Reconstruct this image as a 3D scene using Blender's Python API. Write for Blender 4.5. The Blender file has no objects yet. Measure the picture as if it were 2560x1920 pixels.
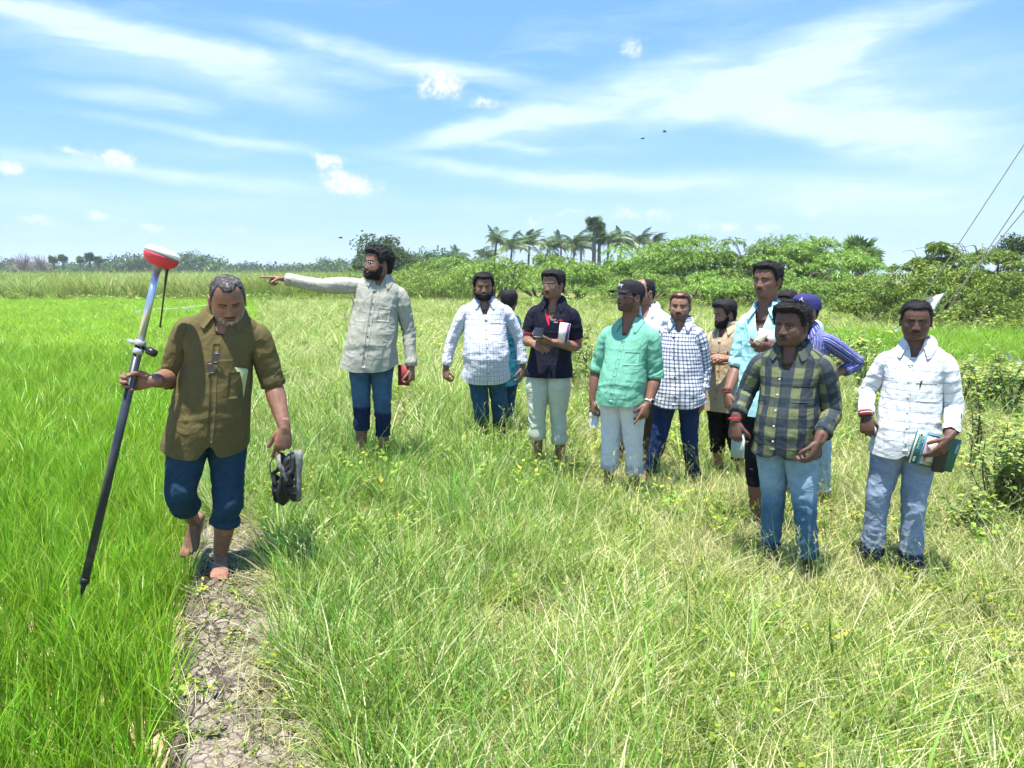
import bpy, math, random
import numpy as np
from mathutils import Vector, Matrix, Euler, Quaternion
from mathutils.bvhtree import BVHTree

random.seed(7); RNG = np.random.default_rng(7)
SC = bpy.context.scene
COL = SC.collection
R = math.radians
# ---------------------------------------------------------------- camera
FPX, HZ, CAMZ = 1850.0, 682.0, 1.70
PITCH = math.atan((960 - HZ) / FPX)
cam = bpy.data.cameras.new('camera'); camo = bpy.data.objects.new('camera', cam); COL.objects.link(camo)
cam.sensor_width = 36; cam.lens = 36 * FPX / 2560; cam.clip_start = .05; cam.clip_end = 9000
camo.location = (0, 0, CAMZ); camo.rotation_euler = (math.pi / 2 - PITCH, 0, 0)
SC.camera = camo
CP, SP = math.cos(PITCH), math.sin(PITCH)
def P(u, v, Y):
    """world point at depth y=Y seen at photo pixel (u,v)"""
    a, b = (u - 1280) / FPX, (960 - v) / FPX
    d = Vector((a, CP + b * SP, b * CP - SP))
    return Vector((0, 0, CAMZ)) + d * (Y / d.y)
def azel(u, v):
    p = P(u, v, 1.0) - Vector((0, 0, CAMZ))
    return math.degrees(math.atan2(p.x, p.y)), math.degrees(math.atan2(p.z, math.hypot(p.x, p.y)))
# ---------------------------------------------------------------- light
SUN_EL, SUN_AZ = 79, 212      # azimuth clockwise from +Y (the way the camera looks)
sl = bpy.data.lights.new('sun', 'SUN'); sl.energy = 4.9; sl.angle = R(.55); sl.color = (1, .955, .88)
so = bpy.data.objects.new('sun', sl); COL.objects.link(so)
sd = Vector((math.sin(R(SUN_AZ)) * math.cos(R(SUN_EL)), math.cos(R(SUN_AZ)) * math.cos(R(SUN_EL)), math.sin(R(SUN_EL))))
so.rotation_euler = sd.to_track_quat('Z', 'Y').to_euler()
SC.view_settings.view_transform = 'Standard'; SC.view_settings.look = 'None'
SC.view_settings.gamma = 1; SC.view_settings.use_curve_mapping = False
SC.view_settings.exposure = 1.24
W = bpy.data.worlds.new('World'); SC.world = W; W.use_nodes = True
class NT:
    def __init__(s, t): s.t = t
    def n(s, typ, ins=None, **kw):
        nd = s.t.nodes.new(typ)
        for k, v in kw.items(): setattr(nd, k, v)
        for k, v in (ins or {}).items():
            sock = nd.inputs[k]
            if isinstance(v, bpy.types.NodeSocket): s.t.links.new(v, sock)
            else: sock.default_value = v
        return nd
    def m(s, op, a, b=0.0, c=None, clamp=False):
        ins = {0: a, 1: b}
        if c is not None: ins[2] = c
        return s.n('ShaderNodeMath', ins, operation=op, use_clamp=clamp).outputs[0]
    def mix(s, f, a, b, blend='MIX'):
        nd = s.n('ShaderNodeMix', {0: f, 6: a, 7: b}, data_type='RGBA', blend_type=blend)
        return nd.outputs[2]
    def ramp(s, f, stops):
        nd = s.n('ShaderNodeValToRGB', {0: f}); cr = nd.color_ramp
        while len(cr.elements) < len(stops): cr.elements.new(.5)
        for e, (p, c) in zip(cr.elements, stops): e.position = p; e.color = c if len(c) == 4 else (*c, 1)
        return nd.outputs[0]
    def noise(s, vec, scale, detail=4, rough=.55, dist=0.0):
        return s.n('ShaderNodeTexNoise', {'Vector': vec, 'Scale': scale, 'Detail': detail, 'Roughness': rough, 'Distortion': dist}).outputs[0]
def build_world():
    t = NT(W.node_tree); W.node_tree.nodes.clear()
    sky = t.n('ShaderNodeTexSky'); sky.sky_type = 'NISHITA'; sky.sun_disc = False
    sky.sun_elevation = R(SUN_EL); sky.sun_rotation = R(SUN_AZ); sky.air_density = 1.0; sky.dust_density = .4; sky.ozone_density = 1.6
    g = t.n('ShaderNodeTexCoord').outputs['Generated']
    sx = t.n('ShaderNodeSeparateXYZ', {0: g})
    az = t.m('MULTIPLY', t.m('ARCTAN2', sx.outputs[0], sx.outputs[1]), 57.2958)
    el = t.m('MULTIPLY', t.m('ARCSINE', sx.outputs[2]), 57.2958)
    raw = t.n('ShaderNodeCombineXYZ', {0: az, 1: el}).outputs[0]
    # wind warp of the cloud edges
    wn = t.n('ShaderNodeTexNoise', {'Vector': t.n('ShaderNodeMapping', {0: raw, 3: (.05, .12, 1)}).outputs[0], 'Scale': 1.6, 'Detail': 6, 'Roughness': .6}).outputs[1]
    wv = t.n('ShaderNodeVectorMath', {0: wn, 1: (.5, .5, .5)}, operation='SUBTRACT').outputs[0]
    wv = t.n('ShaderNodeVectorMath', {0: wv, 1: (5.5, 2.2, 0)}, operation='MULTIPLY').outputs[0]
    co = t.n('ShaderNodeVectorMath', {0: raw, 1: wv}, operation='ADD').outputs[0]
    k = 2560 / 2212
    def blob(c, u, v, L, Wd, ang, soft=True):
        a, e = azel(u * k, v * k)
        dpp = math.degrees(1 / FPX) * k
        mp = t.n('ShaderNodeMapping', {0: c, 1: (a, e, 0), 2: (0, 0, R(ang)), 3: (L * dpp, Wd * dpp, 1)}, vector_type='TEXTURE').outputs[0]
        d = t.n('ShaderNodeVectorMath', {0: mp}, operation='LENGTH').outputs[1]
        return t.n('ShaderNodeMapRange', {0: d, 1: 0.0 if soft else .45, 2: 1.0, 3: 1.0, 4: 0.0}, interpolation_type='SMOOTHSTEP').outputs[0]
    def tot(lst):
        o = None
        for amp, b in lst:
            b = t.m('MULTIPLY', b, amp)
            o = b if o is None else t.m('ADD', o, b)
        return o
    streaks = [(.9, blob(co, 330, 75, 560, 42, -6)), (.85, blob(co, 900, 135, 420, 36, -9)), (.5, blob(co, 300, 120, 420, 70, -10)),
               (.75, blob(co, 560, 170, 260, 50, -12)), (.75, blob(co, 290, 208, 190, 24, -4)),
               (1.0, blob(co, 1050, 275, 260, 32, 12)), (1.1, blob(co, 1300, 208, 330, 60, 15)), (.8, blob(co, 1720, 135, 420, 62, 17)), (.38, blob(co, 1500, 190, 600, 120, 12)),
               (1.0, blob(co, 1700, 230, 420, 70, -8)), (.85, blob(co, 1980, 300, 330, 66, -12)), (.4, blob(co, 1950, 180, 420, 130, -5)),
               (.8, blob(co, 330, 378, 520, 22, -4)), (.7, blob(co, 1080, 372, 420, 26, -7)), (.75, blob(co, 1500, 398, 620, 42, -2)), (.5, blob(co, 2000, 420, 420, 50, 0)),
               (.45, blob(co, 480, 300, 330, 20, -8)), (.35, blob(co, 1650, 460, 900, 60, -1)), (.45, blob(co, 1120, 318, 130, 14, -10)), (.3, blob(co, 520, 440, 600, 34, 0))]
    fib = t.noise(t.n('ShaderNodeMapping', {0: co, 2: (0, 0, R(6)), 3: (.045, .28, 1)}).outputs[0], 1.5, 7, .62, .4)
    fine = t.noise(t.n('ShaderNodeMapping', {0: co, 3: (.35, .8, 1)}).outputs[0], 1.4, 6, .6)
    fibm = t.n('ShaderNodeMapRange', {0: fib, 1: .30, 2: .62, 3: .45, 4: 1.35}).outputs[0]
    finem = t.n('ShaderNodeMapRange', {0: fine, 1: .3, 2: .7, 3: .8, 4: 1.15}).outputs[0]
    st = t.m('MULTIPLY', t.m('MULTIPLY', tot(streaks), fibm), finem)
    # elsewhere the same thin cirrus goes on all round the sky
    amb = t.m('MULTIPLY', t.n('ShaderNodeMapRange', {0: fib, 1: .5, 2: .75, 3: 0, 4: 1}).outputs[0], .35)
    st = t.m('ADD', st, amb)
    pw = t.n('ShaderNodeVectorMath', {0: t.n('ShaderNodeTexNoise', {'Vector': raw, 'Scale': .8, 'Detail': 5, 'Roughness': .6}).outputs[1], 1: (.5, .5, .5)}, operation='SUBTRACT').outputs[0]
    pc = t.n('ShaderNodeVectorMath', {0: raw, 1: t.n('ShaderNodeVectorMath', {0: pw, 1: (3.2, 1.5, 0)}, operation='MULTIPLY').outputs[0]}, operation='ADD').outputs[0]
    puffs = []
    for (u, v, a, b, amp) in [(955, 180, 62, 44, 1), (1050, 225, 45, 16, .6), (250, 343, 50, 22, 1.1), (755, 397, 78, 34, 1.3), (706, 350, 42, 22, 1.1), (18, 362, 34, 18, .9), (160, 326, 40, 16, .5),
                              (220, 470, 34, 12, .8), (318, 491, 28, 11, .8), (85, 476, 55, 15, .6), (510, 492, 22, 8, .5), (1155, 476, 24, 12, .6), (1350, 462, 40, 18, .55), (1418, 464, 34, 14, .5), (1225, 458, 50, 8, .5),
                              (1757, 456, 46, 24, .55), (1575, 491, 36, 12, .8), (1655, 492, 24, 11, .7), (1660, 245, 95, 36, .35), (1375, 104, 34, 26, .45), (830, 513, 45, 10, .5), (1520, 482, 44, 10, .35)]:
        puffs.append((amp, blob(pc, u, v, a * .98, b * 1.0, -8 if u < 900 else 0)))
    pf = t.m('MULTIPLY', t.m('MULTIPLY', tot(puffs), 1.9), t.n('ShaderNodeMapRange', {0: t.noise(raw, 2.6, 5, .6), 1: .38, 2: .62, 3: .35, 4: 1.1}).outputs[0])
    hz = t.n('ShaderNodeMapRange', {0: el, 1: -2.0, 2: 13.0, 3: .34, 4: 0.0}, interpolation_type='SMOOTHERSTEP').outputs[0]
    tint = t.mix(t.n('ShaderNodeMapRange', {0: el, 1: 0.0, 2: 30.0}).outputs[0], (.86, 1.10, 1.42, 1), (.85, 1.26, 1.85, 1))
    base = t.n('ShaderNodeMix', {0: 1.0, 6: sky.outputs[0], 7: tint}, data_type='RGBA', blend_type='MULTIPLY').outputs[2]
    base = t.mix(.40, base, (1.45, 4.1, 8.9, 1)); c1 = t.mix(hz, base, (4.2, 5.6, 6.9, 1))
    c2 = t.mix(t.m('MULTIPLY', st, .92, clamp=True), c1, (5.7, 7.2, 7.7, 1))
    c3 = t.mix(t.m('MULTIPLY', pf, .9, clamp=True), c2, (7.0, 7.3, 7.6, 1))
    bg = t.n('ShaderNodeBackground', {0: c3, 1: .064})
    out = t.n('ShaderNodeOutputWorld'); W.node_tree.links.new(bg.outputs[0], out.inputs[0])
build_world()
# ---------------------------------------------------------------- helpers
def tag(o, label=None, cat=None, group=None, kind=None):
    if label: o['label'] = label
    if cat: o['category'] = cat
    if group: o['group'] = group
    if kind: o['kind'] = kind
    return o
def empty(name, loc, label=None, cat=None, group=None, rz=0):
    o = bpy.data.objects.new(name, None); COL.objects.link(o); o.location = loc; o.rotation_euler = (0, 0, rz)
    o.empty_display_size = .1
    return tag(o, label, cat, group)
def mk(name, verts, faces, mat=None, parent=None, smooth=True, attrs=None, link=True):
    me = bpy.data.meshes.new(name)
    verts = np.asarray(verts, dtype=np.float32)
    me.vertices.add(len(verts)); me.vertices.foreach_set('co', verts.ravel())
    if isinstance(faces, np.ndarray):
        k = faces.shape[1]; nf = len(faces)
        me.loops.add(nf * k); me.loops.foreach_set('vertex_index', faces.ravel().astype(np.int32))
        me.polygons.add(nf); me.polygons.foreach_set('loop_start', np.arange(0, nf * k, k, dtype=np.int32))
    else:
        tot = [len(f) for f in faces]
        me.loops.add(sum(tot)); me.loops.foreach_set('vertex_index', np.fromiter((i for f in faces for i in f), dtype=np.int32))
        me.polygons.add(len(faces)); me.polygons.foreach_set('loop_start', np.concatenate([[0], np.cumsum(tot)[:-1]]).astype(np.int32))
    me.update(calc_edges=True)
    if smooth: me.polygons.foreach_set('use_smooth', np.ones(len(me.polygons), dtype=bool))
    for k, (ty, arr) in (attrs or {}).items():
        at = me.attributes.new(k, ty, 'POINT')
        at.data.foreach_set('vector' if ty == 'FLOAT_VECTOR' else 'value', np.asarray(arr, dtype=np.int32 if ty == 'INT' else np.float32).ravel())
    if mat: me.materials.append(mat)
    o = bpy.data.objects.new(name, me)
    if link: COL.objects.link(o)
    if parent is not None: o.parent = parent; o.location = -Vector(parent.location) if parent.type == 'EMPTY' else (0, 0, 0)
    return o
def join(parts):
    """parts: list of (verts, faces[list]) -> one"""
    V, F, n = [], [], 0
    for v, f in parts:
        v = np.asarray(v, dtype=float).reshape(-1, 3); V.append(v)
        F += [tuple(int(i) + n for i in q) for q in f]; n += len(v)
    return np.concatenate(V), F
def gridf(r, c, wrap=False, flip=False):
    i = np.arange(r - 1)[:, None]; j = np.arange(c if wrap else c - 1)[None]
    j2 = (j + 1) % c
    a = i * c + j; b = i * c + j2; d = (i + 1) * c + j2; e = (i + 1) * c + j
    q = np.stack([a, b, d, e], -1).reshape(-1, 4)
    return q[:, ::-1].copy() if flip else q
def loft(rings, caps=True):
    rings = np.asarray(rings); r, c = rings.shape[:2]
    V = rings.reshape(-1, 3); F = [tuple(q) for q in gridf(r, c, True)]
    if caps:
        V = np.concatenate([V, [rings[0].mean(0)], [rings[-1].mean(0)]]); n = r * c
        F += [(n, (j + 1) % c, j) for j in range(c)]
        F += [(n + 1, (r - 1) * c + j, (r - 1) * c + (j + 1) % c) for j in range(c)]
    return V, F
def frames(pts, up=None):
    pts = np.asarray(pts, float); T = np.gradient(pts, axis=0); T /= np.linalg.norm(T, axis=1)[:, None] + 1e-9
    u = np.array(up if up is not None else ([0, 0, 1] if abs(T[0][2]) < .9 else [1, 0, 0]), float)
    A = []
    for t in T:
        u = u - t * np.dot(u, t); u /= np.linalg.norm(u) + 1e-9; A.append(u)
    A = np.array(A); return T, A, np.cross(T, A)
def tube(pts, ra, n=10, rb=None, up=None, caps=True):
    pts = np.asarray([tuple(p) for p in pts], float)
    ra = np.broadcast_to(np.asarray(ra, float), (len(pts),)); rb = ra if rb is None else np.broadcast_to(np.asarray(rb, float), (len(pts),))
    T, A, B = frames(pts, up); th = np.linspace(0, 2 * math.pi, n, endpoint=False)
    rings = pts[:, None] + A[:, None] * (np.cos(th)[None, :, None] * ra[:, None, None]) + B[:, None] * (np.sin(th)[None, :, None] * rb[:, None, None])
    return loft(rings, caps)
def resample(pts, n):
    pts = np.asarray([tuple(p) for p in pts], float)
    t = np.arange(len(pts)); s = np.linspace(0, len(pts) - 1, n)
    return np.stack([hint(s, t, pts[:, k]) for k in range(3)], 1)
def hint(x, xp, fp):
    """smooth monotone-ish cubic interpolation"""
    xp = np.asarray(xp, float); fp = np.asarray(fp, float); x = np.clip(x, xp[0], xp[-1])
    d = np.diff(fp) / np.diff(xp); m = np.empty_like(fp); m[0] = d[0]; m[-1] = d[-1]
    m[1:-1] = np.where(d[1:] * d[:-1] > 0, (d[1:] + d[:-1]) / 2, 0)
    i = np.clip(np.searchsorted(xp, x) - 1, 0, len(xp) - 2); h = xp[i + 1] - xp[i]; t = (x - xp[i]) / h
    return ((2 * t**3 - 3 * t**2 + 1) * fp[i] + (t**3 - 2 * t**2 + t) * h * m[i] + (-2 * t**3 + 3 * t**2) * fp[i + 1] + (t**3 - t**2) * h * m[i + 1])
def box(c, s, rot=None):
    c = np.array(c, float); s = np.array(s, float) / 2
    v = np.array([[x, y, z] for x in (-1, 1) for y in (-1, 1) for z in (-1, 1)], float) * s
    if rot is not None: v = v @ np.array(rot.to_3x3() if hasattr(rot, 'to_3x3') else rot).T
    return v + c, [(0, 1, 3, 2), (4, 6, 7, 5), (0, 4, 5, 1), (2, 3, 7, 6), (0, 2, 6, 4), (1, 5, 7, 3)]
def hash3(i, j, k, seed=0):
    h = (i.astype(np.int64) * 374761393 + j.astype(np.int64) * 668265263 + k.astype(np.int64) * 2147483647 + seed * 974711) & 0xFFFFFFFF
    h = ((h ^ (h >> 13)) * 1274126177) & 0xFFFFFFFF; h = (h ^ (h >> 16)) & 0xFFFFFFFF
    return h / 4294967295.0
def vnoise(p, seed=0):
    p = np.asarray(p, float); i = np.floor(p).astype(np.int64); f = p - i; f = f * f * (3 - 2 * f); r = 0
    for a in (0, 1):
        for b in (0, 1):
            for c in (0, 1):
                w = (f[..., 0] if a else 1 - f[..., 0]) * (f[..., 1] if b else 1 - f[..., 1]) * (f[..., 2] if c else 1 - f[..., 2])
                r = r + w * hash3(i[..., 0] + a, i[..., 1] + b, i[..., 2] + c, seed)
    return r * 2 - 1
def fbm(p, o=3, seed=0):
    r, a = 0, 1
    for k in range(o): r = r + a * vnoise(np.asarray(p) * (2 ** k), seed + k); a *= .5
    return r / 1.75
# ---------------------------------------------------------------- materials
def mat(name, col, rough=.6, spec=.3, metal=0.0, build=None, bump=None, trans=0.0, sub=0.0, emis=None):
    m = bpy.data.materials.new(name); m.use_nodes = True; t = NT(m.node_tree)
    b = m.node_tree.nodes['Principled BSDF']
    b.inputs['Roughness'].default_value = rough; b.inputs['Specular IOR Level'].default_value = spec; b.inputs['Metallic'].default_value = metal
    if sub: b.inputs['Subsurface Weight'].default_value = sub; b.inputs['Subsurface Radius'].default_value = (.012, .005, .003); b.inputs['Subsurface Scale'].default_value = 1.0
    c = build(t) if build else col
    if isinstance(c, bpy.types.NodeSocket): m.node_tree.links.new(c, b.inputs['Base Color'])
    else: b.inputs['Base Color'].default_value = (*c[:3], 1)
    if bump:
        h, dist, stre = bump(t)
        bn = t.n('ShaderNodeBump', {'Height': h, 'Distance': dist, 'Strength': stre}); m.node_tree.links.new(bn.outputs[0], b.inputs['Normal'])
    if trans:
        tr = t.n('ShaderNodeBsdfTranslucent'); 
        if isinstance(c, bpy.types.NodeSocket): m.node_tree.links.new(c, tr.inputs[0])
        else: tr.inputs[0].default_value = (*c[:3], 1)
        mx = t.n('ShaderNodeMixShader', {0: trans}); out = m.node_tree.nodes['Material Output']
        m.node_tree.links.new(b.outputs[0], mx.inputs[1]); m.node_tree.links.new(tr.outputs[0], mx.inputs[2]); m.node_tree.links.new(mx.outputs[0], out.inputs[0])
    return m
def ocoord(t): return t.n('ShaderNodeTexCoord').outputs['Object']
def attr(t, name, out=0, typ='GEOMETRY'): return t.n('ShaderNodeAttribute', attribute_name=name, attribute_type=typ).outputs[out]
def leafmat(name, stops, rough=.5, trans=.35, hue=.06, tipc=None, patch=None, vary=1.0):
    """stops: colours picked per blade (attribute tint); every instance varies a little"""
    def b(t):
        rnd = t.m('ADD', .5, t.m('MULTIPLY', t.m('SUBTRACT', t.n('ShaderNodeObjectInfo').outputs['Random'], .5), vary))
        ti = t.m('ADD', attr(t, 'tint', 2), t.m('MULTIPLY', t.m('SUBTRACT', rnd, .5), .35), clamp=True)
        if patch:
            pos = t.n('ShaderNodeNewGeometry').outputs['Position']
            pn = t.noise(pos, patch[0], 3, .5); ti = t.m('ADD', ti, t.m('MULTIPLY', t.m('SUBTRACT', pn, .5), patch[1]), clamp=True)
        c = t.ramp(ti, stops)
        hsv = t.n('ShaderNodeHueSaturation', {'Hue': t.m('ADD', .5, t.m('MULTIPLY', t.m('SUBTRACT', rnd, .5), hue)), 'Saturation': 1.0, 'Value': t.m('ADD', .8, t.m('MULTIPLY', rnd, .4)), 'Color': c})
        return hsv.outputs[0]
    return mat(name, None, rough, .35, build=b, trans=trans)
# ---------------------------------------------------------------- ground shape
BX = [(-60, 12), (0, -.20), (2.2, -1.05), (3.6, -1.60), (5.3, -2.2), (10, -3.9), (27, -9.3), (47, -16.0), (60, -20)]
def xb(y): return np.interp(y, [b[0] for b in BX], [b[1] for b in BX])     # edge between the paddy and the earth bund
def sstep(a, b, x): t = np.clip((x - a) / (b - a), 0, 1); return t * t * (3 - 2 * t)
def gz(x, y):
    x = np.asarray(x, float); y = np.asarray(y, float)
    dry = np.clip(-.075 * x, -.17, .11) * (1 - sstep(9, 22, y)) - .1 * sstep(9, 22, y)
    dry = dry + .03 * fbm(np.stack([x * .7, y * .7, x * 0], -1), 2, 3) + .012 * fbm(np.stack([x * 3, y * 3, x * 0], -1), 2, 5)
    e = x - xb(y)
    pad = -.15 + .012 * vnoise(np.stack([x * 4, y * 4, x * 0], -1), 9)
    w = sstep(-.16, .02, e) * (1 - sstep(46, 48, y)) + sstep(46, 48, y)
    z = pad * (1 - w) + dry * w
    return z
def line(a, b, d0, g):
    out = [0.0]; s = d0
    while out[-1] < b: out.append(out[-1] + s); s = d0 if out[-1] < 9 else s * g
    neg = [0.0]; s = d0
    while neg[-1] > a: neg.append(neg[-1] - s); s = d0 if neg[-1] > -7 else s * g
    return np.array(sorted(set(neg + out)))
def build_ground():
    xs = line(-4000, 4000, .07, 1.12); ys = line(-60, 6000, .07, 1.09)
    X, Y = np.meshgrid(xs, ys); Z = gz(X, Y)
    V = np.stack([X, Y, Z], -1).reshape(-1, 3)
    pad = ((X < xb(Y) - .05) & (Y < 47)).astype(float).ravel()
    def c(t):
        pos = t.n('ShaderNodeNewGeometry').outputs['Position']
        n1 = t.noise(pos, 1.3, 5, .6); n2 = t.noise(pos, 14, 5, .6); n3 = t.noise(pos, .07, 4, .6)
        mud = t.ramp(n2, [(.3, (.34, .25, .13)), (.6, (.55, .43, .25)), (.8, (.66, .55, .36))])
        dry = t.ramp(n2, [(.25, (.07, .055, .02)), (.5, (.20, .17, .07)), (.75, (.36, .31, .15))])
        grn = t.ramp(n2, [(.25, (.04, .06, .01)), (.5, (.13, .18, .04)), (.75, (.25, .28, .08))])
        a = t.mix(t.n('ShaderNodeMapRange', {0: t.m('ADD', t.m('MULTIPLY', n1, .6), t.m('MULTIPLY', n3, .5)), 1: .45, 2: .65}).outputs[0], dry, grn)
        return t.mix(attr(t, 'pad', 2), a, mud)
    m = mat('ground_soil', None, .95, .1, build=c, bump=lambda t: (t.noise(t.n('ShaderNodeNewGeometry').outputs['Position'], 30, 6, .65), .02, .8))
    o = mk('ground', V, gridf(len(ys), len(xs)), m, attrs={'pad': ('FLOAT', pad)}); tag(o, kind='structure')
    return o
def build_path():
    ys = np.arange(1.2, 6.4, .0065); us = np.arange(-.48, .50, .0072)
    U, Y = np.meshgrid(us, ys); n0 = vnoise(np.stack([Y * 1.7, Y * 0, Y * 0], -1), 31)
    cx = xb(Y) + .165 + .035 * (1 - sstep(2.0, 3.2, Y)) + .03 * n0; X = cx + U
    half = (.285 + .05 * (1 - sstep(2.0, 3.2, Y)) + .03 * vnoise(np.stack([Y * 2.3, Y * 0 + 5, Y * 0], -1), 33) + .03 * fbm(np.stack([X * 9, Y * 9, X * 0], -1), 2, 8)) * (1 - .45 * sstep(4.0, 6.0, Y))
    p = np.stack([X + .02 * vnoise(np.stack([X * 25, Y * 25, X * 0], -1), 3), Y + .02 * vnoise(np.stack([X * 25, Y * 25, X * 0], -1), 4)], -1)
    def vor(q, cs, seed):
        c = q / cs + .35 * np.stack([vnoise(np.stack([q[..., 0] * 14, q[..., 1] * 14, q[..., 0] * 0], -1), seed + 50), vnoise(np.stack([q[..., 0] * 14, q[..., 1] * 14, q[..., 0] * 0], -1), seed + 51)], -1); ic = np.floor(c).astype(np.int64); f1 = np.full(q.shape[:-1], 9.0); f2 = f1.copy(); idv = f1 * 0
        for a in (-1, 0, 1):
            for b in (-1, 0, 1):
                i, j = ic[..., 0] + a, ic[..., 1] + b
                fx = i + .15 + .7 * hash3(i, j, i * 0, seed); fy = j + .15 + .7 * hash3(i, j, i * 0 + 1, seed)
                d = np.hypot(c[..., 0] - fx, c[..., 1] - fy)
                n = d < f1; f2 = np.where(n, f1, np.minimum(f2, d)); idv = np.where(n, hash3(i, j, i * 0 + 2, seed), idv); f1 = np.where(n, d, f1)
        return f1, f2, idv
    f1, f2, idv = vor(p, .060, 3); g1, g2, _ = vor(p, .15, 8)
    crack = 1 - sstep(.03, .17, f2 - f1); big = 1 - sstep(.015, .075, g2 - g1)
    rough = sstep(.0, .5, fbm(np.stack([X * 3.2, Y * 3.2, X * 0], -1), 2, 77) + .05)      # crumbly parts without plates
    rough = np.clip(rough + sstep(.6, 1.0, np.abs(U) / half), 0, 1)
    z = gz(X, Y) + .016 + .010 * (1 - (U / half) ** 2).clip(-2, 1) + .02 * fbm(np.stack([X * 4, Y * 4, X * 0], -1), 3, 6)
    z = z - .002 * crack * (1 - .5 * rough) - .006 * big + .004 * idv * (1 - rough) + .030 * rough * fbm(np.stack([X * 38, Y * 38, X * 0], -1), 3, 17)
    z = z - .10 * sstep(.95, 1.45, np.abs(U) / half) - .05 * sstep(5.6, 6.3, Y)
    V = np.stack([X, Y, z], -1).reshape(-1, 3)
    def c(t):
        pos = t.n('ShaderNodeNewGeometry').outputs['Position']
        n = t.noise(pos, 22, 6, .65); n2 = t.noise(pos, 4.5, 3, .5)
        pale = t.ramp(n, [(.3, (.15, .12, .092)), (.55, (.27, .225, .178)), (.75, (.38, .33, .27))])
        brn = t.ramp(n, [(.3, (.05, .033, .025)), (.55, (.12, .085, .066)), (.75, (.23, .175, .135))])
        b = t.mix(t.m('MULTIPLY', attr(t, 'rough', 2), t.n('ShaderNodeMapRange', {0: n2, 1: .35, 2: .6}).outputs[0]), pale, brn)
        v = voro(t, pos); e = t.n('ShaderNodeMapRange', {0: v, 1: .02, 2: .075, 3: .92, 4: 0}).outputs[0]; e = t.m('MULTIPLY', e, t.n('ShaderNodeMapRange', {0: n2, 1: .36, 2: .50, 3: .25, 4: 1}).outputs[0])
        return t.mix(t.m('MAXIMUM', e, t.m('MULTIPLY', attr(t, 'crk', 2), .35)), b, (.035, .026, .02, 1))
    def voro(t, pos):
        wn = t.n('ShaderNodeTexNoise', {'Vector': pos, 'Scale': 30, 'Detail': 3}).outputs[1]; q = t.n('ShaderNodeVectorMath', {0: pos, 1: t.n('ShaderNodeVectorMath', {0: wn, 1: (.022, .022, .022)}, operation='MULTIPLY').outputs[0]}, operation='ADD').outputs[0]
        q = t.n('ShaderNodeVectorMath', {0: q, 1: (1, 1, 0)}, operation='MULTIPLY').outputs[0]
        a = t.n('ShaderNodeTexVoronoi', {'Vector': q, 'Scale': 21}, feature='DISTANCE_TO_EDGE').outputs['Distance']; c2 = t.n('ShaderNodeTexVoronoi', {'Vector': q, 'Scale': 8}, feature='DISTANCE_TO_EDGE').outputs['Distance']; return t.m('MINIMUM', a, t.m('MULTIPLY', c2, 1.1))
    m = mat('cracked_earth', None, .95, .1, build=c, bump=lambda t: (t.m('ADD', t.m('MULTIPLY', t.noise(t.n('ShaderNodeNewGeometry').outputs['Position'], 90, 5, .7), .45), t.m('MULTIPLY', t.m('MINIMUM', voro(t, t.n('ShaderNodeNewGeometry').outputs['Position']), .07), 16)), .010, .8))
    o = mk('path', V, gridf(len(ys), len(us)), m, attrs={'rough': ('FLOAT', rough.ravel()), 'crk': ('FLOAT', (np.maximum(crack * .95 * (1 - .35 * rough), big * .9)).clip(0, 1).ravel())})
    tag(o, kind='structure')
# ---------------------------------------------------------------- scattering
HID = bpy.data.collections.new('sources')          # never linked to the scene: only holds what gets instanced
def source(colname, objs):
    c = bpy.data.collections.new(colname)
    for i, o in enumerate(objs):
        o.name = '%s_%02d' % (colname, i); c.objects.link(o)
    return c
def scatter_group(name, coll):
    ng = bpy.data.node_groups.new(name, 'GeometryNodeTree')
    ng.interface.new_socket('Geometry', in_out='INPUT', socket_type='NodeSocketGeometry')
    ng.interface.new_socket('Geometry', in_out='OUTPUT', socket_type='NodeSocketGeometry')
    N, Lk = ng.nodes, ng.links
    gi, go = N.new('NodeGroupInput'), N.new('NodeGroupOutput')
    ci = N.new('GeometryNodeCollectionInfo'); ci.inputs['Collection'].default_value = coll
    ci.inputs['Separate Children'].default_value = True; ci.inputs['Reset Children'].default_value = True
    ip = N.new('GeometryNodeInstanceOnPoints'); ip.inputs['Pick Instance'].default_value = True
    def na(nm, ty):
        a = N.new('GeometryNodeInputNamedAttribute'); a.data_type = ty; a.inputs['Name'].default_value = nm; return a.outputs['Attribute']
    Lk.new(gi.outputs[0], ip.inputs['Points']); Lk.new(ci.outputs[0], ip.inputs['Instance'])
    Lk.new(na('vid', 'INT'), ip.inputs['Instance Index'])
    e2r = N.new('FunctionNodeEulerToRotation'); Lk.new(na('rot', 'FLOAT_VECTOR'), e2r.inputs[0]); Lk.new(e2r.outputs[0], ip.inputs['Rotation'])
    Lk.new(na('scl', 'FLOAT_VECTOR'), ip.inputs['Scale']); Lk.new(ip.outputs[0], go.inputs[0])
    return ng
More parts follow.
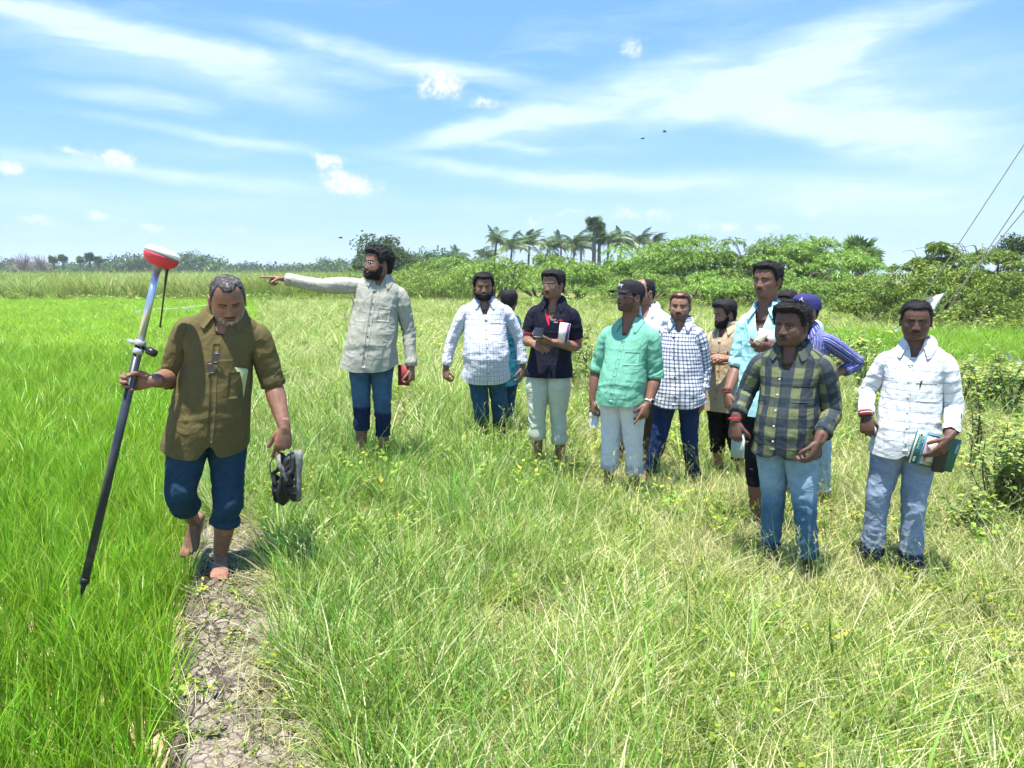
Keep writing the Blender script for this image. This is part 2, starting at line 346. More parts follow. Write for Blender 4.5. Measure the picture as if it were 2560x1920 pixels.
def scatter(name, coll, pts, rot, scl, nvar, seed=0, parent=None):
    pts = np.asarray(pts, float); n = len(pts); r = np.random.default_rng(seed)
    scl = np.asarray(scl, float)
    if scl.ndim == 1: scl = np.stack([scl] * 3, 1)
    me = bpy.data.meshes.new(name); me.vertices.add(n); me.vertices.foreach_set('co', pts.astype(np.float32).ravel())
    for k, ty, arr in (('rot', 'FLOAT_VECTOR', rot), ('scl', 'FLOAT_VECTOR', scl), ('vid', 'INT', r.integers(0, nvar, n))):
        a = me.attributes.new(k, ty, 'POINT'); a.data.foreach_set('vector' if ty == 'FLOAT_VECTOR' else 'value', np.asarray(arr, dtype=np.int32 if ty == 'INT' else np.float32).ravel())
    o = bpy.data.objects.new(name, me); COL.objects.link(o)
    if parent is not None: o.parent = parent; o.location = -Vector(parent.location) if parent.type == 'EMPTY' else (0, 0, 0)
    gname = 'scatter_' + coll.name
    ng = bpy.data.node_groups.get(gname) or scatter_group(gname, coll)
    md = o.modifiers.new('scatter', 'NODES'); md.node_group = ng
    return o
def tuft(r, n, h, w, spread, lean, droop, mats, tint=(0, 1), wind=(0, 0), seg=4, hvar=.35, base=.02, seeds=0):
    V, Q, T, n0 = [], [], [], 0
    for _ in range(n):
        a = r.uniform(0, 6.283); rr = base * math.sqrt(r.uniform()); hh = h * r.uniform(1 - hvar, 1 + hvar * .4)
        d = np.array([math.cos(a), math.sin(a)]); out = spread * r.uniform(.2, 1) ; dr = droop * r.uniform(.2, 1.2)
        tw = r.uniform(0, 3.14); side = np.array([math.cos(tw), math.sin(tw), 0]); tv = r.uniform(*tint)
        s = np.linspace(0, 1, seg + 1)
        x = (d[0] * out + wind[0] + lean * r.normal()) * hh * s + d[0] * dr * hh * s**2.6; y = (d[1] * out + wind[1] + lean * r.normal()) * hh * s + d[1] * dr * hh * s**2.6
        z = hh * (s - dr * .45 * s**3) 
        c = np.stack([d[0] * rr + x, d[1] * rr + y, z], 1)
        ww = w * r.uniform(.6, 1.2) * np.minimum(1, .55 + s * 1.6) * (1 - s**2.2) + .0004
        L, Rr = c - side * ww[:, None] / 2, c + side * ww[:, None] / 2
        V.append(np.stack([L, Rr], 1).reshape(-1, 3)); m = 2 * (seg + 1)
        Q.append(np.array([[n0 + 2 * i, n0 + 2 * i + 1, n0 + 2 * i + 3, n0 + 2 * i + 2] for i in range(seg)])); T.append(np.full(m, tv)); n0 += m
        if seeds and r.uniform() < seeds:      # a loose seed head on the tip
            tip = c[-1]; 
            for q in range(9):
                p0 = c[-1] - (c[-1] - c[-2]) * q * .09; dv = r.normal(size=3) * .010; dv[2] = abs(dv[2]) + .006
                pv = np.array([p0, p0 + dv * .6 + [.0015, 0, 0], p0 + dv, p0 + dv * .6 - [.0015, 0, 0]])
                V.append(pv); Q.append(np.array([[n0, n0 + 1, n0 + 2, n0 + 3]])); T.append(np.full(4, .93)); n0 += 4
    return mk('tuft', np.concatenate(V), np.concatenate(Q), mats, smooth=True, attrs={'tint': ('FLOAT', np.concatenate(T))}, link=False)
def herb(r, n, h, leaf, mats, spread=.5, tint=(0, 1), tall=False):
    """small broad-leaved weed: stems with leaves all along"""
    V, Q, T, n0 = [], [], [], 0
    for _ in range(n):
        a = r.uniform(0, 6.283); st = np.array([math.cos(a) * spread * r.uniform(.1, 1), math.sin(a) * spread * r.uniform(.1, 1), 1.0]) * h * r.uniform(.5, 1.1)
        bend = r.normal(size=3) * h * .12; bend[2] = 0
        K = 5; s = np.linspace(0, 1, K); c = st * s[:, None] + bend * (s[:, None]**2)
        V.append(np.stack([c - [.0015, 0, 0], c + [.0015, 0, 0]], 1).reshape(-1, 3))
        Q.append(np.array([[n0 + 2 * i, n0 + 2 * i + 1, n0 + 2 * i + 3, n0 + 2 * i + 2] for i in range(K - 1)])); T.append(np.full(2 * K, .3)); n0 += 2 * K
        nl = int((10 if tall else 6) * r.uniform(.7, 1.3))
        for q in range(nl):
            s0 = r.uniform(.15, 1); p0 = st * s0 + bend * s0**2; b = r.uniform(0, 6.283); l = leaf * r.uniform(.5, 1.15) * (1.2 - .5 * s0)
            dv = np.array([math.cos(b), math.sin(b), r.uniform(-.35, .5)]) * l; sd = np.array([-math.sin(b), math.cos(b), r.uniform(-.3, .3)]) * l * .33
            up = np.array([0, 0, l * .1])
            V.append(np.array([p0, p0 + dv * .4 + sd + up, p0 + dv, p0 + dv * .4 - sd + up, p0 + dv * .45])); T.append(np.full(5, r.uniform(*tint)))
            Q.append(np.array([[n0, n0 + 1, n0 + 2, n0 + 4], [n0, n0 + 4, n0 + 2, n0 + 3]])); n0 += 5
    return mk('herb', np.concatenate(V), np.concatenate(Q), mats, smooth=False, attrs={'tint': ('FLOAT', np.concatenate(T))}, link=False)
def jitgrid(x0, x1, y0, y1, sp, r):
    X, Y = np.meshgrid(np.arange(x0, x1, sp), np.arange(y0, y1, sp))
    p = np.stack([X.ravel(), Y.ravel()], 1); return p + r.uniform(-.5, .5, p.shape) * sp
def rots(n, r, tilt=.12): return np.stack([r.normal(0, tilt, n), r.normal(0, tilt, n), r.uniform(0, 6.283, n)], 1)
def vis(p, m=1.6): return (np.abs(p[:, 0]) < p[:, 1] * .72 + m) & (p[:, 1] > .5)
M_RICE = leafmat('rice_leaf', [(0, (.10, .24, .012)), (.45, (.21, .44, .020)), (.8, (.34, .54, .04)), (1, (.54, .58, .13))], .34, .46, .03, patch=(.55, .5))
M_GRASS = leafmat('grass_leaf', [(0, (.09, .22, .025)), (.4, (.22, .39, .045)), (.75, (.38, .52, .085)), (.9, (.55, .59, .20)), (1, (.70, .65, .38))], .38, .35, .05, patch=(.5, .7))
M_GREEN = leafmat('tall_grass_leaf', [(0, (.09, .21, .025)), (.5, (.22, .40, .055)), (.85, (.36, .52, .11)), (1, (.62, .62, .32))], .38, .35, .05, patch=(.8, .4))
M_STRAW = leafmat('dry_grass', [(0, (.24, .28, .07)), (.5, (.46, .46, .17)), (1, (.70, .64, .38))], .6, .25, .04, patch=(.9, .6))
M_HERB = leafmat('weed_leaf', [(0, (.08, .17, .02)), (.5, (.20, .32, .035)), (.85, (.36, .43, .05)), (1, (.55, .48, .06))], .42, .35, .05, patch=(.7, .6))
M_REED = leafmat('reed_leaf', [(0, (.14, .23, .035)), (.5, (.29, .41, .07)), (.8, (.43, .51, .12)), (1, (.58, .52, .26))], .5, .3, .05, patch=(.05, .9))
def build_grass():
    r = np.random.default_rng(11)
    rice = source('rice_tuft', [tuft(r, 30, .40, .0075, .16, .07, .30, M_RICE, (.0, .97), (.09, .03), base=.03) for _ in range(6)])
    p1 = jitgrid(-8, 3, .6, 6.5, .092, r); p2 = jitgrid(-14, 0, 6.5, 16, .17, r); p3 = jitgrid(-48, -4, 16, 48, .32, r)
    P_, S_ = [], []
    for p, s, tall in ((p1, 1, 1), (p2, 1.35, 1.05), (p3, 2.1, .85)):
        p = p[vis(p) & (p[:, 0] < xb(p[:, 1]) - (.11 if s < 1.2 else .12) + .05 * fbm(np.stack([p[:, 0] * 3, p[:, 1] * 3, p[:, 0] * 0], -1), 2, 12))]
        if s == 1:      # gaps where the mud shows
            g = fbm(np.stack([p[:, 0] * 1.5, p[:, 1] * 1.1, p[:, 0] * 0], -1), 2, 44); p = p[(g < .25) | (r.uniform(size=len(p)) < .35)]
            p = p[(r.uniform(size=len(p)) < .86)]
        z = gz(p[:, 0], p[:, 1]); k = r.uniform(.8, 1.12, len(p)) * (1 + .10 * fbm(np.stack([p[:, 0] * .5, p[:, 1] * .5, z * 0], -1), 2, 4))
        P_.append(np.column_stack([p, z])); S_.append(np.stack([s * k, s * k, tall * k], 1))
    Pn, Sn = np.concatenate(P_), np.concatenate(S_)
    o = scatter('rice', rice, Pn, rots(len(Pn), r, .07), Sn, 6, 1); tag(o, 'bright green young rice standing close in the wet paddy at left', 'rice', kind='stuff')
    # field grass on the dry side
    gA = source('grass_tuft', [tuft(r, 22, .19, .0044, .75, .26, .5, M_GRASS, (0, .98), base=.06, hvar=.7) for _ in range(6)])
    gB = source('tall_tuft', [tuft(r, 17, .30, .0064, .36, .18, .40, M_GREEN, (0, 1.05), base=.045, hvar=.5) for _ in range(5)])
    gC = source('straw_tuft', [tuft(r, 22, .11, .0040, 1.5, .7, .5, M_STRAW, (0, 1.0), base=.10, hvar=.6, seg=3) for _ in range(5)])
    gD = source('stalk', [tuft(r, 5, .46, .0028, .22, .10, .35, M_GRASS, (.2, .95), base=.04, seg=5, seeds=.9) for _ in range(5)])
    gE = source('herb', [herb(r, 7, .13, .038, M_HERB, .9) for _ in range(5)])
    def nz(p, s, sd, o=2): return fbm(np.stack([p[:, 0] * s, p[:, 1] * s, p[:, 0] * 0], -1), o, sd)
    def field(sp_near, sp_mid, sp_far, f):
        out = []
        for (x0, x1, y0, y1, sp, sc) in ((-3, 7, .6, 6.5, sp_near, 1.0), (-7, 13, 6.5, 14, sp_mid, 1.45), (-18, 34, 14, 48, sp_far, 2.4)):
            if not sp: continue
            p = jitgrid(x0, x1, y0, y1, sp, r); p = p[vis(p) & (p[:, 0] > xb(p[:, 1]) - .05)]
            e = p[:, 0] - xb(p[:, 1]); q = f(p, e); hole = (nz(p, 1.5, 200, 3) > .40) & (p[:, 1] < 9) & (e > .7); q = q * np.where(hole, r.uniform(size=len(p)) < .22, 1); p, q = p[q > 0], q[q > 0]
            out.append(np.column_stack([p, gz(p[:, 0], p[:, 1]) - .004, q * sc, np.full(len(p), sc)]))
        return np.concatenate(out)
    def onpath(p, e): return (p[:, 1] < 4.6) & (e > -.10) & (e < .46 + .07 * (1 - sstep(2.0, 3.2, p[:, 1])) + .06 * fbm(np.stack([p[:, 0] * 4, p[:, 1] * 4, p[:, 0] * 0], -1), 2, 19) - .03 * p[:, 1].clip(0, 6))
    def rnd(p): return r.uniform(size=len(p))
    def fA(p, e):
        q = r.uniform(.5, 1.15, len(p)) * (1 + .45 * nz(p, 1.1, 21)); q *= np.where(onpath(p, e), (rnd(p) < .16) * .45, 1)
        q *= np.where((nz(p, 1.9, 60) > .28), (rnd(p) < .3) * .6, 1)
        return q * (1 - .35 * sstep(2.5, 4, e) * (p[:, 1] < 9))
    def fB(p, e):
        near = 1 - sstep(.8, 1.5, (e + .35 * nz(p, .9, 5)) / (1.4 + .38 * (p[:, 1] - 3).clip(0, 8))); pr = np.clip(.80 * near + .10 + .25 * (nz(p, .8, 51) > .3), 0, 1)
        q = (rnd(p) < pr) * r.uniform(.45, 1.15, len(p)) * (.75 + .35 * near); q[onpath(p, e)] = 0
        return q * np.where(p[:, 1] > 9, .55, 1)
    def fC(p, e):
        q = r.uniform(.6, 1.5, len(p)); q *= np.where(onpath(p, e), (rnd(p) < .35) * .6, 1); return q * (nz(p, 1.2, 71) > -.75)
    def fD(p, e):
        q = (rnd(p) < .5 + .5 * (nz(p, .9, 81) > 0)) * r.uniform(.6, 1.15, len(p)); q[onpath(p, e)] *= (rnd(p[onpath(p, e)]) < .05); return q * np.where(p[:, 1] > 14, .6, 1)
    def fE(p, e):
        right = sstep(1.2, 3.0, e); q = (rnd(p) < np.clip(.10 + .30 * (nz(p, 1.3, 95) > .2) + .75 * right * (nz(p, .8, 91) > -.25) + .35 * onpath(p, e), 0, 1)) * r.uniform(.6, 1.4, len(p)); q[onpath(p, e)] *= .6; return q
    gF = source('wide_blade', [tuft(r, 6, .36, .0125, .42, .2, .5, M_GREEN, (.2, 1.1), base=.03, seg=5) for _ in range(5)])
    def fF(p, e): q = (rnd(p) < .5) * r.uniform(.6, 1.15, len(p)); q[onpath(p, e)] = 0; return q
    gG = source('leafy_weed', [herb(r, 9, .30, .055, M_HERB, .7, (.1, 1)) for _ in range(5)])
    def fG(p, e): q = (rnd(p) < np.clip(.55 * (nz(p, .8, 140) > .05) + .5 * ((np.abs(e - .95) < .55) & (np.abs(p[:, 1] - 5.0) < .8)), 0, 1)) * r.uniform(.5, 1.15, len(p)) * (p[:, 1] > 3.9); q[onpath(p, e)] = 0; return q
    specs = [('leafy_weeds', gG, .20, .30, .8, fG, 5, 'taller leafy weeds in loose patches between the standing men', .15), ('broad_blades', gF, .30, .5, 1.6, fF, 5, 'scattered broad grass blades standing above the finer grass', .2), ('field_grass', gA, .058, .115, .30, fA, 6, 'mixed green and yellowing grass covering the dry field', .22),
             ('tall_grass', gB, .075, .17, .5, fB, 5, 'taller lush green grass along the earth bund', .14),
             ('dry_grass', gC, .062, .13, .40, fC, 5, 'straw coloured dead grass matted under the green', .2),
             ('grass_stalks', gD, .16, .33, 1.0, fD, 5, 'thin seeding grass stalks rising above the field', .12),
             ('ground_herbs', gE, .13, .20, .5, fE, 5, 'low yellow green broad leaved weeds among the grass', .2)]
    for nm, c, a, b, d, f, nv, lab, tl in specs:
        q = field(a, b, d, f); o = scatter(nm, c, q[:, :3], rots(len(q), r, tl), np.stack([q[:, 3], q[:, 3], q[:, 3] * np.where(q[:, 4] > 2, .62, np.where(q[:, 4] > 1.2, .85, 1))], 1), nv, 3)
        tag(o, lab, 'grass', kind='stuff'); print(nm, len(q))
    # straw litter lying on the path
    lit = source('litter', [tuft(r, 12, .05, .0034, 2.2, .9, .1, M_STRAW, (.0, .8), base=.08, hvar=.6, seg=2) for _ in range(4)])
    y = r.uniform(1.3, 6, 620); x = xb(y) + .20 + r.normal(0, .13, len(y)); k = fbm(np.stack([x * 3.2, y * 3.2, x * 0], -1), 2, 77) > -.12
    x, y = x[k], y[k]; o = scatter('straw_litter', lit, np.stack([x, y, gz(x, y) + .028], 1), rots(len(x), r, .25), np.stack([r.uniform(.4, 1, len(x))] * 2 + [r.uniform(.08, .3, len(x))], 1), 4, 5)
    tag(o, 'pale cut straw scattered on the cracked earth path', 'straw', kind='stuff')
    # tall reeds and rank grass beyond the paddy
    rd = source('reed_tuft', [tuft(r, 46, 1.9, .035, .35, .12, .45, M_REED, (0, 1), base=.5, hvar=.5, seg=4) for _ in range(5)])
    p = np.concatenate([jitgrid(-60, 14, 47.5, 66, .62, r), jitgrid(-110, 30, 66, 120, 1.35, r), jitgrid(-220, 60, 120, 230, 3.2, r)])
    p = p[(np.abs(p[:, 0]) < p[:, 1] * .76 + 4) & ((p[:, 0] < -2.5 - .12 * (p[:, 1] - 47)) | (p[:, 1] > 66))]
    sc = np.where(p[:, 1] > 120, 2.4, np.where(p[:, 1] > 66, 1.5, 1)); k = r.uniform(.75, 1.1, len(p)) * (1 + .15 * fbm(np.stack([p[:, 0] * .12, p[:, 1] * .12, p[:, 0] * 0], -1), 2, 14))
    o = scatter('reeds', rd, np.column_stack([p, gz(p[:, 0], p[:, 1])]), rots(len(p), r, .05), np.stack([sc * k, sc * k, k * np.where(sc > 2, .95, .98)], 1), 5, 6)
    tag(o, 'tall rank reeds and grass in a dense belt beyond the paddy', 'reeds', kind='stuff')
    # coarse creeping growth at the foot of the reeds and of the thicket
    ve = source('creeper', [herb(r, 22, .5, .17, M_REED, 1.2, (0, .8)) for _ in range(3)])
    p = np.concatenate([jitgrid(-42, -8, 46.2, 48.5, .55, r), jitgrid(0, 24, 36, 43, .9, r), jitgrid(13, 26, 21, 26, .6, r)]); p = p[vis(p, 3)]; k = r.uniform(.6, 1.3, len(p))
    o = scatter('creepers', ve, np.column_stack([p, gz(p[:, 0], p[:, 1])]), rots(len(p), r, .1), k, 3, 7)
    tag(o, 'leafy creeping undergrowth along the far edge of the paddy', 'undergrowth', kind='stuff')
    # second paddy strip seen at the right edge
    p = jitgrid(6, 20, 14.5, 20.5, .24, r); p = p[vis(p) & (p[:, 0] > 7.4)]
    o = scatter('rice_strip', rice, np.column_stack([p, gz(p[:, 0], p[:, 1])]), rots(len(p), r, .05), np.tile([1.9, 1.9, 1.0], (len(p), 1)), 6, 8)
    tag(o, 'strip of bright green rice in front of the right hand thicket', 'rice', kind='stuff')
# ---------------------------------------------------------------- trees
M_BARK = mat('bark', None, .9, .1, build=lambda t: t.ramp(t.noise(ocoord(t), 6, 5, .6), [(.3, (.07, .05, .035)), (.7, (.22, .17, .12))]))
M_PBARK = mat('palm_bark', None, .9, .1, build=lambda t: t.ramp(t.noise(ocoord(t), 3, 4, .6), [(.3, (.10, .08, .065)), (.7, (.26, .22, .18))]))
M_MESQ = leafmat('mesquite_leaf', [(0, (.11, .20, .03)), (.5, (.25, .40, .06)), (.85, (.38, .53, .10)), (1, (.50, .60, .13))], .5, .35, .03, patch=(.25, .4), vary=.45)
M_OLDG = leafmat('yellow_green_leaf', [(0, (.08, .15, .02)), (.5, (.20, .29, .04)), (.85, (.34, .42, .06)), (1, (.40, .34, .09))], .5, .35, .03, patch=(.4, .4), vary=.5)
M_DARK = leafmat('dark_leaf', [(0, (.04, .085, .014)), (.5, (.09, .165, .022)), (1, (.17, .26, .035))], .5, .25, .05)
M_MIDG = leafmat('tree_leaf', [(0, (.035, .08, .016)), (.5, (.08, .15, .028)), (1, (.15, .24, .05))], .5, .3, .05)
def spray(r, m, L=.7, n=16, lw=.035, ll=.10, droop=.5):
    V, Q, T, n0 = [], [], [], 0
    az = r.uniform(-.3, .3)
    for i in range(n):
        s = (i + 1) / n; c = np.array([L * s, az * L * s * s, .18 * L * s - droop * L * s * s])
        for sg in (-1, 1):
            d = np.array([.45, sg, r.uniform(-.5, .1)]); d = d / np.linalg.norm(d) * ll * (1.1 - .5 * s) * r.uniform(.7, 1.3); w = np.array([1, -sg * .4, r.uniform(-.3, .3)]) * lw * .5
            V.append(np.array([c, c + d * .5 + w, c + d, c + d * .5 - w])); Q.append([n0, n0 + 1, n0 + 2, n0 + 3]); T.append(np.full(4, r.uniform(0, 1))); n0 += 4
    return mk('spray', np.concatenate(V), np.array(Q), m, smooth=False, attrs={'tint': ('FLOAT', np.concatenate(T))}, link=False)
def clump(r, m, n=30, rad=.3, lf=.11):
    V, Q, T, n0 = [], [], [], 0
    for i in range(n):
        c = r.normal(size=3); c = c / np.linalg.norm(c) * rad * r.uniform(.3, 1) ** .5; d = r.normal(size=3); d[2] -= .3; d = d / np.linalg.norm(d) * lf * r.uniform(.6, 1.2)
        w = np.cross(d, r.normal(size=3)); w = w / np.linalg.norm(w) * lf * .26
        V.append(np.array([c, c + d * .5 + w, c + d, c + d * .5 - w])); Q.append([n0, n0 + 1, n0 + 2, n0 + 3]); T.append(np.full(4, r.uniform(0, 1))); n0 += 4
    return mk('clump', np.concatenate(V), np.array(Q), m, smooth=False, attrs={'tint': ('FLOAT', np.concatenate(T))}, link=False)
_rs = np.random.default_rng(5)
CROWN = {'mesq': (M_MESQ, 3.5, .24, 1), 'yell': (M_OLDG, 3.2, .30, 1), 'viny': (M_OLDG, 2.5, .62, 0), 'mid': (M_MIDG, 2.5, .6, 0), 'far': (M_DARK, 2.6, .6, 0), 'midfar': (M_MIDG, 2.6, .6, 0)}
def limbs(base, top_c, rad, r, n=6, tr=.12):
    parts = []; b = np.array(base, float); c = np.array(top_c, float)
    for i in range(n):
        a = 6.283 * i / n + r.uniform(-.4, .4); e = c + np.array([math.cos(a) * rad[0] * .7, math.sin(a) * rad[1] * .7, rad[2] * r.uniform(-.1, .6)])
        mid = b * .45 + e * .55 + r.normal(size=3) * .15 * rad[2]; parts.append(tube(resample([b, mid, e], 7), np.linspace(tr, tr * .2, 7), 6))
    return join(parts)
def bush(name, x, y, w, h, kind, seed, label, group, cat, dens=1.0, depth=None, base=None):
    """layered thorn bush / tree: pads of leaf sprays over uneven lobes round real limbs"""
    r = np.random.default_rng(seed); z0 = float(gz(x, y)); d = depth or w * .8
    root = empty(name, (x, y, z0 - .05), label, cat, group)
    v, f = limbs((x, y, z0 - .1), (x, y, z0 + h * .45), (w * .45, d * .45, h * .5), r, 7, .05 + h * .02); mk('trunk', v, f, M_BARK, root)
    m_, lpx, asp, feather = CROWN[kind]; L = lpx * y / 740; N = int(np.clip((9.0 if 'far' in kind else 4.8) * dens * (w * h) / (L * L * asp), 900, 20000)); npad = int(np.clip(16 + w * 5, 14, 70)); per = max(6, N // npad)
    lobes = [(r.uniform(-.55, .55) * w / 2, r.uniform(-.5, .5) * d / 2, r.uniform(.74, 1.05)) for _ in range(max(4, int(w / 1.1)))]; lobes[0] = (r.uniform(-.2, .2) * w / 2, 0, 1.0)
    pts, dirs = [], []
    for i in range(npad):
        lx, ly, lh = lobes[r.integers(len(lobes)) if i > 4 else 0]; a = r.uniform(0, 6.283); el = math.asin(r.uniform(-.35, 1)); k = r.uniform(.72, 1.0)
        rw = w * .34; rd = d * .34; hh = h * lh; cx = lx + math.cos(a) * math.cos(el) * rw * k; cy = ly + math.sin(a) * math.cos(el) * rd * k; cz = hh * .47 + math.sin(el) * hh * .47 * k
        if cz < .1: cz = r.uniform(.1, .4) * h
        pr = r.uniform(.10, .19) * (w + h) * .5; aa = r.uniform(0, 6.283, per); rr = pr * np.sqrt(r.uniform(0, 1, per)); up = (.9 - (rr / pr) ** 2) * pr * (.28 if feather else .6)
        # sprays radiate outwards and hang at their ends
        if feather: g = r.integers(0, 14, per); aa = (g * 2.4 + r.normal(0, .07, per)); wig = r.uniform(-.25, .25, 14)[g]
        px = cx + np.cos(aa) * rr; py = cy + np.sin(aa) * rr; pz = cz + up + r.normal(0, .05 if feather else .22, per) * pr + (wig * pr if feather else 0)
        pts.append(np.stack([px, py, pz.clip(.05)], 1)); dv = np.stack([np.cos(aa), np.sin(aa), -.25 - .7 * rr / pr], 1) + r.normal(0, .45 if feather else .9, (per, 3)); dirs.append(dv)
    p = np.concatenate(pts) + [x, y, z0]; dv = np.concatenate(dirs); n = len(p); dv /= np.linalg.norm(dv, axis=1)[:, None]; ln = L * r.uniform(.55, 1.35, n)[:, None]; sd_ = np.cross(dv, r.normal(size=(n, 3)) + [0, 0, 1.2]); sd_ /= np.linalg.norm(sd_, axis=1)[:, None] + 1e-9; wv = sd_ * ln * asp * .5
    V = np.stack([p, p + dv * ln * .45 + wv, p + dv * ln, p + dv * ln * .45 - wv], 1).reshape(-1, 3); ti = np.repeat(r.uniform(0, 1, n) * .8 + .1 * r.normal(size=n), 4)
    mk('crown', V, np.arange(4 * n).reshape(-1, 4), m_, root, False, {'tint': ('FLOAT', ti)})
    if kind in ('mesq', 'yell') :          # bare arching twigs poking out of the top
        for i in range(7):
            a = r.uniform(0, 6.283); s0 = np.array([x + math.cos(a) * w * .22, y + math.sin(a) * d * .2, z0 + h * .70]); e = s0 + np.array([math.cos(a) * w * .14, math.sin(a) * d * .1, h * r.uniform(.10, .22)]); mk('twig', *tube(resample([s0, (s0 + e) / 2 + [0, 0, h * .06], e, e + [math.cos(a) * .4, 0, -.05]], 8), np.linspace(.018, .005, 8), 4), M_BARK, root)
    return root
def frond(r, L, m, droop=1.0, n=18):
    V, Q, T, n0 = [], [], [], 0
    s = np.linspace(0, 1, n); c = np.stack([L * s * (1 - .18 * s * droop), 0 * s, L * (.42 * s - .62 * droop * s**2)], 1)
    w = .05 * (1 - s) + .012; A = c + np.stack([0 * s, w, 0 * s], 1); B = c - np.stack([0 * s, w, 0 * s], 1)
    V.append(np.stack([A, B], 1).reshape(-1, 3)); Q += [[2 * i, 2 * i + 1, 2 * i + 3, 2 * i + 2] for i in range(n - 1)]; T.append(np.full(2 * n, .8)); n0 = 2 * n
    for i in range(2, n):
        ll = L * .24 * math.sin(3.0 * (i / n) ** .7 + .25) + .12
        for q in range(2):
            for sg in (-1, 1):
                p0 = c[i] - (c[i] - c[i - 1]) * q * .5; d = np.array([.55, sg * .75, -.55 + r.uniform(-.3, .2)]) * ll * r.uniform(.8, 1.15); wv = np.array([.035, 0, .01])
                V.append(np.array([p0 - wv, p0 + wv, p0 + d * .6 + wv - [0, 0, .04], p0 + d, p0 + d * .6 - wv - [0, 0, .04]])); Q2 = [n0, n0 + 1, n0 + 2, n0 + 4]
                Q.append(Q2); Q.append([n0 + 4, n0 + 2, n0 + 3, n0 + 3]); T.append(np.full(5, r.uniform(0, 1))); n0 += 5
    Q = [tuple(q) if q[2] != q[3] else tuple(q[:3]) for q in Q]
    return np.concatenate(V), Q, np.concatenate(T)
def fan(r, Rr, n=13):
    """palmyra fan leaf on its stalk, blades split at the tips"""
    V = [[0, 0, 0]]; Q = []; hub = np.array([Rr * .55, 0, 0])
    st = [[0, -.03, 0], [0, .03, 0], [hub[0], .02, 0], [hub[0], -.02, 0]]; V = list(st); Q = [(0, 1, 2, 3)]; n0 = 4
    for i in range(n):
        a = (i / (n - 1) - .5) * 4.4; d = np.array([math.cos(a), math.sin(a), -.15 * abs(math.sin(a)) + r.uniform(-.08, .08)]); pz = np.array([-d[1], d[0], 0]) * Rr * .085
        V += [list(hub), list(hub + d * Rr * .45 - pz + [0, 0, .03]), list(hub + d * Rr * .75), list(hub + d * Rr * .45 + pz + [0, 0, -.02])]; Q.append((n0, n0 + 1, n0 + 2, n0 + 3)); n0 += 4
    V = np.array(V); return V, Q, np.full(len(V), r.uniform(0, 1))
M_COCO = leafmat('coconut_frond', [(0, (.08, .14, .045)), (.6, (.17, .25, .085)), (1, (.32, .37, .17))], .42, .25, .02)
M_FAN = leafmat('fan_palm_leaf', [(0, (.05, .10, .02)), (.6, (.10, .17, .035)), (1, (.17, .24, .06))], .45, .25, .02)
def rotm(yaw, pitch, roll=0): return np.array(Euler((roll, pitch, yaw)).to_matrix())
def palm_mesh(kind, seed):
    r = np.random.default_rng(seed); V, Q, T, n0 = [], [], [], 0
    if kind == 'coconut':
        for i in range(24):
            v, q, t = frond(r, r.uniform(2.7, 3.7), None, r.uniform(.7, 1.5)); pit = r.uniform(-1.05, .55); yaw = i * 2.4 + r.uniform(-.2, .2)
            v = v @ rotm(yaw, pit).T; v[:, 0] += .35 * np.maximum(0, np.hypot(v[:, 0], v[:, 1]) - 1) ** 1.1; V.append(v); Q += [tuple(k + n0 for k in a) for a in q]; T.append(t); n0 += len(v)
    else:
        for i in range(40):
            v, q, t = fan(r, r.uniform(1.0, 1.45)); yaw = i * 2.4; pit = -math.asin(r.uniform(-.75, 1)); v = v @ rotm(0, 0, r.uniform(-.9, .9)).T @ rotm(yaw, pit).T
            V.append(v); Q += [tuple(k + n0 for k in a) for a in q]; T.append(t); n0 += len(v)
    return np.concatenate(V), Q, np.concatenate(T)
PALMS = {}
def palm(kind, u, vtop, vbase, Y, seed, label, group, lean=0.0):
    b = P(u, vbase, Y); t = P(u, vtop, Y); z0 = float(gz(b.x, b.y)); cr = (2.6 if kind == 'coconut' else 1.7) * .75
    H = t.z - z0 - cr * .8; key = (kind, seed % 4)
    root = empty(kind + '_palm', (b.x, b.y, z0 - .2), label, 'palm tree', group)
    top = np.array([b.x + lean, b.y, z0 + H]); pts = resample([(b.x, b.y, z0 - .2), (b.x + lean * .3, b.y, z0 + H * .5), top], 10)
    v, f = tube(pts, np.linspace(.22, .13, 10) * (1.0 if kind == 'coconut' else 1.6), 8); mk('trunk', v, f, M_PBARK, root)
    if key not in PALMS:
        v, q, tt = palm_mesh(*key); o = mk('crown', v, q, M_COCO if kind == 'coconut' else M_FAN, None, False, {'tint': ('FLOAT', tt)}, False); PALMS[key] = o.data
    o = bpy.data.objects.new('crown', PALMS[key]); COL.objects.link(o); o.parent = root; o.location = Vector(top) - root.location; o.rotation_euler = (0, 0, (seed * .13) % .8 - .4)
    return root
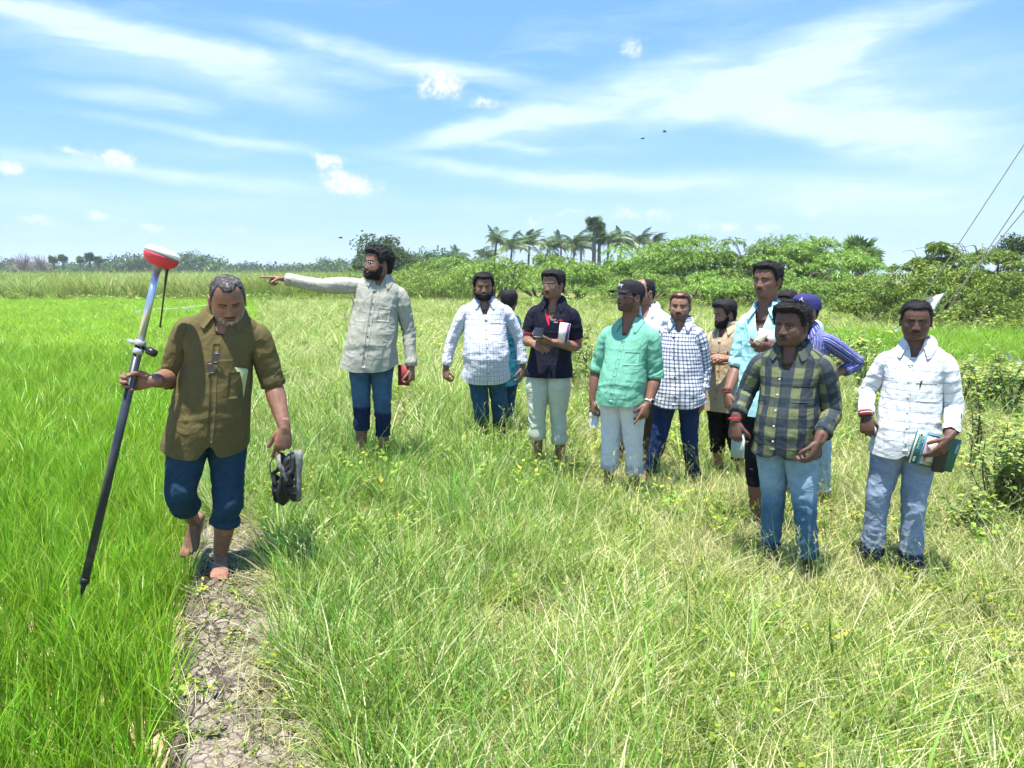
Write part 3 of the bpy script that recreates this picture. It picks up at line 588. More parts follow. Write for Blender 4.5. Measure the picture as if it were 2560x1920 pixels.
def build_scenery():
    r = np.random.default_rng(3)
    # ---- mesquite thicket across the middle and right (u, vtop, vbase in photo pixels, depth)
    def B(name, u, vt, Y, wpx, kind, seed, lab, grp, cat, dens=1.0, depth=None):
        b = P(u, 760, Y); z0 = float(gz(b.x, Y)); h = (P(u, vt, Y).z - z0) * 1.16; w = wpx / FPX * Y
        return bush(name, b.x, Y, w, h, kind, seed, lab, grp, cat, dens, depth)
    G = 'feathery green mesquite bushes of the thicket'
    lst = [(1010, 686, 50, 330, 'yell', 'low yellow green bush at the left end of the thicket'),
           (1120, 648, 54, 280, 'mesq', 'rounded mesquite bush behind the bearded man in the white checked shirt'),
           (1235, 656, 46, 260, 'mesq', 'mesquite bush below the leftmost coconut palms'),
           (1345, 646, 52, 280, 'mesq', 'mesquite bush seen behind the man in the black polo'),
           (1440, 656, 44, 260, 'mesq', 'mesquite bush seen between the black polo and the cap'),
           (1540, 650, 50, 250, 'mesq', 'mesquite bush straight below the tall palmyra palm'),
           (1640, 622, 47, 270, 'mesq', 'mesquite bush on the left slope of the highest hump'),
           (1725, 600, 45, 260, 'mesq', 'tallest mesquite bush with the highest hump of the thicket'),
           (1600, 690, 41, 240, 'mesq', 'low spreading mesquite bush above the man with reddish hair'),
           (1800, 640, 44, 250, 'mesq', 'mesquite bush in the dip right of the highest hump'),
           (1895, 606, 43, 270, 'mesq', 'flat topped mesquite bush above the tallest standing man'),
           (2000, 606, 42, 250, 'mesq', 'mesquite bush with bare arching twigs on top'),
           (2085, 640, 40, 220, 'mesq', 'mesquite bush beside the small palmyra palm'),
           (1780, 690, 38, 260, 'mesq', 'dark low mesquite bush behind the tallest man'),
           (1950, 680, 37, 280, 'mesq', 'drooping mesquite bush above the blue cap'),
           (2110, 700, 36, 220, 'yell', 'sloping yellow green bush at the right end of the thicket')]
    for i, (u, vt, Y, w, k, lab) in enumerate(lst): B('mesquite_bush', u, vt, Y, w, k, 100 + i, lab, G, 'bush', 1.35)
    G2 = 'vine grown bushes at the right edge'
    for i, (u, vt, Y, w, k, lab, dn) in enumerate([
            (2330, 628, 27, 190, 'yell', 'spreading flat topped thorn tree under the guy wires', 1.6), (2460, 618, 28, 230, 'yell', 'wide thorn tree with flat crown at the right edge', 1.6),
            (2250, 700, 26, 190, 'viny', 'vine covered mound left of the white cloth strip', 1.5), (2380, 690, 25, 210, 'viny', 'vine covered bush behind the white cloth strip', 1.6),
            (2520, 690, 24, 220, 'viny', 'brownish vine covered bush at the right picture edge', 1.6), (2180, 740, 27, 160, 'viny', 'low leafy mound at the foot of the gap in the trees', 1.3),
            (2450, 740, 23, 200, 'viny', 'low dark bush above the strip of rice', 1.4), (2290, 752, 24, 170, 'viny', 'low pale bush behind the head of the man in the striped white shirt', 1.3)]):
        B('thorn_bush', u, vt, Y, w, k, 200 + i, lab, G2, 'bush', dn)
    B('broadleaf_tree', 2520, 600, 34, 110, 'mid', 230, 'small darker tree behind the flat crown at the right edge', None, 'tree', 1.0)
    # ---- taller trees behind
    G3 = 'broad leaved trees behind the thicket'
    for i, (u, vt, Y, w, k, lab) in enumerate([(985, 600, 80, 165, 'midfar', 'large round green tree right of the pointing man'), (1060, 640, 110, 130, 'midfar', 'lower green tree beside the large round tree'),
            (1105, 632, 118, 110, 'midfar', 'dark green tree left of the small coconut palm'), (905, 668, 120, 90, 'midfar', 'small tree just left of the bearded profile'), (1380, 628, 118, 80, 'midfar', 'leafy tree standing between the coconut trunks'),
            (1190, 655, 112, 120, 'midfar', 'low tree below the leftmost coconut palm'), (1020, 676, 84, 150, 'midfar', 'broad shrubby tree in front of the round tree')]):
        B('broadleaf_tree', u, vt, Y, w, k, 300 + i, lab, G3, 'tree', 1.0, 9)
    G4 = 'distant trees along the left horizon'
    far = [(20, 662, 300, 90), (95, 668, 290, 80), (150, 672, 280, 90), (215, 668, 280, 110), (290, 676, 300, 80), (355, 652, 250, 110), (420, 660, 300, 80), (480, 648, 270, 110), (525, 668, 300, 80), (575, 668, 320, 70), (610, 672, 300, 60),
           (640, 668, 320, 70), (700, 676, 330, 70), (745, 672, 300, 90), (800, 664, 280, 80), (840, 658, 260, 70), (875, 676, 300, 70), (385, 680, 320, 80), (455, 684, 320, 80), (660, 682, 340, 90), (775, 680, 300, 90), (245, 684, 300, 80), (50, 684, 300, 90), (560, 684, 340, 70), (720, 686, 340, 80), (930, 678, 250, 90)]
    LABS = ['at the far left picture edge', 'just left of the bare brown trees', 'low and behind the bare brown trees', 'between the bare trees and the first palmyras', 'below the first pair of palmyras', 'low one between the two palmyra clusters', 'below the three spaced palmyras', 'just right of the three palmyras', 'left of the survey pole top, low and wide', 'tallest one, directly left of the red receiver', 'behind the antenna of the receiver', 'broad dome right of the red receiver', 'low one right of the broad dome', 'left above the olive man head', 'above the olive man head', 'right above the olive man head', 'low, between olive man and left pylon', 'beside the left pylon', 'between the two pylons', 'just left of the right pylon', 'under the right pylon', 'above the pointing fingers', 'above the pointing wrist', 'above the pointing forearm', 'above the pointing elbow', 'above the pointing upper arm', 'by the shoulder of the pointing man', 'just left of the bearded profile']
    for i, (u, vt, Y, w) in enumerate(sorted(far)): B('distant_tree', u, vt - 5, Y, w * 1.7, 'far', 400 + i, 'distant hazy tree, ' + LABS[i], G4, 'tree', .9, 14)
    # bare brown tree at the far left
    r2 = np.random.default_rng(9)
    M_TW = mat('bare_twig', (.24, .19, .16), .9, .1)
    for i, (u, vt, w) in enumerate([(62, 632, 9.5), (104, 636, 7.5)]):
        b = P(u, 680, 230); z0 = float(gz(b.x, 230)); H = P(u, vt, 230).z - z0
        root = empty('bare_tree', (b.x, 230, z0), ['wider leafless brown tree at the far left horizon', 'narrower leafless brown tree next to the wider one'][i], 'tree', 'leafless trees at the far left')
        tr = [tube([(b.x, 230, z0), (b.x, 230, z0 + H * .45)], [.35, .25], 6)]; mk('trunk', *join(tr), M_TW, root)
        tw = []
        for k in range(150):
            a = r2.uniform(0, 6.283); e = r2.uniform(.15, 1.4); L = H * .62 * r2.uniform(.6, 1); s = np.array([b.x, 230, z0 + H * r2.uniform(.25, .5)])
            d = np.array([math.cos(a) * math.cos(e) * w * .62 / (H * .6), math.sin(a) * math.cos(e), math.sin(e)]) * L
            tw.append(tube([s, s + d * .5 + r2.normal(size=3) * .4, s + d], [.09, .07, .04], 3, caps=False))
        mk('crown', *join(tw), M_TW, root)
    # ---- palms
    G5 = 'coconut palms in the row behind the thicket'
    coc = [(1233, 573, 118, 'leftmost tall coconut palm of the row, crown blown to the right', .6), (1275, 592, 112, 'shorter coconut palm just right of the leftmost tall one', .3), (1320, 582, 115, 'bushy coconut palm standing alone third from the left', .2),
           (1368, 590, 125, 'small crowned coconut palm right of the bushy one', 0), (1402, 584, 125, 'slim coconut palm with star shaped crown left of the palmyra', 0), (1432, 586, 112, 'drooping coconut palm left of the palmyra pair', .2),
           (1452, 592, 120, 'coconut palm half hidden by its neighbour left of the palmyra', 0), (1517, 576, 114, 'coconut palm close against the right side of the palmyra', .2), (1546, 575, 118, 'coconut palm with windblown fronds second right of the palmyra', .5),
           (1592, 582, 125, 'coconut palm by itself between the palmyra and the highest hump', .3), (1627, 590, 128, 'last coconut palm at the right end of the row', .3), (1213, 616, 135, 'short coconut palm below the leftmost tall one', 0),
           (1140, 620, 140, 'small lone coconut palm left of the row', .3)]
    for i, (u, vt, Y, lab, ln) in enumerate(coc): palm('coconut', u, vt, 690, Y, i, lab, G5, ln)
    palm('palmyra', 1484, 543, 690, 105, 0, 'tall palmyra fan palm rising above the coconut row', 'palmyra fan palms')
    palm('palmyra', 1497, 575, 690, 112, 1, 'lower palmyra fan palm tucked against the tall one', 'palmyra fan palms')
    palm('palmyra', 2142, 600, 740, 50, 2, 'palmyra fan palm at the right end of the mesquite thicket', 'palmyra fan palms')
    for i, (u, vt, Y, lab) in enumerate([(136, 640, 215, 'first of two close small palmyras at the far left'), (160, 637, 215, 'second of two close small palmyras at the far left'), (204, 642, 230, 'leftmost of three spaced palmyras on the left horizon'),
                                          (227, 634, 200, 'middle and tallest of three palmyras on the left horizon'), (248, 641, 205, 'rightmost of three spaced palmyras on the left horizon')]):
        palm('palmyra', u, vt, 690, Y, i, lab, 'small palmyras on the left horizon')
    # ---- pylons
    M_ST = mat('galvanised_steel', (.35, .37, .40), .5, .5, .6)
    for i, (u, vt, lab) in enumerate([(600, 652, 'left lattice pylon on the horizon'), (673, 652, 'right lattice pylon on the horizon, near the pointing fingers')]):
        Y = 900; t = P(u, vt, Y); root = empty('pylon', (t.x, Y, 0), lab, 'pylon', 'lattice pylons on the horizon'); H = t.z; wl = []
        for sx in (-1, 1):
            for sy in (-1, 1): wl.append(tube([(t.x + sx * 3.2, Y + sy * 3.2, 0), (t.x + sx * .9, Y + sy * .9, H * .7), (t.x + sx * .6, Y + sy * .6, H)], .16, 4))
        for k in range(9):
            za, zb = H * k / 10, H * (k + 1) / 10; wa, wb = 3.2 - 2.5 * k / 10, 3.2 - 2.5 * (k + 1) / 10
            for s in (-1, 1): wl.append(tube([(t.x - s * wa, Y - wa, za), (t.x + s * wb, Y - wb, zb)], .1, 3))
        mk('tower', *join(wl), M_ST, root)
        for zf in (.74, .86, .97): mk('crossarm', *tube([(t.x - 4.2, Y, H * zf), (t.x, Y, H * zf + .6), (t.x + 4.2, Y, H * zf)], .2, 4), M_ST, root)
    # ---- guy wires from a mast outside the frame down behind the bushes
    M_W = mat('wire_steel', (.50, .42, .38), .6, .3)
    for i, (a, b, lab) in enumerate([((2560, 362), (2340, 696), 'upper and leftmost steel guy wire crossing the sky at right'), ((2560, 490), (2395, 735), 'middle steel guy wire at the right edge'), ((2560, 527), (2390, 730), 'lowest steel guy wire at the right edge')]):
        Ya, Yb = (19, 21.8); p0, p1 = P(*a, Ya), P(*b, Yb); d = p1 - p0; g = p0 + d * ((p0.z + .1) / max(.1, p0.z - p1.z)) if False else p1
        pts = [p0 - d * 1.6, p0, p0 + d * .5, p1, p1 + d * ((p1.z - float(gz(p1.x, p1.y)) + .15) / max(.05, -d.z))]
        tag(mk('guy_wire', *tube(pts, .014, 6), M_W), lab, 'guy wire', 'guy wires at the right edge')
    # the mast they hang from stands outside the frame: only the wires are in view
    # ---- white cloth strip blown on a slanting stick
    M_CL = mat('white_cloth', (.78, .78, .76), .8, .1, trans=.3)
    Y = 15.0; s = [P(2290, 765, Y), P(2310, 752, Y), P(2335, 742, Y), P(2368, 727, Y)]; n = 14
    top = resample(s, n); wid = np.interp(np.linspace(0, 1, n), [0, .3, .8, 1], [.20, .26, .20, .03])
    rows = []
    for j in range(5):
        q = j / 4; rows.append(top + np.stack([0.12 * q * wid, .06 * np.sin(np.arange(n) * .9 + j) * (wid > .03), -wid * q], 1))
    root = empty('cloth_strip', tuple(s[0]), 'white cloth strip blowing on a leaning stick behind the rightmost man', 'cloth')
    v = np.array(rows).reshape(-1, 3); v2 = v + [0, .004, 0]; q = gridf(5, n); mk('strip', np.concatenate([v, v2]), np.concatenate([q, q[:, ::-1] + len(v)]), M_CL, root)
    b = P(2262, 850, Y); mk('stick', *tube([(s[1].x - .35, Y + .1, float(gz(s[1].x, Y)) - .05), tuple(s[1]), tuple(s[2] + Vector((0, .02, .01)))], .012, 6), M_BARK, root)
    # ---- string with plastic strips across the far paddy
    M_PL = mat('plastic_strip', (.8, .8, .82), .3, .5)
    pts = [P(u, v, Y) for u, v, Y in [(335, 778, 31), (400, 770, 31), (430, 772, 31), (520, 762, 31), (560, 760, 31)]]
    root = empty('bird_scaring_line', (pts[0].x, 31, float(gz(pts[0].x, 31))), 'white string with plastic strips stretched over the far paddy', 'string')
    mk('string', *tube(pts, .005, 5), M_PL, root)
    for sx, sy in ((pts[0], 0), (pts[-1], 0)): mk('peg', *tube([(sx.x, sx.y, float(gz(sx.x, sx.y)) - .05), tuple(sx)], .02, 6), M_BARK, root)
    for k, t in enumerate((0.02, .10, .55, .62, .95)):
        p = pts[0].lerp(pts[-1], t); p.z = float(np.interp(p.x, [q.x for q in pts], [q.z for q in pts]))
        a = np.array([[0, 0, 0], [.30, .02, .02], [.34, .03, -.08], [.16, .03, -.12], [.02, 0, -.09]]) * random.uniform(.45, .75); a2 = a + [0, .01, 0]
        m_ = join([(a, [(0, 1, 2, 3, 4)]), (a2, [(4, 3, 2, 1, 0)])]); mk('plastic_strip', m_[0] + np.array(p), m_[1], M_PL, root)
    # ---- shrubs with stems and pale leaves in the middle distance and at the right
    M_SH = leafmat('shrub_leaf', [(0, (.14, .23, .05)), (.5, (.28, .40, .09)), (.9, (.45, .55, .15)), (1, (.60, .55, .10))], .42, .35, .03, vary=.6)
    M_FL = mat('white_flower', (.82, .78, .80), .6, .2, trans=.3)
    def shrub(u, v, Y, h, w, lf, n, seed, lab, grp, flowers=0, cat='shrub'):
        r = np.random.default_rng(seed); b = P(u, v, Y); z0 = float(gz(b.x, Y)); root = empty('leafy_shrub', (b.x, Y, z0), lab, cat, grp); stems = []; V, Q, T, n0 = [], [], [], 0; tips = []
        for k in range(n):
            a = r.uniform(0, 6.283); e = np.array([math.cos(a) * w * r.uniform(.2, 1), math.sin(a) * w * r.uniform(.2, 1) * .8, h * r.uniform(.55, 1)]); m_ = e * .5 + [0, 0, h * .1] + r.normal(size=3) * .05 * h
            pts = resample([(0, 0, -.05), tuple(m_), tuple(e)], 9); stems.append(tube(pts + [b.x, Y, z0], np.linspace(.006 + h * .004, .002, 9), 5)); tips.append(pts[-1])
            for q in range(int(h / lf * 3.2)):
                s0 = r.uniform(.12, 1); p0 = np.array([np.interp(s0 * 8, range(9), pts[:, c]) for c in range(3)]); c = r.uniform(0, 6.283); l = lf * r.uniform(.5, 1.15)
                dv = np.array([math.cos(c), math.sin(c), r.uniform(-.6, .35)]) * l; sd_ = np.array([-math.sin(c), math.cos(c), r.uniform(-.3, .3)]) * l * .38; up = np.array([0, 0, l * .10]); p0 = p0 + dv * .25
                V.append(np.array([p0, p0 + dv * .3 + sd_ + up, p0 + dv * .65 + sd_ * .7 + up, p0 + dv, p0 + dv * .65 - sd_ * .7 + up, p0 + dv * .3 - sd_ + up, p0 + dv * .45])); T.append(np.full(7, r.uniform(0, 1)))
                Q += [(n0, n0 + 1, n0 + 6), (n0 + 1, n0 + 2, n0 + 6), (n0 + 2, n0 + 3, n0 + 6), (n0 + 3, n0 + 4, n0 + 6), (n0 + 4, n0 + 5, n0 + 6), (n0 + 5, n0, n0 + 6)]; n0 += 7
        mk('stem', *join(stems), M_BARK, root); mk('foliage', np.concatenate(V) + [b.x, Y, z0], Q, M_SH, root, False, {'tint': ('FLOAT', np.concatenate(T))})
        for k in range(flowers):
            p = tips[k % len(tips)] + np.array([b.x, Y, z0]) + r.normal(size=3) * .05; q = np.linspace(0, 6.283, 6)[:-1]; rr = .035
            v = np.concatenate([[[0, 0, 0]], np.stack([np.cos(q) * rr, -.02 + 0 * q, np.sin(q) * rr], 1), np.stack([np.cos(q + .6) * rr * .8, -.01 + 0 * q, np.sin(q + .6) * rr * .8], 1)])
            f = [(0, 1 + i, 6 + i) for i in range(5)] + [(0, 6 + i, 1 + (i + 1) % 5) for i in range(5)]; mk('flower', v + p, f, M_FL, root, False)
    G6 = 'leafy flowering shrubs in the field'
    sh = [(1440, 850, 13.5, .95, .45, 'tall leafy shrub right of the man in the black polo', 1), (1480, 880, 12, .80, .4, 'leafy shrub left of the green shirted man', 0), (1425, 905, 11, .6, .45, 'low shrub by the elbow of the black polo', 0),
          (1490, 930, 10.5, .55, .4, 'lowest shrub between black polo and green shirt', 0), (1745, 860, 12.5, .7, .35, 'pale shrub between the reddish haired man and the beige shirt', 2), (2170, 850, 11.5, 1.0, .55, 'dense shrub behind the folded blue striped arm', 1),
          (2090, 850, 13, .9, .5, 'shrub behind the blue cap', 0), (2220, 880, 10.8, .8, .45, 'leafy shrub left of the rightmost man', 2), (2150, 930, 9.5, .6, .45, 'low shrub below the folded blue striped arm', 0), (2360, 905, 10.2, .75, .4, 'flowering shrub just right of the rightmost man', 3),
          (2410, 930, 10, .8, .35, 'upright shrub with white flowers near the strip of rice', 2), (2470, 930, 9.6, .9, .35, 'upright leafy shrub with bare lower stem at right', 1), (2530, 950, 9.2, 1.0, .4, 'tallest leafy shrub at the right picture edge', 1), (2130, 820, 14.5, .9, .6, 'far shrub in front of the thicket at right', 0), (2300, 870, 12.2, .7, .5, 'shrub with white blossoms behind the rightmost man', 3)]
    for i, (u, v, Y, h, w, lab, fl) in enumerate(sh): shrub(u, v, Y, h, w, .085, 11, 500 + i, lab, G6, fl)
    shrub(2490, 1290, 5.5, .78, .42, .046, 26, 601, 'dense low bush with some yellow leaves at the right edge', 'bushes near the right edge', 0, 'bush')
    shrub(2440, 1010, 6.4, .95, .10, .045, 4, 602, 'slim upright weed climbing above the low bush at right', 'bushes near the right edge', 0, 'weed')
    shrub(2550, 1320, 5.3, .6, .28, .05, 26, 603, 'reddish stemmed bush cut by the right picture edge', 'bushes near the right edge', 0, 'bush')
    shrub(2420, 1340, 5.1, .35, .22, .05, 16, 604, 'small pale bush in front of the dense low bush', 'bushes near the right edge', 0, 'bush')
    # ---- birds
    M_BD = mat('bird_feather', (.04, .035, .03), .7, .2)
    for u, v, lab, s, a in [(1606, 347, 'left of two small birds high in the sky', 1, .3), (1661, 330, 'right of two small birds high in the sky', 1.15, -.4), (851, 595, 'small bird flying low left of the pointing man', 1.1, .1)]:
        p = P(u, v, 60); root = empty('bird', tuple(p), lab, 'bird', 'birds in the sky'); m3 = rotm(a, 0, 0) * s
        bd = tube([(-.16, 0, 0), (-.06, 0, .01), (.06, 0, .01), (.14, 0, .02), (.19, 0, .02)], [.008, .035, .042, .025, .006], 8)
        mk('body', bd[0] @ m3.T + np.array(p), bd[1], M_BD, root)
        for sg in (-1, 1):
            w_ = np.array([[.06, 0, .01], [.09, sg * .18, .09], [.0, sg * .42, .04], [-.05, sg * .2, .07], [-.06, 0, .01]]); w2 = w_ - [0, 0, .008]
            w_, f_ = join([(w_, [(0, 1, 2, 3, 4)]), (w2, [(4, 3, 2, 1, 0)])]); mk('wing', w_ @ m3.T + np.array(p), f_, M_BD, root, False)
# ================================================================ people
TMP = bpy.data.scenes.new('workbench')
def evaluate(v, f, mods):
    me = bpy.data.meshes.new('w'); me.from_pydata([tuple(a) for a in np.asarray(v)], [], [tuple(int(i) for i in q) for q in f]); o = bpy.data.objects.new('w', me); TMP.collection.objects.link(o)
    for ty, kw in mods:
        m = o.modifiers.new('m', ty)
        for k, a in kw.items(): setattr(m, k, a)
    vl = TMP.view_layers[0]; vl.update(); dg = vl.depsgraph; e = o.evaluated_get(dg); m2 = bpy.data.meshes.new_from_object(e)
    V = np.empty(len(m2.vertices) * 3, np.float32); m2.vertices.foreach_get('co', V); V = V.reshape(-1, 3)
    n = len(m2.polygons); ls = np.empty(n, np.int32); lt = np.empty(n, np.int32); m2.polygons.foreach_get('loop_start', ls); m2.polygons.foreach_get('loop_total', lt)
    vi = np.empty(len(m2.loops), np.int32); m2.loops.foreach_get('vertex_index', vi)
    F = vi.reshape(-1, 4) if n and (lt == 4).all() else [tuple(vi[a:a + b]) for a, b in zip(ls, lt)]
    bpy.data.objects.remove(o); bpy.data.meshes.remove(me); bpy.data.meshes.remove(m2)
    return V, F
def remesh(parts, voxel, it=3, fac=.5):
    v, f = join(parts)
    return evaluate(v, f, [('REMESH', dict(mode='VOXEL', voxel_size=voxel)), ('SMOOTH', dict(iterations=it, factor=fac))])
def nrm(v): v = np.asarray(v, float); return v / (np.linalg.norm(v) + 1e-12)
def spw(c, e): return np.sign(c) * np.abs(c) ** e
# ---- the head: one surface in its own frame: x person's right, y forward, z up, origin between the eyes' height and the ears
S_ = [0, .04, .10, .18, .28, .38, .48, .58, .68, .78, .87, .93, .97, 1]
Z_ = [.122, .119, .108, .090, .062, .034, .004, -.022, -.046, -.068, -.090, -.103, -.110, -.113]
F_ = [0, .030, .056, .074, .087, .0925, .089, .090, .091, .089, .086, .078, .058, 0]
B_ = [0, .035, .064, .084, .096, .099, .097, .090, .080, .068, .057, .050, .043, 0]
W_ = [0, .028, .050, .066, .0755, .078, .0775, .0755, .072, .066, .056, .046, .034, 0]
class Head:
    res = 96
    def __init__(s, M, o, hs=1.0, jaw=1.0, nose=1.0, mouth=0.0): s.M, s.o, s.hs, s.jaw, s.nose, s.mouth = M, np.array(o, float), hs, jaw, nose, mouth
    def wid(s, z): w = hint(-z, -np.array(Z_), W_); return w * (1 + (s.jaw - 1) * sstep(.02, -.07, z))
    def disp(s, x, z):
        g = lambda cx, sx, cz, sz: np.exp(-((x - cx) / sx) ** 2 - ((z - cz) / sz) ** 2)
        ax = np.abs(x); k = s.nose
        hN = np.interp(z, [-.052, -.045, -.036, -.02, .0, .018, .03], [0, .009, .021, .017, .010, .003, 0]) * k; sN = np.interp(z, [-.045, -.03, 0, .02], [.0125, .0115, .0075, .009])
        d = hN * np.exp(-(x / sN) ** 2) + .008 * k * np.exp(-((ax - .0145) / .006) ** 2 - ((z + .037) / .007) ** 2)
        d += -.0105 * np.exp(-((ax - .032) / .0165) ** 2 - ((z - .001) / .0105) ** 2) + .0052 * np.exp(-((ax - .0315) / .011) ** 2 - ((z - .0) / .006) ** 2)
        d += .0045 * np.exp(-((ax - .028) / .022) ** 2 - ((z - .021) / .007) ** 2) + .003 * np.exp(-((ax - .047) / .016) ** 2 - ((z + .022) / .014) ** 2)
        d += .0052 * g(0, .021, -.0565, .0042) + .0060 * g(0, .018, -.0685, .0048) - (.0045 + .006 * s.mouth) * g(0, .020, -.0625, .0022 + .003 * s.mouth) + .005 * g(0, .017, -.094, .010) - .003 * g(0, .02, -.079, .006)
        d += -.0022 * np.exp(-((ax - .028 - (-.03 - z) * .35) / .004) ** 2 - ((z + .047) / .013) ** 2)
        return d
    def surf(s, th, q, off=0.0):
        """q 0..1 from crown to chin, th angle from the front"""
        z = hint(q, S_, Z_); f = hint(q, S_, F_); b = hint(q, S_, B_); w = s.wid(z) ; sn, cs = np.sin(th), np.cos(th)
        n = 2 / 2.25; x = w * spw(sn, n); y = np.where(cs > 0, f, b) * spw(cs, n); y = y - .006
        fw = sstep(.05, .55, cs); y = y + s.disp(x, z) * fw
        p = np.stack([x, y, z + 0 * x], -1)
        if np.any(off):
            nn = np.stack([x / (w**2 + 2e-4), (y + .006) / (np.where(cs > 0, f, b)**2 + 2e-4), np.clip((z - .015) / .011, -60, 160)], -1); nn /= np.linalg.norm(nn, axis=-1)[..., None] + 1e-9
            p = p + nn * np.asarray(off)[..., None] if np.ndim(off) else p + nn * off
        return p
    def front(s, x, z, off=0.0):
        x, z = np.broadcast_arrays(np.asarray(x, float), np.asarray(z, float)); w = s.wid(z); f = hint(-z, -np.array(Z_), F_)
        y = f * np.clip(1 - np.abs(x / w) ** 2.25, 0, 1) ** (1 / 2.25) - .006; cs = np.clip(y / f, 0, 1)
        return np.stack([x, y + s.disp(x, z) + off, z], -1)
    def W(s, p): return (np.asarray(p) * s.hs) @ s.M.T + s.o
    def mesh(s):
        th = np.linspace(-math.pi, math.pi, s.res + 1)[:-1]; th = th - .42 * np.sin(th) ; q = np.concatenate([[0.004], np.linspace(.02, .997, int(s.res * .88))])
        T, Q = np.meshgrid(th, q); p = s.surf(T, Q); v, f = loft(s.W(p)); return v, f
    def ear(s, sg):
        a = np.linspace(0, 6.283, 15)[:-1]; rings = []
        for k, (sc, dx) in enumerate([(.55, -.004), (.85, .004), (1.0, .010), (1.0, .014), (.78, .0155), (.5, .011), (.2, .008)]):
            yy = np.cos(a) * .0175 * sc * (1 + .25 * np.sin(a)); zz = np.sin(a) * .0315 * sc * (1 + .12 * np.sin(a)); rings.append(np.stack([sg * (s.wid(np.array(0.0)) - .004 + dx + .10 * (-yy)), -.010 + yy - zz * .12, -.010 + zz], 1))
        return loft([s.W(r) for r in (rings if sg > 0 else [r[::-1] for r in rings])])
def zline(T, tab): return hint(np.degrees(np.abs(T)), [a for a, _ in tab], [b for _, b in tab])
HAIRLINE = {'full': [(0, .070), (30, .073), (50, .068), (66, .040), (78, -.006), (88, .010), (100, .026), (118, -.030), (140, -.062), (180, -.066)],
            'low': [(0, .056), (30, .054), (50, .048), (68, .020), (80, -.020), (90, -.004), (100, .012), (118, -.036), (140, -.070), (180, -.074)],
            'recede': [(0, .074), (22, .086), (38, .098), (52, .088), (64, .050), (80, .000), (90, .0), (100, .012), (118, -.030), (140, -.062), (180, -.066)],
            'bald': [(0, .125), (40, .122), (62, .112), (72, .085), (80, .020), (90, .0), (100, .012), (118, -.030), (140, -.062), (180, -.066)]}
def shell(hd, T, Q, thick, name, m, par, noise=.35, nf=140, seed=0):
    base = hd.surf(T, Q, 0.0); n = fbm(base * nf, 3, seed) * noise; off = thick * (1 + n) - .0015
    p = hd.W(hd.surf(T, Q, off)); g = gridf(*T.shape); tk = thick.ravel(); keep = (tk[g] > .0006).any(1); 
    return mk(name, p.reshape(-1, 3), g[keep], m, par)
def locks(hd, T, Q, thick, n, L, wd, curl, lift, r, sweep=(0, 0, 0)):
    i = r.integers(0, T.size, n * 2); i = i[thick.ravel()[i] > thick.max() * .25][:n]; t = T.ravel()[i] + r.normal(0, .02, len(i)); q = (Q.ravel()[i] + r.normal(0, .004, len(i))).clip(.004, .99); th = thick.ravel()[i]
    p0 = hd.surf(t, q, th * .55); p1 = hd.surf(t, q, th * .55 + .01); nn = p1 - p0; nn /= np.linalg.norm(nn, axis=1)[:, None] + 1e-9
    rd = r.normal(size=(len(i), 3)); tg = rd - nn * (rd * nn).sum(1)[:, None]; tg /= np.linalg.norm(tg, axis=1)[:, None]; dn = np.array([0, 0, -1.0]) + np.array(sweep); dn = dn - nn * (nn @ dn if False else (nn * dn).sum(1)[:, None])
    dirv = nn * lift + tg * curl + dn * (1 - curl) * .8; dirv /= np.linalg.norm(dirv, axis=1)[:, None]; sd = np.cross(dirv, nn); sd /= np.linalg.norm(sd, axis=1)[:, None] + 1e-9
    K = 4; s = np.linspace(0, 1, K); Ls = L * r.uniform(.5, 1.2, len(i)); V = []
    for k in range(K):
        bend = tg[:, [1, 2, 0]] * curl * Ls[:, None] * .5 * s[k] ** 2 - nn * Ls[:, None] * .45 * s[k] ** 2
        c = p0 + dirv * (Ls * s[k])[:, None] + bend; w = sd * wd * (1 - s[k] ** 2 * .85) * .5; V += [c - w, c + w]
    V = np.stack(V, 1).reshape(-1, 3); N = len(i); b = np.arange(N)[:, None] * 2 * K; F = np.concatenate([b + np.array([[2 * k, 2 * k + 1, 2 * k + 3, 2 * k + 2]]) for k in range(K - 1)])
    return hd.W(V), F
def hair(hd, par, style, m, r, thick=None):
    T, Q = np.meshgrid(np.linspace(-math.pi, math.pi, 73), np.linspace(.003, .80, 60)); z = hint(Q, S_, Z_)
    tab = HAIRLINE[style['line']]; T0 = style.get('t', .012); e = z - zline(T, tab) + .004 * fbm(np.stack([T * 9, z * 120, T * 0], -1), 2, 3)
    full = T0 * sstep(0, .016 if T0 > .008 else .008, e)
    if 'side' in style: full = full * np.interp(z, [.02, .075], [style['side'], 1])          # short sides
    if 'front' in style: full = full * (1 + style['front'] * sstep(.45, 1, np.cos(T)) * sstep(.05, .1, z))
    if style.get('back'): full = full * (1 + style['back'] * sstep(.2, 1, -np.cos(T)) * (z < .06))
    v = hd.W(hd.surf(T, Q, full * (1 + style.get('n', .3) * fbm(hd.surf(T, Q) * style.get('nf', 90), 3, 5)) - .0012)); g = gridf(*T.shape); keep = (full.ravel()[g] > .0006).any(1)
    lv, lf = locks(hd, T, Q, full, style.get('k', 900), style.get('L', .018), style.get('w', .0032), style.get('curl', .8), style.get('lift', .6), r, style.get('sweep', (0, 0, 0)))
    V = np.concatenate([v.reshape(-1, 3), lv]); F = np.concatenate([g[keep], lf + v.size // 3]); return mk('hair', V, F, m, par)
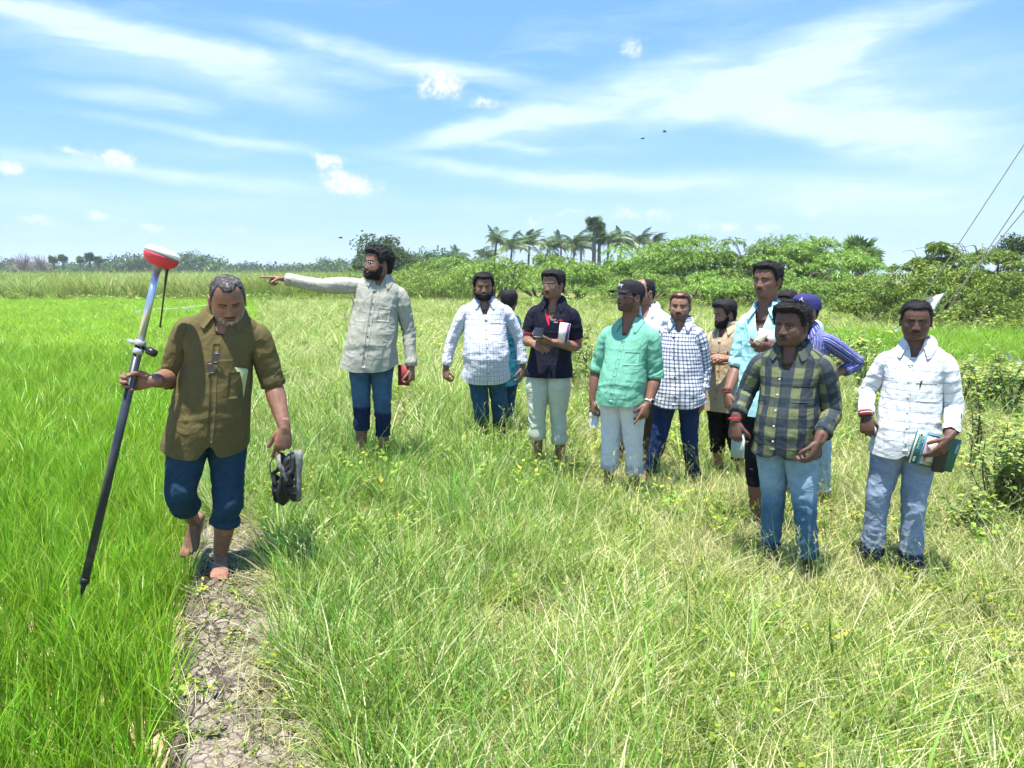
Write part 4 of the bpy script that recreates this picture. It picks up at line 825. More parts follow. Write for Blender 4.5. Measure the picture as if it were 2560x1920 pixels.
def beard(hd, par, kind, m, r, t=.011):
    T, Q = np.meshgrid(np.linspace(-1.75, 1.75, 75), np.linspace(.56, .992, 50)); p = hd.surf(T, Q); x, z = p[..., 0], p[..., 2]; ax = np.abs(x); dg = np.degrees(np.abs(T))
    if kind in ('full', 'stub'):
        top = hint(dg, [0, 14, 24, 45, 62, 80, 100], [-.074, -.066, -.052, -.046, -.040, -.008, -.02]); e = np.minimum(top - z, np.radians(88 - dg) * .07)
    else: e = np.minimum(-.078 - z + 0 * x, (.020 - ax))
    mo = (ax / .023) ** 2 + ((z + .064) / .0085) ** 2; e = np.minimum(e, (np.sqrt(mo) - 1) * .012)
    th = t * sstep(-.001, .010, e)
    v = hd.W(hd.surf(T, Q, th * .8 * (1 + .15 * fbm(p * 130, 3, 9)) - .0012)); g = gridf(*T.shape); keep = (th.ravel()[g] > .0004).any(1); V, F = v.reshape(-1, 3), g[keep]
    if t > .004:
        lv, lf = locks(hd, T, Q, th, 1300, t * 1.4 + .002, .0020, .5, .8, r); F = np.concatenate([F, lf + len(V)]); V = np.concatenate([V, lv])
    return mk('beard' if kind == 'full' else ('stubble' if kind == 'stub' else 'goatee'), V, F, m, par)
def patch(hd, cx, cz, f, nu, nv, off, th=.0015):
    """small solid shape lying on the face: f(a,b) in [-1,1]^2 -> (dx,dz)"""
    a, b = np.meshgrid(np.linspace(-1, 1, nu), np.linspace(-1, 1, nv)); dx, dz = f(a, b); prof = np.sqrt(np.clip(1 - a**2, 0, 1) * np.clip(1 - b**2, 0, 1)) 
    p = hd.front(cx + dx, cz + dz, off + th * prof); return hd.W(p).reshape(-1, 3), [tuple(q) for q in gridf(nv, nu)]
def face(hd, par, MT, sp, r):
    op = sp.get('open', 1.0)
    for sg in (1, -1):
        sq = lambda a, b, A=.0145, B=.0052 * op: (A * a, B * b * np.sqrt(np.clip(1 - a**2, 0, 1)))
        e = mk('eye', *patch(hd, sg * .0315, -.0005, sq, 11, 7, .0006, .0018), MT['eyewhite'], par)
        mk('iris', *patch(hd, sg * .0315 + sp.get('gaze', 0) * .004, -.0006, lambda a, b: (.0058 * a * np.sqrt(1 - b**2 * .99), min(.0050 * op, .0052) * b), 7, 7, .0016, .0012), MT['iris'], e)
        mk('eyelash', *patch(hd, sg * .0315, .0042 * op, lambda a, b: (.0165 * a, .0011 * b + .0024 * (1 - a**2) - .002), 11, 3, .0012, .0025), MT['lash'], par)
        mk('eyebrow', *patch(hd, sg * .0325, .0185 if not sp.get('frown') else .0165, lambda a, b: (.0195 * a, .0034 * b * (1 - .5 * np.clip(sg * a, -1, 1)) + .0035 * (1 - a**2) + sg * a * (-.001 + .002 * sp.get('frown', 0))), 13, 5, .0006, .0028), MT['brow'], par)
    o = sp.get('mouth', 0)
    if o: mk('mouth', *patch(hd, 0, -.0640, lambda a, b: (.019 * a, (.0035 + .0035 * o) * b * np.sqrt(np.clip(1 - a**2, 0, 1))), 13, 5, -.0008, .0), MT['inmouth'], par); mk('teeth', *patch(hd, 0, -.0620, lambda a, b: (.015 * a, .0022 * b), 9, 3, .0006, .001), MT['teeth'], par)
    mk('lip', *patch(hd, 0, -.0582 + .0005 * o, lambda a, b: (.0225 * a, .0030 * b * (1 - a**2) - .0022 * a**2 + .0006 * np.exp(-(a / .2)**2)), 15, 5, .0004, .0018), MT['lip'], par)
    mk('lip', *patch(hd, 0, -.0685 - .004 * o, lambda a, b: (.0205 * a, .0038 * b * (1 - a**2) + .0035 * a**2), 15, 5, .0004, .0022), MT['lip'], par)
    if sp.get('mous'):
        w = sp['mous']; v, f = patch(hd, 0, -.0505, lambda a, b: (.0275 * a, .0046 * w * b * (1.05 - a**2 * .7) - .0058 * a**2), 17, 5, .0006, .0042 * w); mk('moustache', v + r.normal(0, .0004, v.shape), f, MT['brow'], par)
def glasses(hd, par, mfr, mgl, dz=0.0, w=.0235, h=.0165):
    Pt = []; a = np.linspace(0, 6.283, 25)[:-1]; root = par; fr = []; y0 = .099
    for sg in (1, -1):
        xy = np.stack([sg * .0335 + w * spw(np.cos(a), .6), y0 - .0025 * np.abs(sg * .0335 + w * np.cos(a)) / .05, -.004 + dz + h * spw(np.sin(a), .6)], 1); c = np.concatenate([xy, xy[:2]]); fr.append(tube(hd.W(c), .0012 * hd.hs, 5, caps=False))
        L = mk('lens', np.concatenate([hd.W(xy * [1, 1, 1] - [0, .0004, 0]), hd.W(xy + [0, .0004, 0])]), [tuple(range(24)), tuple(range(47, 23, -1))], mgl, par)
        fr.append(tube(hd.W([(sg * .056, y0 - .004, .004 + dz), (sg * .072, y0 - .010, .005 + dz), (sg * .080, .05, .004 + dz), (sg * .0815, -.005, .002 + dz), (sg * .079, -.02, -.012 + dz)]), .0013 * hd.hs, 5))
    fr.append(tube(hd.W([(-.011, y0, .0), (0, y0 + .003, .002), (.011, y0, .0)]), .0012 * hd.hs, 5)); mk('spectacle_frame', *join(fr), mfr, par)
def cap(hd, par, m, m2, emblem):
    T, Q = np.meshgrid(np.linspace(-math.pi, math.pi, 73), np.linspace(.004, .46, 34)); z = hint(Q, S_, Z_); lo = hint(np.degrees(np.abs(T)), [0, 60, 100, 140, 180], [.040, .036, .020, .002, .004])
    zz = np.maximum(z, lo); Q2 = np.where(z < lo, np.interp(-lo, -np.array(Z_), S_), Q); rib = .0012 * np.cos(T * 6) ** 20
    off = .013 + .008 * sstep(.05, .09, zz) * sstep(-.3, .9, np.cos(T)) - rib; p = hd.W(hd.surf(T, Q2, off)); mk('cap', p.reshape(-1, 3), gridf(*T.shape), m, par)
    a, b = np.meshgrid(np.linspace(-1.08, 1.08, 25), np.linspace(0, 1, 9)); base = hd.surf(a, np.full_like(a, float(np.interp(-.042, -np.array(Z_), S_))), .012); ext = .072 * np.cos(a * .95) ** .6
    pt = base + np.stack([np.sin(a) * .012 * b, ext * b, .010 * b - .020 * b**2 - .016 * (np.sin(a)) ** 2 * b], -1); pb = pt - [0, 0, .0035]; n = a.size; g = gridf(9, 25)
    rim = [(24 * 0 + i, i + 1, n + i + 1, n + i) for i in range(0)] + [(8 * 25 + i, 8 * 25 + i + 1, n + 8 * 25 + i + 1, n + 8 * 25 + i) for i in range(24)] + [(25 * j, 25 * (j + 1), n + 25 * (j + 1), n + 25 * j) for j in range(8)] + [(25 * j + 24, 25 * (j + 1) + 24, n + 25 * (j + 1) + 24, n + 25 * j + 24) for j in range(8)]
    mk('cap_brim', hd.W(np.concatenate([pt.reshape(-1, 3), pb.reshape(-1, 3)])), [tuple(q) for q in g] + [tuple(q[::-1] + n) for q in g] + rim, m, par)
    for e in emblem:
        e = np.array(e, float); th = e[:, 0]; zz = e[:, 1]; q = np.interp(-zz, -np.array(Z_), S_); k = resample(np.stack([th, q, 0 * q], 1), 3 * len(e)); mk('cap_emblem', *tube(hd.W(hd.surf(k[:, 0], k[:, 1], .0232 if False else .0135 + .008 * sstep(.05, .09, np.interp(k[:, 1], S_, Z_)) * sstep(-.3, .9, np.cos(k[:, 0])) + .0008)), .0016, 5), m2, par)
# ---- hand. side=+1: thumb lies on +x when fingers point +y and the back of the hand is +z
def hand(Wp, d, back, side, sc=1.0, curl=(.5, .5, .5, .5), thumb=(.6, .5, .4), spread=.05, pip=1.1):
    d = nrm(d); z = nrm(np.array(back, float) - d * np.dot(back, d)); x = np.cross(d, z); M = np.stack([x, d, z], 1); parts = []
    def W(p): return (np.asarray(p, float) * sc) @ M.T + np.array(Wp)
    ys = [-.05, .0, .025, .055, .082, .095]; hw = [.016, .0275, .034, .041, .0425, .037]; ht = [.012, .0185, .0165, .0155, .0135, .010]; a = np.linspace(0, 6.283, 19)[:-1]
    parts.append(loft([W(np.stack([w * spw(np.cos(a), .8), np.full_like(a, y), h * spw(np.sin(a), .85) + .001], 1)) for y, w, h in zip(ys, hw, ht)]))
    fx = [.031, .0105, -.0105, -.030]; fy = [.088, .094, .090, .081]; fl = [(.044, .026, .021), (.048, .030, .022), (.045, .028, .021), (.035, .021, .018)]; fr = [.0098, .0100, .0094, .0084]
    for i in range(4):
        p = np.array([side * fx[i], fy[i] - .022, -.001]); pts = [p]; ang = 0; p = np.array([side * fx[i], fy[i], -.001]); pts.append(p); sp = side * spread * (1.5 - i)
        c = curl[i]
        for L, k in zip(fl[i], (1.0, pip, .7)):
            ang += c * k; p = p + L * np.array([math.sin(sp) * math.cos(ang), math.cos(ang) * math.cos(sp), -math.sin(ang)]); pts.append(p)
        pts = np.array(pts); dense = np.stack([np.interp(np.linspace(0, 4, 13), range(5), pts[:, k]) for k in range(3)], 1); dense[1:-1] = (dense[:-2] + 2 * dense[1:-1] + dense[2:]) / 4
        e = dense[-1] + nrm(dense[-1] - dense[-2]) * .004; dense = np.vstack([dense, e]); rr = fr[i] * np.array([1.05, 1.05, 1.08, 1.06, 1, .96, .97, .93, .90, .90, .86, .80, .70, .35]); parts.append(tube(W(dense), rr * sc, 9))
    t0 = np.array([side * .022, .012, -.006]); t1 = np.array([side * .040, .040, -.012]); ab, ou, cu = thumb; dv = nrm([side * ab, .75, -ou]); t2 = t1 + dv * .036; dv2 = nrm(dv + np.array([-side * cu, .1, -cu * .5])); t3 = t2 + dv2 * .031; pts = resample([t0, t1, t2, t3], 10); pts = np.vstack([pts, pts[-1] + nrm(pts[-1] - pts[-2]) * .004])
    parts.append(tube(W(pts), np.array([.014, .0145, .0145, .0135, .0122, .0115, .0118, .0118, .0105, .0085, .004]) * sc, 9)); 
    return parts, W
def foot(A, d, up, sc=1.0, bare=True, side=1):
    d = nrm(d); up = nrm(np.array(up, float) - d * np.dot(up, d)); x = np.cross(d, up); a = np.linspace(0, 6.283, 17)[:-1]; A = np.array(A, float); parts = []
    def W(p): return A + (np.asarray(p)[..., 0:1] * x + np.asarray(p)[..., 1:2] * d + np.asarray(p)[..., 2:3] * up) * sc
    rings = []
    for y, w, top, in [(-.058, .012, -.045), (-.052, .026, -.028), (-.03, .033, -.004), (0, .035, .004), (.04, .037, -.012), (.08, .042, -.032), (.115, .047, -.046), (.14, .046, -.055), (.152, .040, -.060)]:
        zc = (top - .078) / 2; h = (top + .078) / 2; rings.append(W(np.stack([w * spw(np.cos(a), .8), np.full_like(a, y), zc + h * spw(np.sin(a), .8)], 1)))
    parts.append(loft(rings))
    for i in range(5):
        xx = side * (.034 - .0172 * i); L = [.050, .046, .040, .034, .027][i]; y0 = [.145, .147, .142, .133, .122][i]; rr = [.0125, .0088, .0084, .008, .0078][i]
        parts.append(tube(W(np.array([[xx, y0 - .02, -.066], [xx, y0 + L * .4, -.062], [xx, y0 + L * .8, -.066], [xx, y0 + L, -.070]])), [rr, rr, rr * 1.05, rr * .55], 8))
    return parts, W
def poly(pts, n):
    pts = np.asarray([tuple(p) for p in pts], float); sg = np.linalg.norm(np.diff(pts, axis=0), axis=1); L = np.concatenate([[0], np.cumsum(sg)]); s = np.linspace(0, L[-1], n)
    q = np.stack([np.interp(s, L, pts[:, k]) for k in range(3)], 1)
    for _ in range(3): q[1:-1] = (q[:-2] + 2 * q[1:-1] + q[2:]) / 4
    return q, s, L
def tgrid(path, rad, n, up, fab0=(0, 0), wr=None, flat=1.0, center=None, ex=2.0):
    """open cloth tube along path with a seam column; returns verts, (u,v) cloth coordinates"""
    T, A, B = frames(path, up); th = np.linspace(0, 2 * math.pi, n); s = np.concatenate([[0], np.cumsum(np.linalg.norm(np.diff(path, axis=0), axis=1))])
    Th, Sg = np.meshgrid(th, s); rad = np.asarray(rad)[:, None] * np.ones_like(Th); rm = rad.mean()
    if wr is not None: rad = rad + wr(Th * rm, Sg, Th)
    c, sn = spw(np.cos(Th), 2 / ex), spw(np.sin(Th), 2 / ex)
    V = path[:, None] + A[:, None] * (c * rad)[..., None] + B[:, None] * (sn * rad * flat)[..., None]
    return V, Th * rm, Sg
def ridge(x): return 1 - np.abs(x) * 2
def person(sp):
    r = np.random.default_rng(sp['seed']); Y = sp['Y']; bk = sp.get('bulk', 1.0); MT = sp['M']; seed = sp['seed'] * 13
    PX = lambda t: np.array(P(t[0], t[1], Y + (t[2] if len(t) > 2 else 0)))
    h0 = PX(sp['hip']); al = math.atan2(h0[0], h0[1]); sa = math.sin(al) * .165 * (-1 if abs(sp.get('yaw', 0)) > 90 else 1); sp['_al'] = math.degrees(al)
    def sft(t, k): return (t[0], t[1], (t[2] if len(t) > 2 else 0) + k)
    for c, k in (('R', sa), ('L', -sa)):
        a = sp['arm' + c]; sp['sh' + c] = sft(sp['sh' + c], k); a['el'] = sft(a['el'], k); a['wr'] = sft(a['wr'], k * .8); l = sp['leg' + c]; l['kn'] = sft(l['kn'], k * .5); l['an'] = sft(l['an'], k * .5)
    sp['yaw'] = sp.get('yaw', 0) - sp['_al']; sp['hrot'] = (sp['hrot'][0] - sp['_al'], *sp['hrot'][1:])
    hip, shR, shL = h0, PX(sp['shR']), PX(sp['shL']); shR[2] += .025; shL[2] += .025; Sc = (shR + shL) / 2; U = nrm(Sc - hip); Lt = np.linalg.norm(Sc - hip)
    base = (float(hip[0]), float(hip[1]), float(gz(hip[0], hip[1])))
    root = empty('person', base, sp['label'], 'person', 'group of men standing and walking in the field')
    Ls = nrm(shL - shR); yh = R(sp.get('yaw', 0)); Lh = np.array([math.cos(yh), math.sin(yh), 0.]); shw = np.linalg.norm(shL - shR) / 2; hw0 = sp.get('hipw', .165)
    fat = sp.get('belly', 0.0); shv = (sp['shR'][1] + sp['shL'][1]) / 2
    def lax(t): v = nrm(Lh * (1 - sstep(0, 1, t)) + Ls * sstep(0, 1, t)); return v
    PR = np.array([(-.50, hw0 + .046, .138, .140), (-.25, hw0 + .042, .136 + fat * .6, .138), (0, hw0 + .028, .134 + fat, .132), (.25, hw0 + .010 + fat * .4, .126 + fat * 1.25, .112), (.5, hw0 + .006 + fat * .35, .122 + fat, .106), (.72, max(shw - .006, hw0), .122 + fat * .3, .110), (.88, shw + .008, .110, .105), (1.0, shw + .012, .086, .092), (1.05, shw + .002, .074, .084), (1.09, shw * .84, .066, .078), (1.13, shw * .60, .062, .072), (1.165, .086, .062, .067), (1.20, .066, .062, .062)])
    def hgt(t): return Lt * t if t <= 1 else Lt + (t - 1) * .68
    def tring(t, n, k=1.0, ease=0.0, N=96):
        hw, f, b = (hint(t, PR[:, 0], PR[:, c]) * (bk if c == 1 and t < .8 else 1) * k + ease for c in (1, 2, 3)); L = lax(t); Fw = np.cross(L, U); ph = np.linspace(0, 2 * math.pi, N, endpoint=False) 
        e = 2 / 2.35; x = hw * spw(np.sin(ph), e); y = np.where(np.cos(ph) > 0, f, b) * spw(np.cos(ph), e); c = hip + U * hgt(t) + Fw * (-.012 * math.sin(np.clip(t, 0, 1) * 3.14) + (.02 if t > 1.1 else 0) * 0)
        return c, L, Fw, x, y
    # ---- shirt body
    hem = 1 - (sp.get('hemv', sp['hip'][1] + 40) - shv) / (sp['hip'][1] - shv) if 'hip' in sp else -.2; N = 112; ts = np.concatenate([np.linspace(hem, 1.0, 62), np.linspace(1.015, 1.19, 12)]); G = np.zeros((len(ts), N, 3)); UV = np.zeros((len(ts), N, 2)); X2 = np.zeros((len(ts), N)); FR = np.zeros((len(ts), N))
    amp = sp.get('wr', 1.0)
    for i, t in enumerate(ts):
        c, L, Fw, x, y = tring(t, 0, 1, .006 + .010 * (t < .5) * (1 - max(t, 0) * 2 if t > 0 else 1), N); ph = np.linspace(0, 2 * math.pi, N, endpoint=False); sgn = np.where(ph > math.pi, ph - 2 * math.pi, ph); u = sgn * .19; v = hgt(t)
        q = np.stack([u * 5.0 + 1.2 * vnoise(np.stack([u * 4, u * 0 + v * 4, u * 0], -1), seed), u * 0 + v * 2.6, u * 0], -1)
        w = .0075 * ridge(vnoise(q, seed + 1)) * np.interp(t, [hem, .3, .8, 1.0], [1, 1.0, .6, .1]) + .004 * fbm(np.stack([u * 16 + v * 9, u * 0 + v * 22 - np.abs(u) * 10, u * 0], -1), 2, seed + 2) * np.interp(t, [hem, .1, .5, 1], [.6, 1.2, 1, .25])
        w += .006 * np.exp(-((t - .18) / .10) ** 2) * ridge(vnoise(np.stack([u * 3.5, u * 0 + v * 16 + 3 * np.abs(u), u * 0], -1), seed + 3)) + .005 * np.exp(-((t - .82) / .1) ** 2) * sstep(.5, 1, np.abs(np.sin(ph))) * ridge(vnoise(np.stack([u * 18, u * 0 + v * 6, u * 0], -1), seed + 4))
        w = w * amp * .62; k = (1 + w / .13); G[i] = c + L * (x * k)[:, None] + Fw * (y * k)[:, None]; UV[i] = np.stack([u, np.full(N, v)], 1); X2[i] = x; FR[i] = np.cos(ph)
    tail = sp.get('tail', .05); ph = np.linspace(0, 2 * math.pi, N, endpoint=False); 
    for i, t in enumerate(ts[:14]):        # shirt tails: the hem rises at the sides
        k = (1 - i / 14); G[i] += U * (tail * k * (np.sin(ph) ** 2) ** 1.5)[:, None] 
        if sp.get('split'): s_ = np.exp(-(np.minimum(ph, 2 * math.pi - ph) / .11) ** 2); G[i] += U * (.085 * sp['split'] * k ** 1.5 * s_)[:, None]
    g = gridf(len(ts), N, True); tV = sp.get('V', .93); wV = sp.get('Vw', .055); Tt = np.repeat(ts[:, None], N, 1)
    lim = wV * np.clip((Tt - tV) / (1.19 - tV), 0, 1) ** .9; inside = (FR > .2) & (Tt > tV) & (np.abs(X2) < lim)
    snap = inside.copy(); allin = inside.ravel()[g].all(1); 
    for i in range(len(ts)):
        L = lax(ts[i]); dx = np.where(inside[i], np.sign(X2[i] + 1e-6) * lim[i] - X2[i], 0); G[i] += L * dx[:, None]
    keepG = ~allin; Vt = G.reshape(-1, 3); Ft = g[keepG]; bvh = BVHTree.FromPolygons([Vector(a) for a in Vt], [tuple(q) for q in Ft])
    verts, faces, fab, prt, off = [Vt], [Ft], [UV.reshape(-1, 2)], [np.zeros(len(Vt))], len(Vt)
    arms = {}
    for sd, sh in (('R', shR), ('L', shL)):
        a = sp['arm' + sd]; el, wr_ = PX(a['el']), PX(a['wr']); inw = sh + (Sc - sh) * .16 - U * .01; path, s, Lc = poly([sh + (Sc - sh) * .42 + U * .0, sh + (Sc - sh) * .06 + U * .004, sh + (el - sh) * .16, el, wr_], 60); arms[sd] = (sh, el, wr_)
        end = a.get('slv', 1.93); dS = Lc[1]; dE = Lc[3]; dW = Lc[4]; stop = (dS + (dE - dS) * end) if end <= 1 else dE + (dW - dE) * (end - 1); k = s <= stop; path, s = path[k], s[k]
        ks = sp.get('slw', 1.0) * (bk ** .5); rad = hint(s, [0, dS - .02, dS + .02, dS + .10, dE - .03, dE + .04, dW], [.030, .047, .0575, .058, .049, .046, .036]) * (1 + (ks - 1) * np.clip((s - dS) / .1, 0, 1)) + (.004 if end < 1.8 else 0)
        if end >= 1.8: rad = rad + .006 * np.exp(-((s - s[-1] + .03) / .02) ** 2)
        def wr(u, v, th, dE=dE, stop=stop, sd=sd):
            sd_ = seed + (7 if sd == 'L' else 3); e = np.exp(-((v - dE) / .09) ** 2); c = np.exp(-((v - stop) / .10) ** 2)
            return amp * (.0026 * fbm(np.stack([np.cos(th) * 2.2, v * 16, np.sin(th) * 2.2], -1), 2, sd_) + (.0050 * e + .0048 * c + .0022) * ridge(vnoise(np.stack([np.cos(th) * .9 + v * 6, v * 34 + np.sin(th) * 1.3, np.sin(th)], -1), sd_ + 1)) + .004 * np.exp(-((v - .12) / .07) ** 2) * vnoise(np.stack([np.cos(th) * 2, v * 12, np.sin(th) * 2], -1), sd_ + 2))
        V_, u_, v_ = tgrid(path, rad, 40, (-.15, 1, .3), wr=wr); verts.append(V_.reshape(-1, 3)); faces.append(gridf(len(path), 40) + off); fab.append(np.stack([u_.ravel(), v_.ravel()], 1)); prt.append(np.ones(u_.size)); off += u_.size
        if a.get('roll', end < 1.85) and not a.get('noroll'):         # rolled or buttoned cuff, a thick band of its own
            e = path[-1]; dr = nrm(path[-1] - path[-4]); rr = rad[-1]; wd = a.get('rollw', .045); pts = [e - dr * wd, e - dr * wd * .75, e - dr * wd * .3, e + dr * .004, e + dr * .006, e - dr * .01]
            V_, F_l = tgrid(np.array(pts), rr + np.array([.001, .0075, .009, .008, .002, -.006]), 36, (-.15, 1, .3), wr=lambda u, v, th: .003 * vnoise(np.stack([np.cos(th) * 2, v * 60, np.sin(th) * 2], -1), seed + 9))[0], None
            mk('cuff', V_.reshape(-1, 3), gridf(6, 36), MT['shirt'], root, attrs={'fab': ('FLOAT_VECTOR', np.stack([np.tile(np.linspace(0, 6.283 * .05, 36), 6), np.repeat(np.arange(6) * .012, 36), np.ones(216)], 1))})
        elif end >= 1.85:
            e = path[-1]; dr = nrm(path[-1] - path[-4]); rr = rad[-1]; fl = a.get('flare', 0); pts = [e - dr * .055, e - dr * .03, e + dr * .002, e + dr * .001, e - dr * .02]
            V_ = tgrid(np.array(pts), rr + np.array([.001, .003, .004 + fl, .001 + fl, -.004]), 36, (-.15, 1, .3), wr=lambda u, v, th: (.002 + fl * .3) * vnoise(np.stack([np.cos(th) * 2, v * 30, np.sin(th) * 2], -1), seed + 9))[0]
            mk('cuff', V_.reshape(-1, 3), gridf(5, 36), MT['shirt'], root, attrs={'fab': ('FLOAT_VECTOR', np.stack([np.tile(np.linspace(0, 6.283 * .045, 36), 5), np.repeat(np.arange(5) * .016, 36), np.ones(180)], 1))})
    fb = np.column_stack([np.concatenate(fab), np.concatenate(prt)])
    mk('shirt', np.concatenate(verts), np.concatenate(faces), MT['shirt'], root, attrs={'fab': ('FLOAT_VECTOR', fb)})
    # ---- things lying on the shirt front
    def onfront(x, t, o=.003):
        L = lax(t); Fw = np.cross(L, U); p = hip + U * hgt(t) + L * x; h = bvh.ray_cast(Vector(p + Fw * .7), Vector(-Fw)); 
        return (np.array(h[0]) + Fw * o) if h[0] is not None else p + Fw * .14
    def strip(name, x0, x1, t0, t1, m, nx=3, nt=16, o=.003, fa=True, bulge=0.0):
        xs = np.linspace(x0, x1, nx); tt = np.linspace(t0, t1, nt); a = np.array([[onfront(x, t, o + bulge * math.sin(math.pi * (x - x0) / (x1 - x0)) * math.sin(math.pi * (t - t0) / (t1 - t0) * .5)) for x in xs] for t in tt]); lo = np.array([[onfront(x, t, -.004) for x in xs] for t in tt]); n = nx * nt; g = gridf(nt, nx)
        bd = [i for i in range(nx)] + [nx * (j + 1) - 1 for j in range(1, nt)] + [n - 1 - i for i in range(1, nx)] + [nx * (nt - 1 - j) for j in range(1, nt - 1)]; F = [tuple(q) for q in g] + [(bd[i], bd[(i + 1) % len(bd)], n + bd[(i + 1) % len(bd)], n + bd[i]) for i in range(len(bd))]
        uv = np.array([[(x, t * Lt, 0.0) for x in xs] for t in tt]).reshape(-1, 3); return mk(name, np.concatenate([a.reshape(-1, 3), lo.reshape(-1, 3)]), F, m, root, attrs={'fab': ('FLOAT_VECTOR', np.concatenate([uv, uv]))})
    det = sp.get('detail', 2); bx = sp.get('bx', 0)
    if det >= 1 and not sp.get('polo') and not sp.get('back'):
        strip('placket', bx - .015, bx + .015, hem + .08 + (.13 * sp.get('split', 0)), tV - .005, MT['shirt'], 3, 34, .0028)
        for t in np.linspace(hem + .22, tV - .03, sp.get('nb', 7)):
            p = onfront(bx, t, .0035); L = lax(t); Fw = np.cross(L, U); mk('button', *tube([p - Fw * .001, p + Fw * .003], .0058, 10), MT['button'], root)
    if sp.get('pocket'):
        x0, x1, t0, t1 = sp['pocket']; strip('pocket', x0, x1, t0, t1, MT['shirt'], 7, 9, .003, bulge=.005)
    sp['_onfront'] = onfront; sp['_frame'] = (hip, U, Lt, lax); sp['_root'] = root
    # ---- collar
    if not sp.get('nocollar'):
        ph = np.linspace(-2.62, 2.62, 41); Lc_ = lax(1.1); Fc = np.cross(Lc_, U); cN = hip + U * hgt(1.165); fr = sstep(1.2, 2.62, np.abs(ph)); spd = sp.get('cspread', 1.0)
        rx, ry = .068, .066; bx_ = np.sin(ph) * rx; by_ = -np.cos(ph) * ry + .004
        drop = fr * .032; rows = [np.stack([bx_ * .98, by_ * .98, -.020 - drop], 1), np.stack([bx_ * .97, by_ * .97, .031 - drop * 1.6 - .004 * fr], 1), np.stack([bx_ * 1.04, by_ * 1.04, .034 - drop * 1.6], 1),
                np.stack([bx_ * 1.20 + np.sign(ph) * fr * .012, by_ * 1.20 + fr * .010, .006 - drop * 1.7], 1), np.stack([bx_ * 1.38 + np.sign(ph) * fr * .024 * spd, by_ * 1.34 + fr * .014, -.018 - drop * 1.5 - .030 * fr ** 3], 1)]
        Vc = np.array([[cN + Lc_ * a[0] + Fc * a[1] + U * a[2] for a in row] for row in rows])
        for k in (3, 4):
            for j in range(41):
                h = bvh.find_nearest(Vector(Vc[k, j])); q = np.array(h[0]); out = nrm((q - (cN - U * .08)) * 1.0); d = np.dot(Vc[k, j] - q, out)
                if d < .006: Vc[k, j] = q + out * .006
        mk('collar', Vc.reshape(-1, 3), gridf(5, 41), MT.get('collar', MT['shirt']), root, attrs={'fab': ('FLOAT_VECTOR', np.stack([np.tile(ph * .07, 5), np.repeat(np.arange(5) * .014, 41), np.zeros(205)], 1))})
    # ---- trousers: two legs that meet in a centre seam
    verts, faces, fab, off = [], [], [], 0; legs = {}
    for sd, sg in (('R', -1), ('L', 1)):
        l = sp['leg' + sd]; hj = hip + Lh * sg * hw0 * .54; kn = PX(l['kn']); an = PX(l['an'])
        if not l.get('air'): an[2] = float(gz(an[0], an[1])) + .083 + l.get('lift', 0); 
        legs[sd] = (hj, kn, an); wst = hip + U * Lt * .30 + Lh * sg * hw0 * .50; path, s, Lc = poly([wst, hj, kn, an], 74); cut = l.get('cut', 1.97); dH, dK, dA = Lc[1], Lc[2], Lc[3]; stop = dK + (dA - dK) * (cut - 1); k = s <= stop; path, s = path[k], s[k]
        lb = sp.get('legw', 1.0); rad = np.interp(s, [0, dH, dH + .10, dH + .22, dK, dK + .12, dA], np.array([hw0 * .53, hw0 * .59, .093, .078, .063, .059, .050 + sp.get('bell', 0)]) * [1, 1, lb, lb, lb, lb, lb]); fl = np.interp(s, [0, dH, dH + .14, dK], [.100 / (hw0 * .53), .112 / (hw0 * .6), 1.08, 1.0])[:, None]; ex = 2.0
        def wr(u, v, th, dK=dK, stop=stop, dH=dH, sd=sd):
            q = seed + (31 if sd == 'L' else 37); e = np.exp(-((v - dK) / .10) ** 2); c = np.exp(-((v - stop) / (.13)) ** 2); h = np.exp(-((v - dH - .05) / .09) ** 2)
            return .0032 * fbm(np.stack([np.cos(th) * 1.5, v * 10, np.sin(th) * 1.5], -1), 2, q) + (.0055 * e + .0065 * c * sp.get('bunch', 1) + .005 * h + .002) * ridge(vnoise(np.stack([np.cos(th) * 1.1, v * 24 + np.sin(th) * 1.6, np.sin(th)], -1), q + 1))
        V_, u_, v_ = tgrid(path, rad, 44, nrm(Lh * sg), wr=wr, flat=fl); verts.append(V_.reshape(-1, 3)); faces.append(gridf(len(path), 44) + off); fab.append(np.stack([u_.ravel(), v_.ravel() - dK, np.repeat(s - stop, 44)], 1)); off += u_.size
        if l.get('roll', cut < 1.8):
            e = path[-1]; dr = nrm(path[-1] - path[-4]); rr = rad[-1]; w_ = l.get('rollw', .05); pts = np.array([e - dr * w_, e - dr * w_ * .7, e - dr * w_ * .3, e + dr * .004, e + dr * .004, e - dr * .015]); V_ = tgrid(pts, rr + np.array([.002, .009, .011, .009, .002, -.012]), 40, nrm(Lh * sg), wr=lambda u, v, th: .006 * vnoise(np.stack([np.cos(th) * 2, v * 50 + np.sin(th), np.sin(th) * 2], -1), seed + 19), flat=1.0)[0]
            mk('trouser_cuff', V_.reshape(-1, 3), gridf(6, 40), MT.get('tcuff', MT['trousers']), root, attrs={'fab': ('FLOAT_VECTOR', np.stack([np.tile(np.linspace(0, .4, 40), 6), np.full(240, .2), np.full(240, -.01)], 1))})
    mk('trousers', np.concatenate(verts), np.concatenate(faces), MT['trousers'], root, attrs={'fab': ('FLOAT_VECTOR', np.concatenate(fab))})
    # ---- head
    hy, hp, hr_ = (R(a) for a in sp['hrot']); Xr = np.array([-math.cos(hy), -math.sin(hy), 0]); Yf = np.array([math.sin(hy), -math.cos(hy), 0]); Zu = np.array([0, 0, 1.])
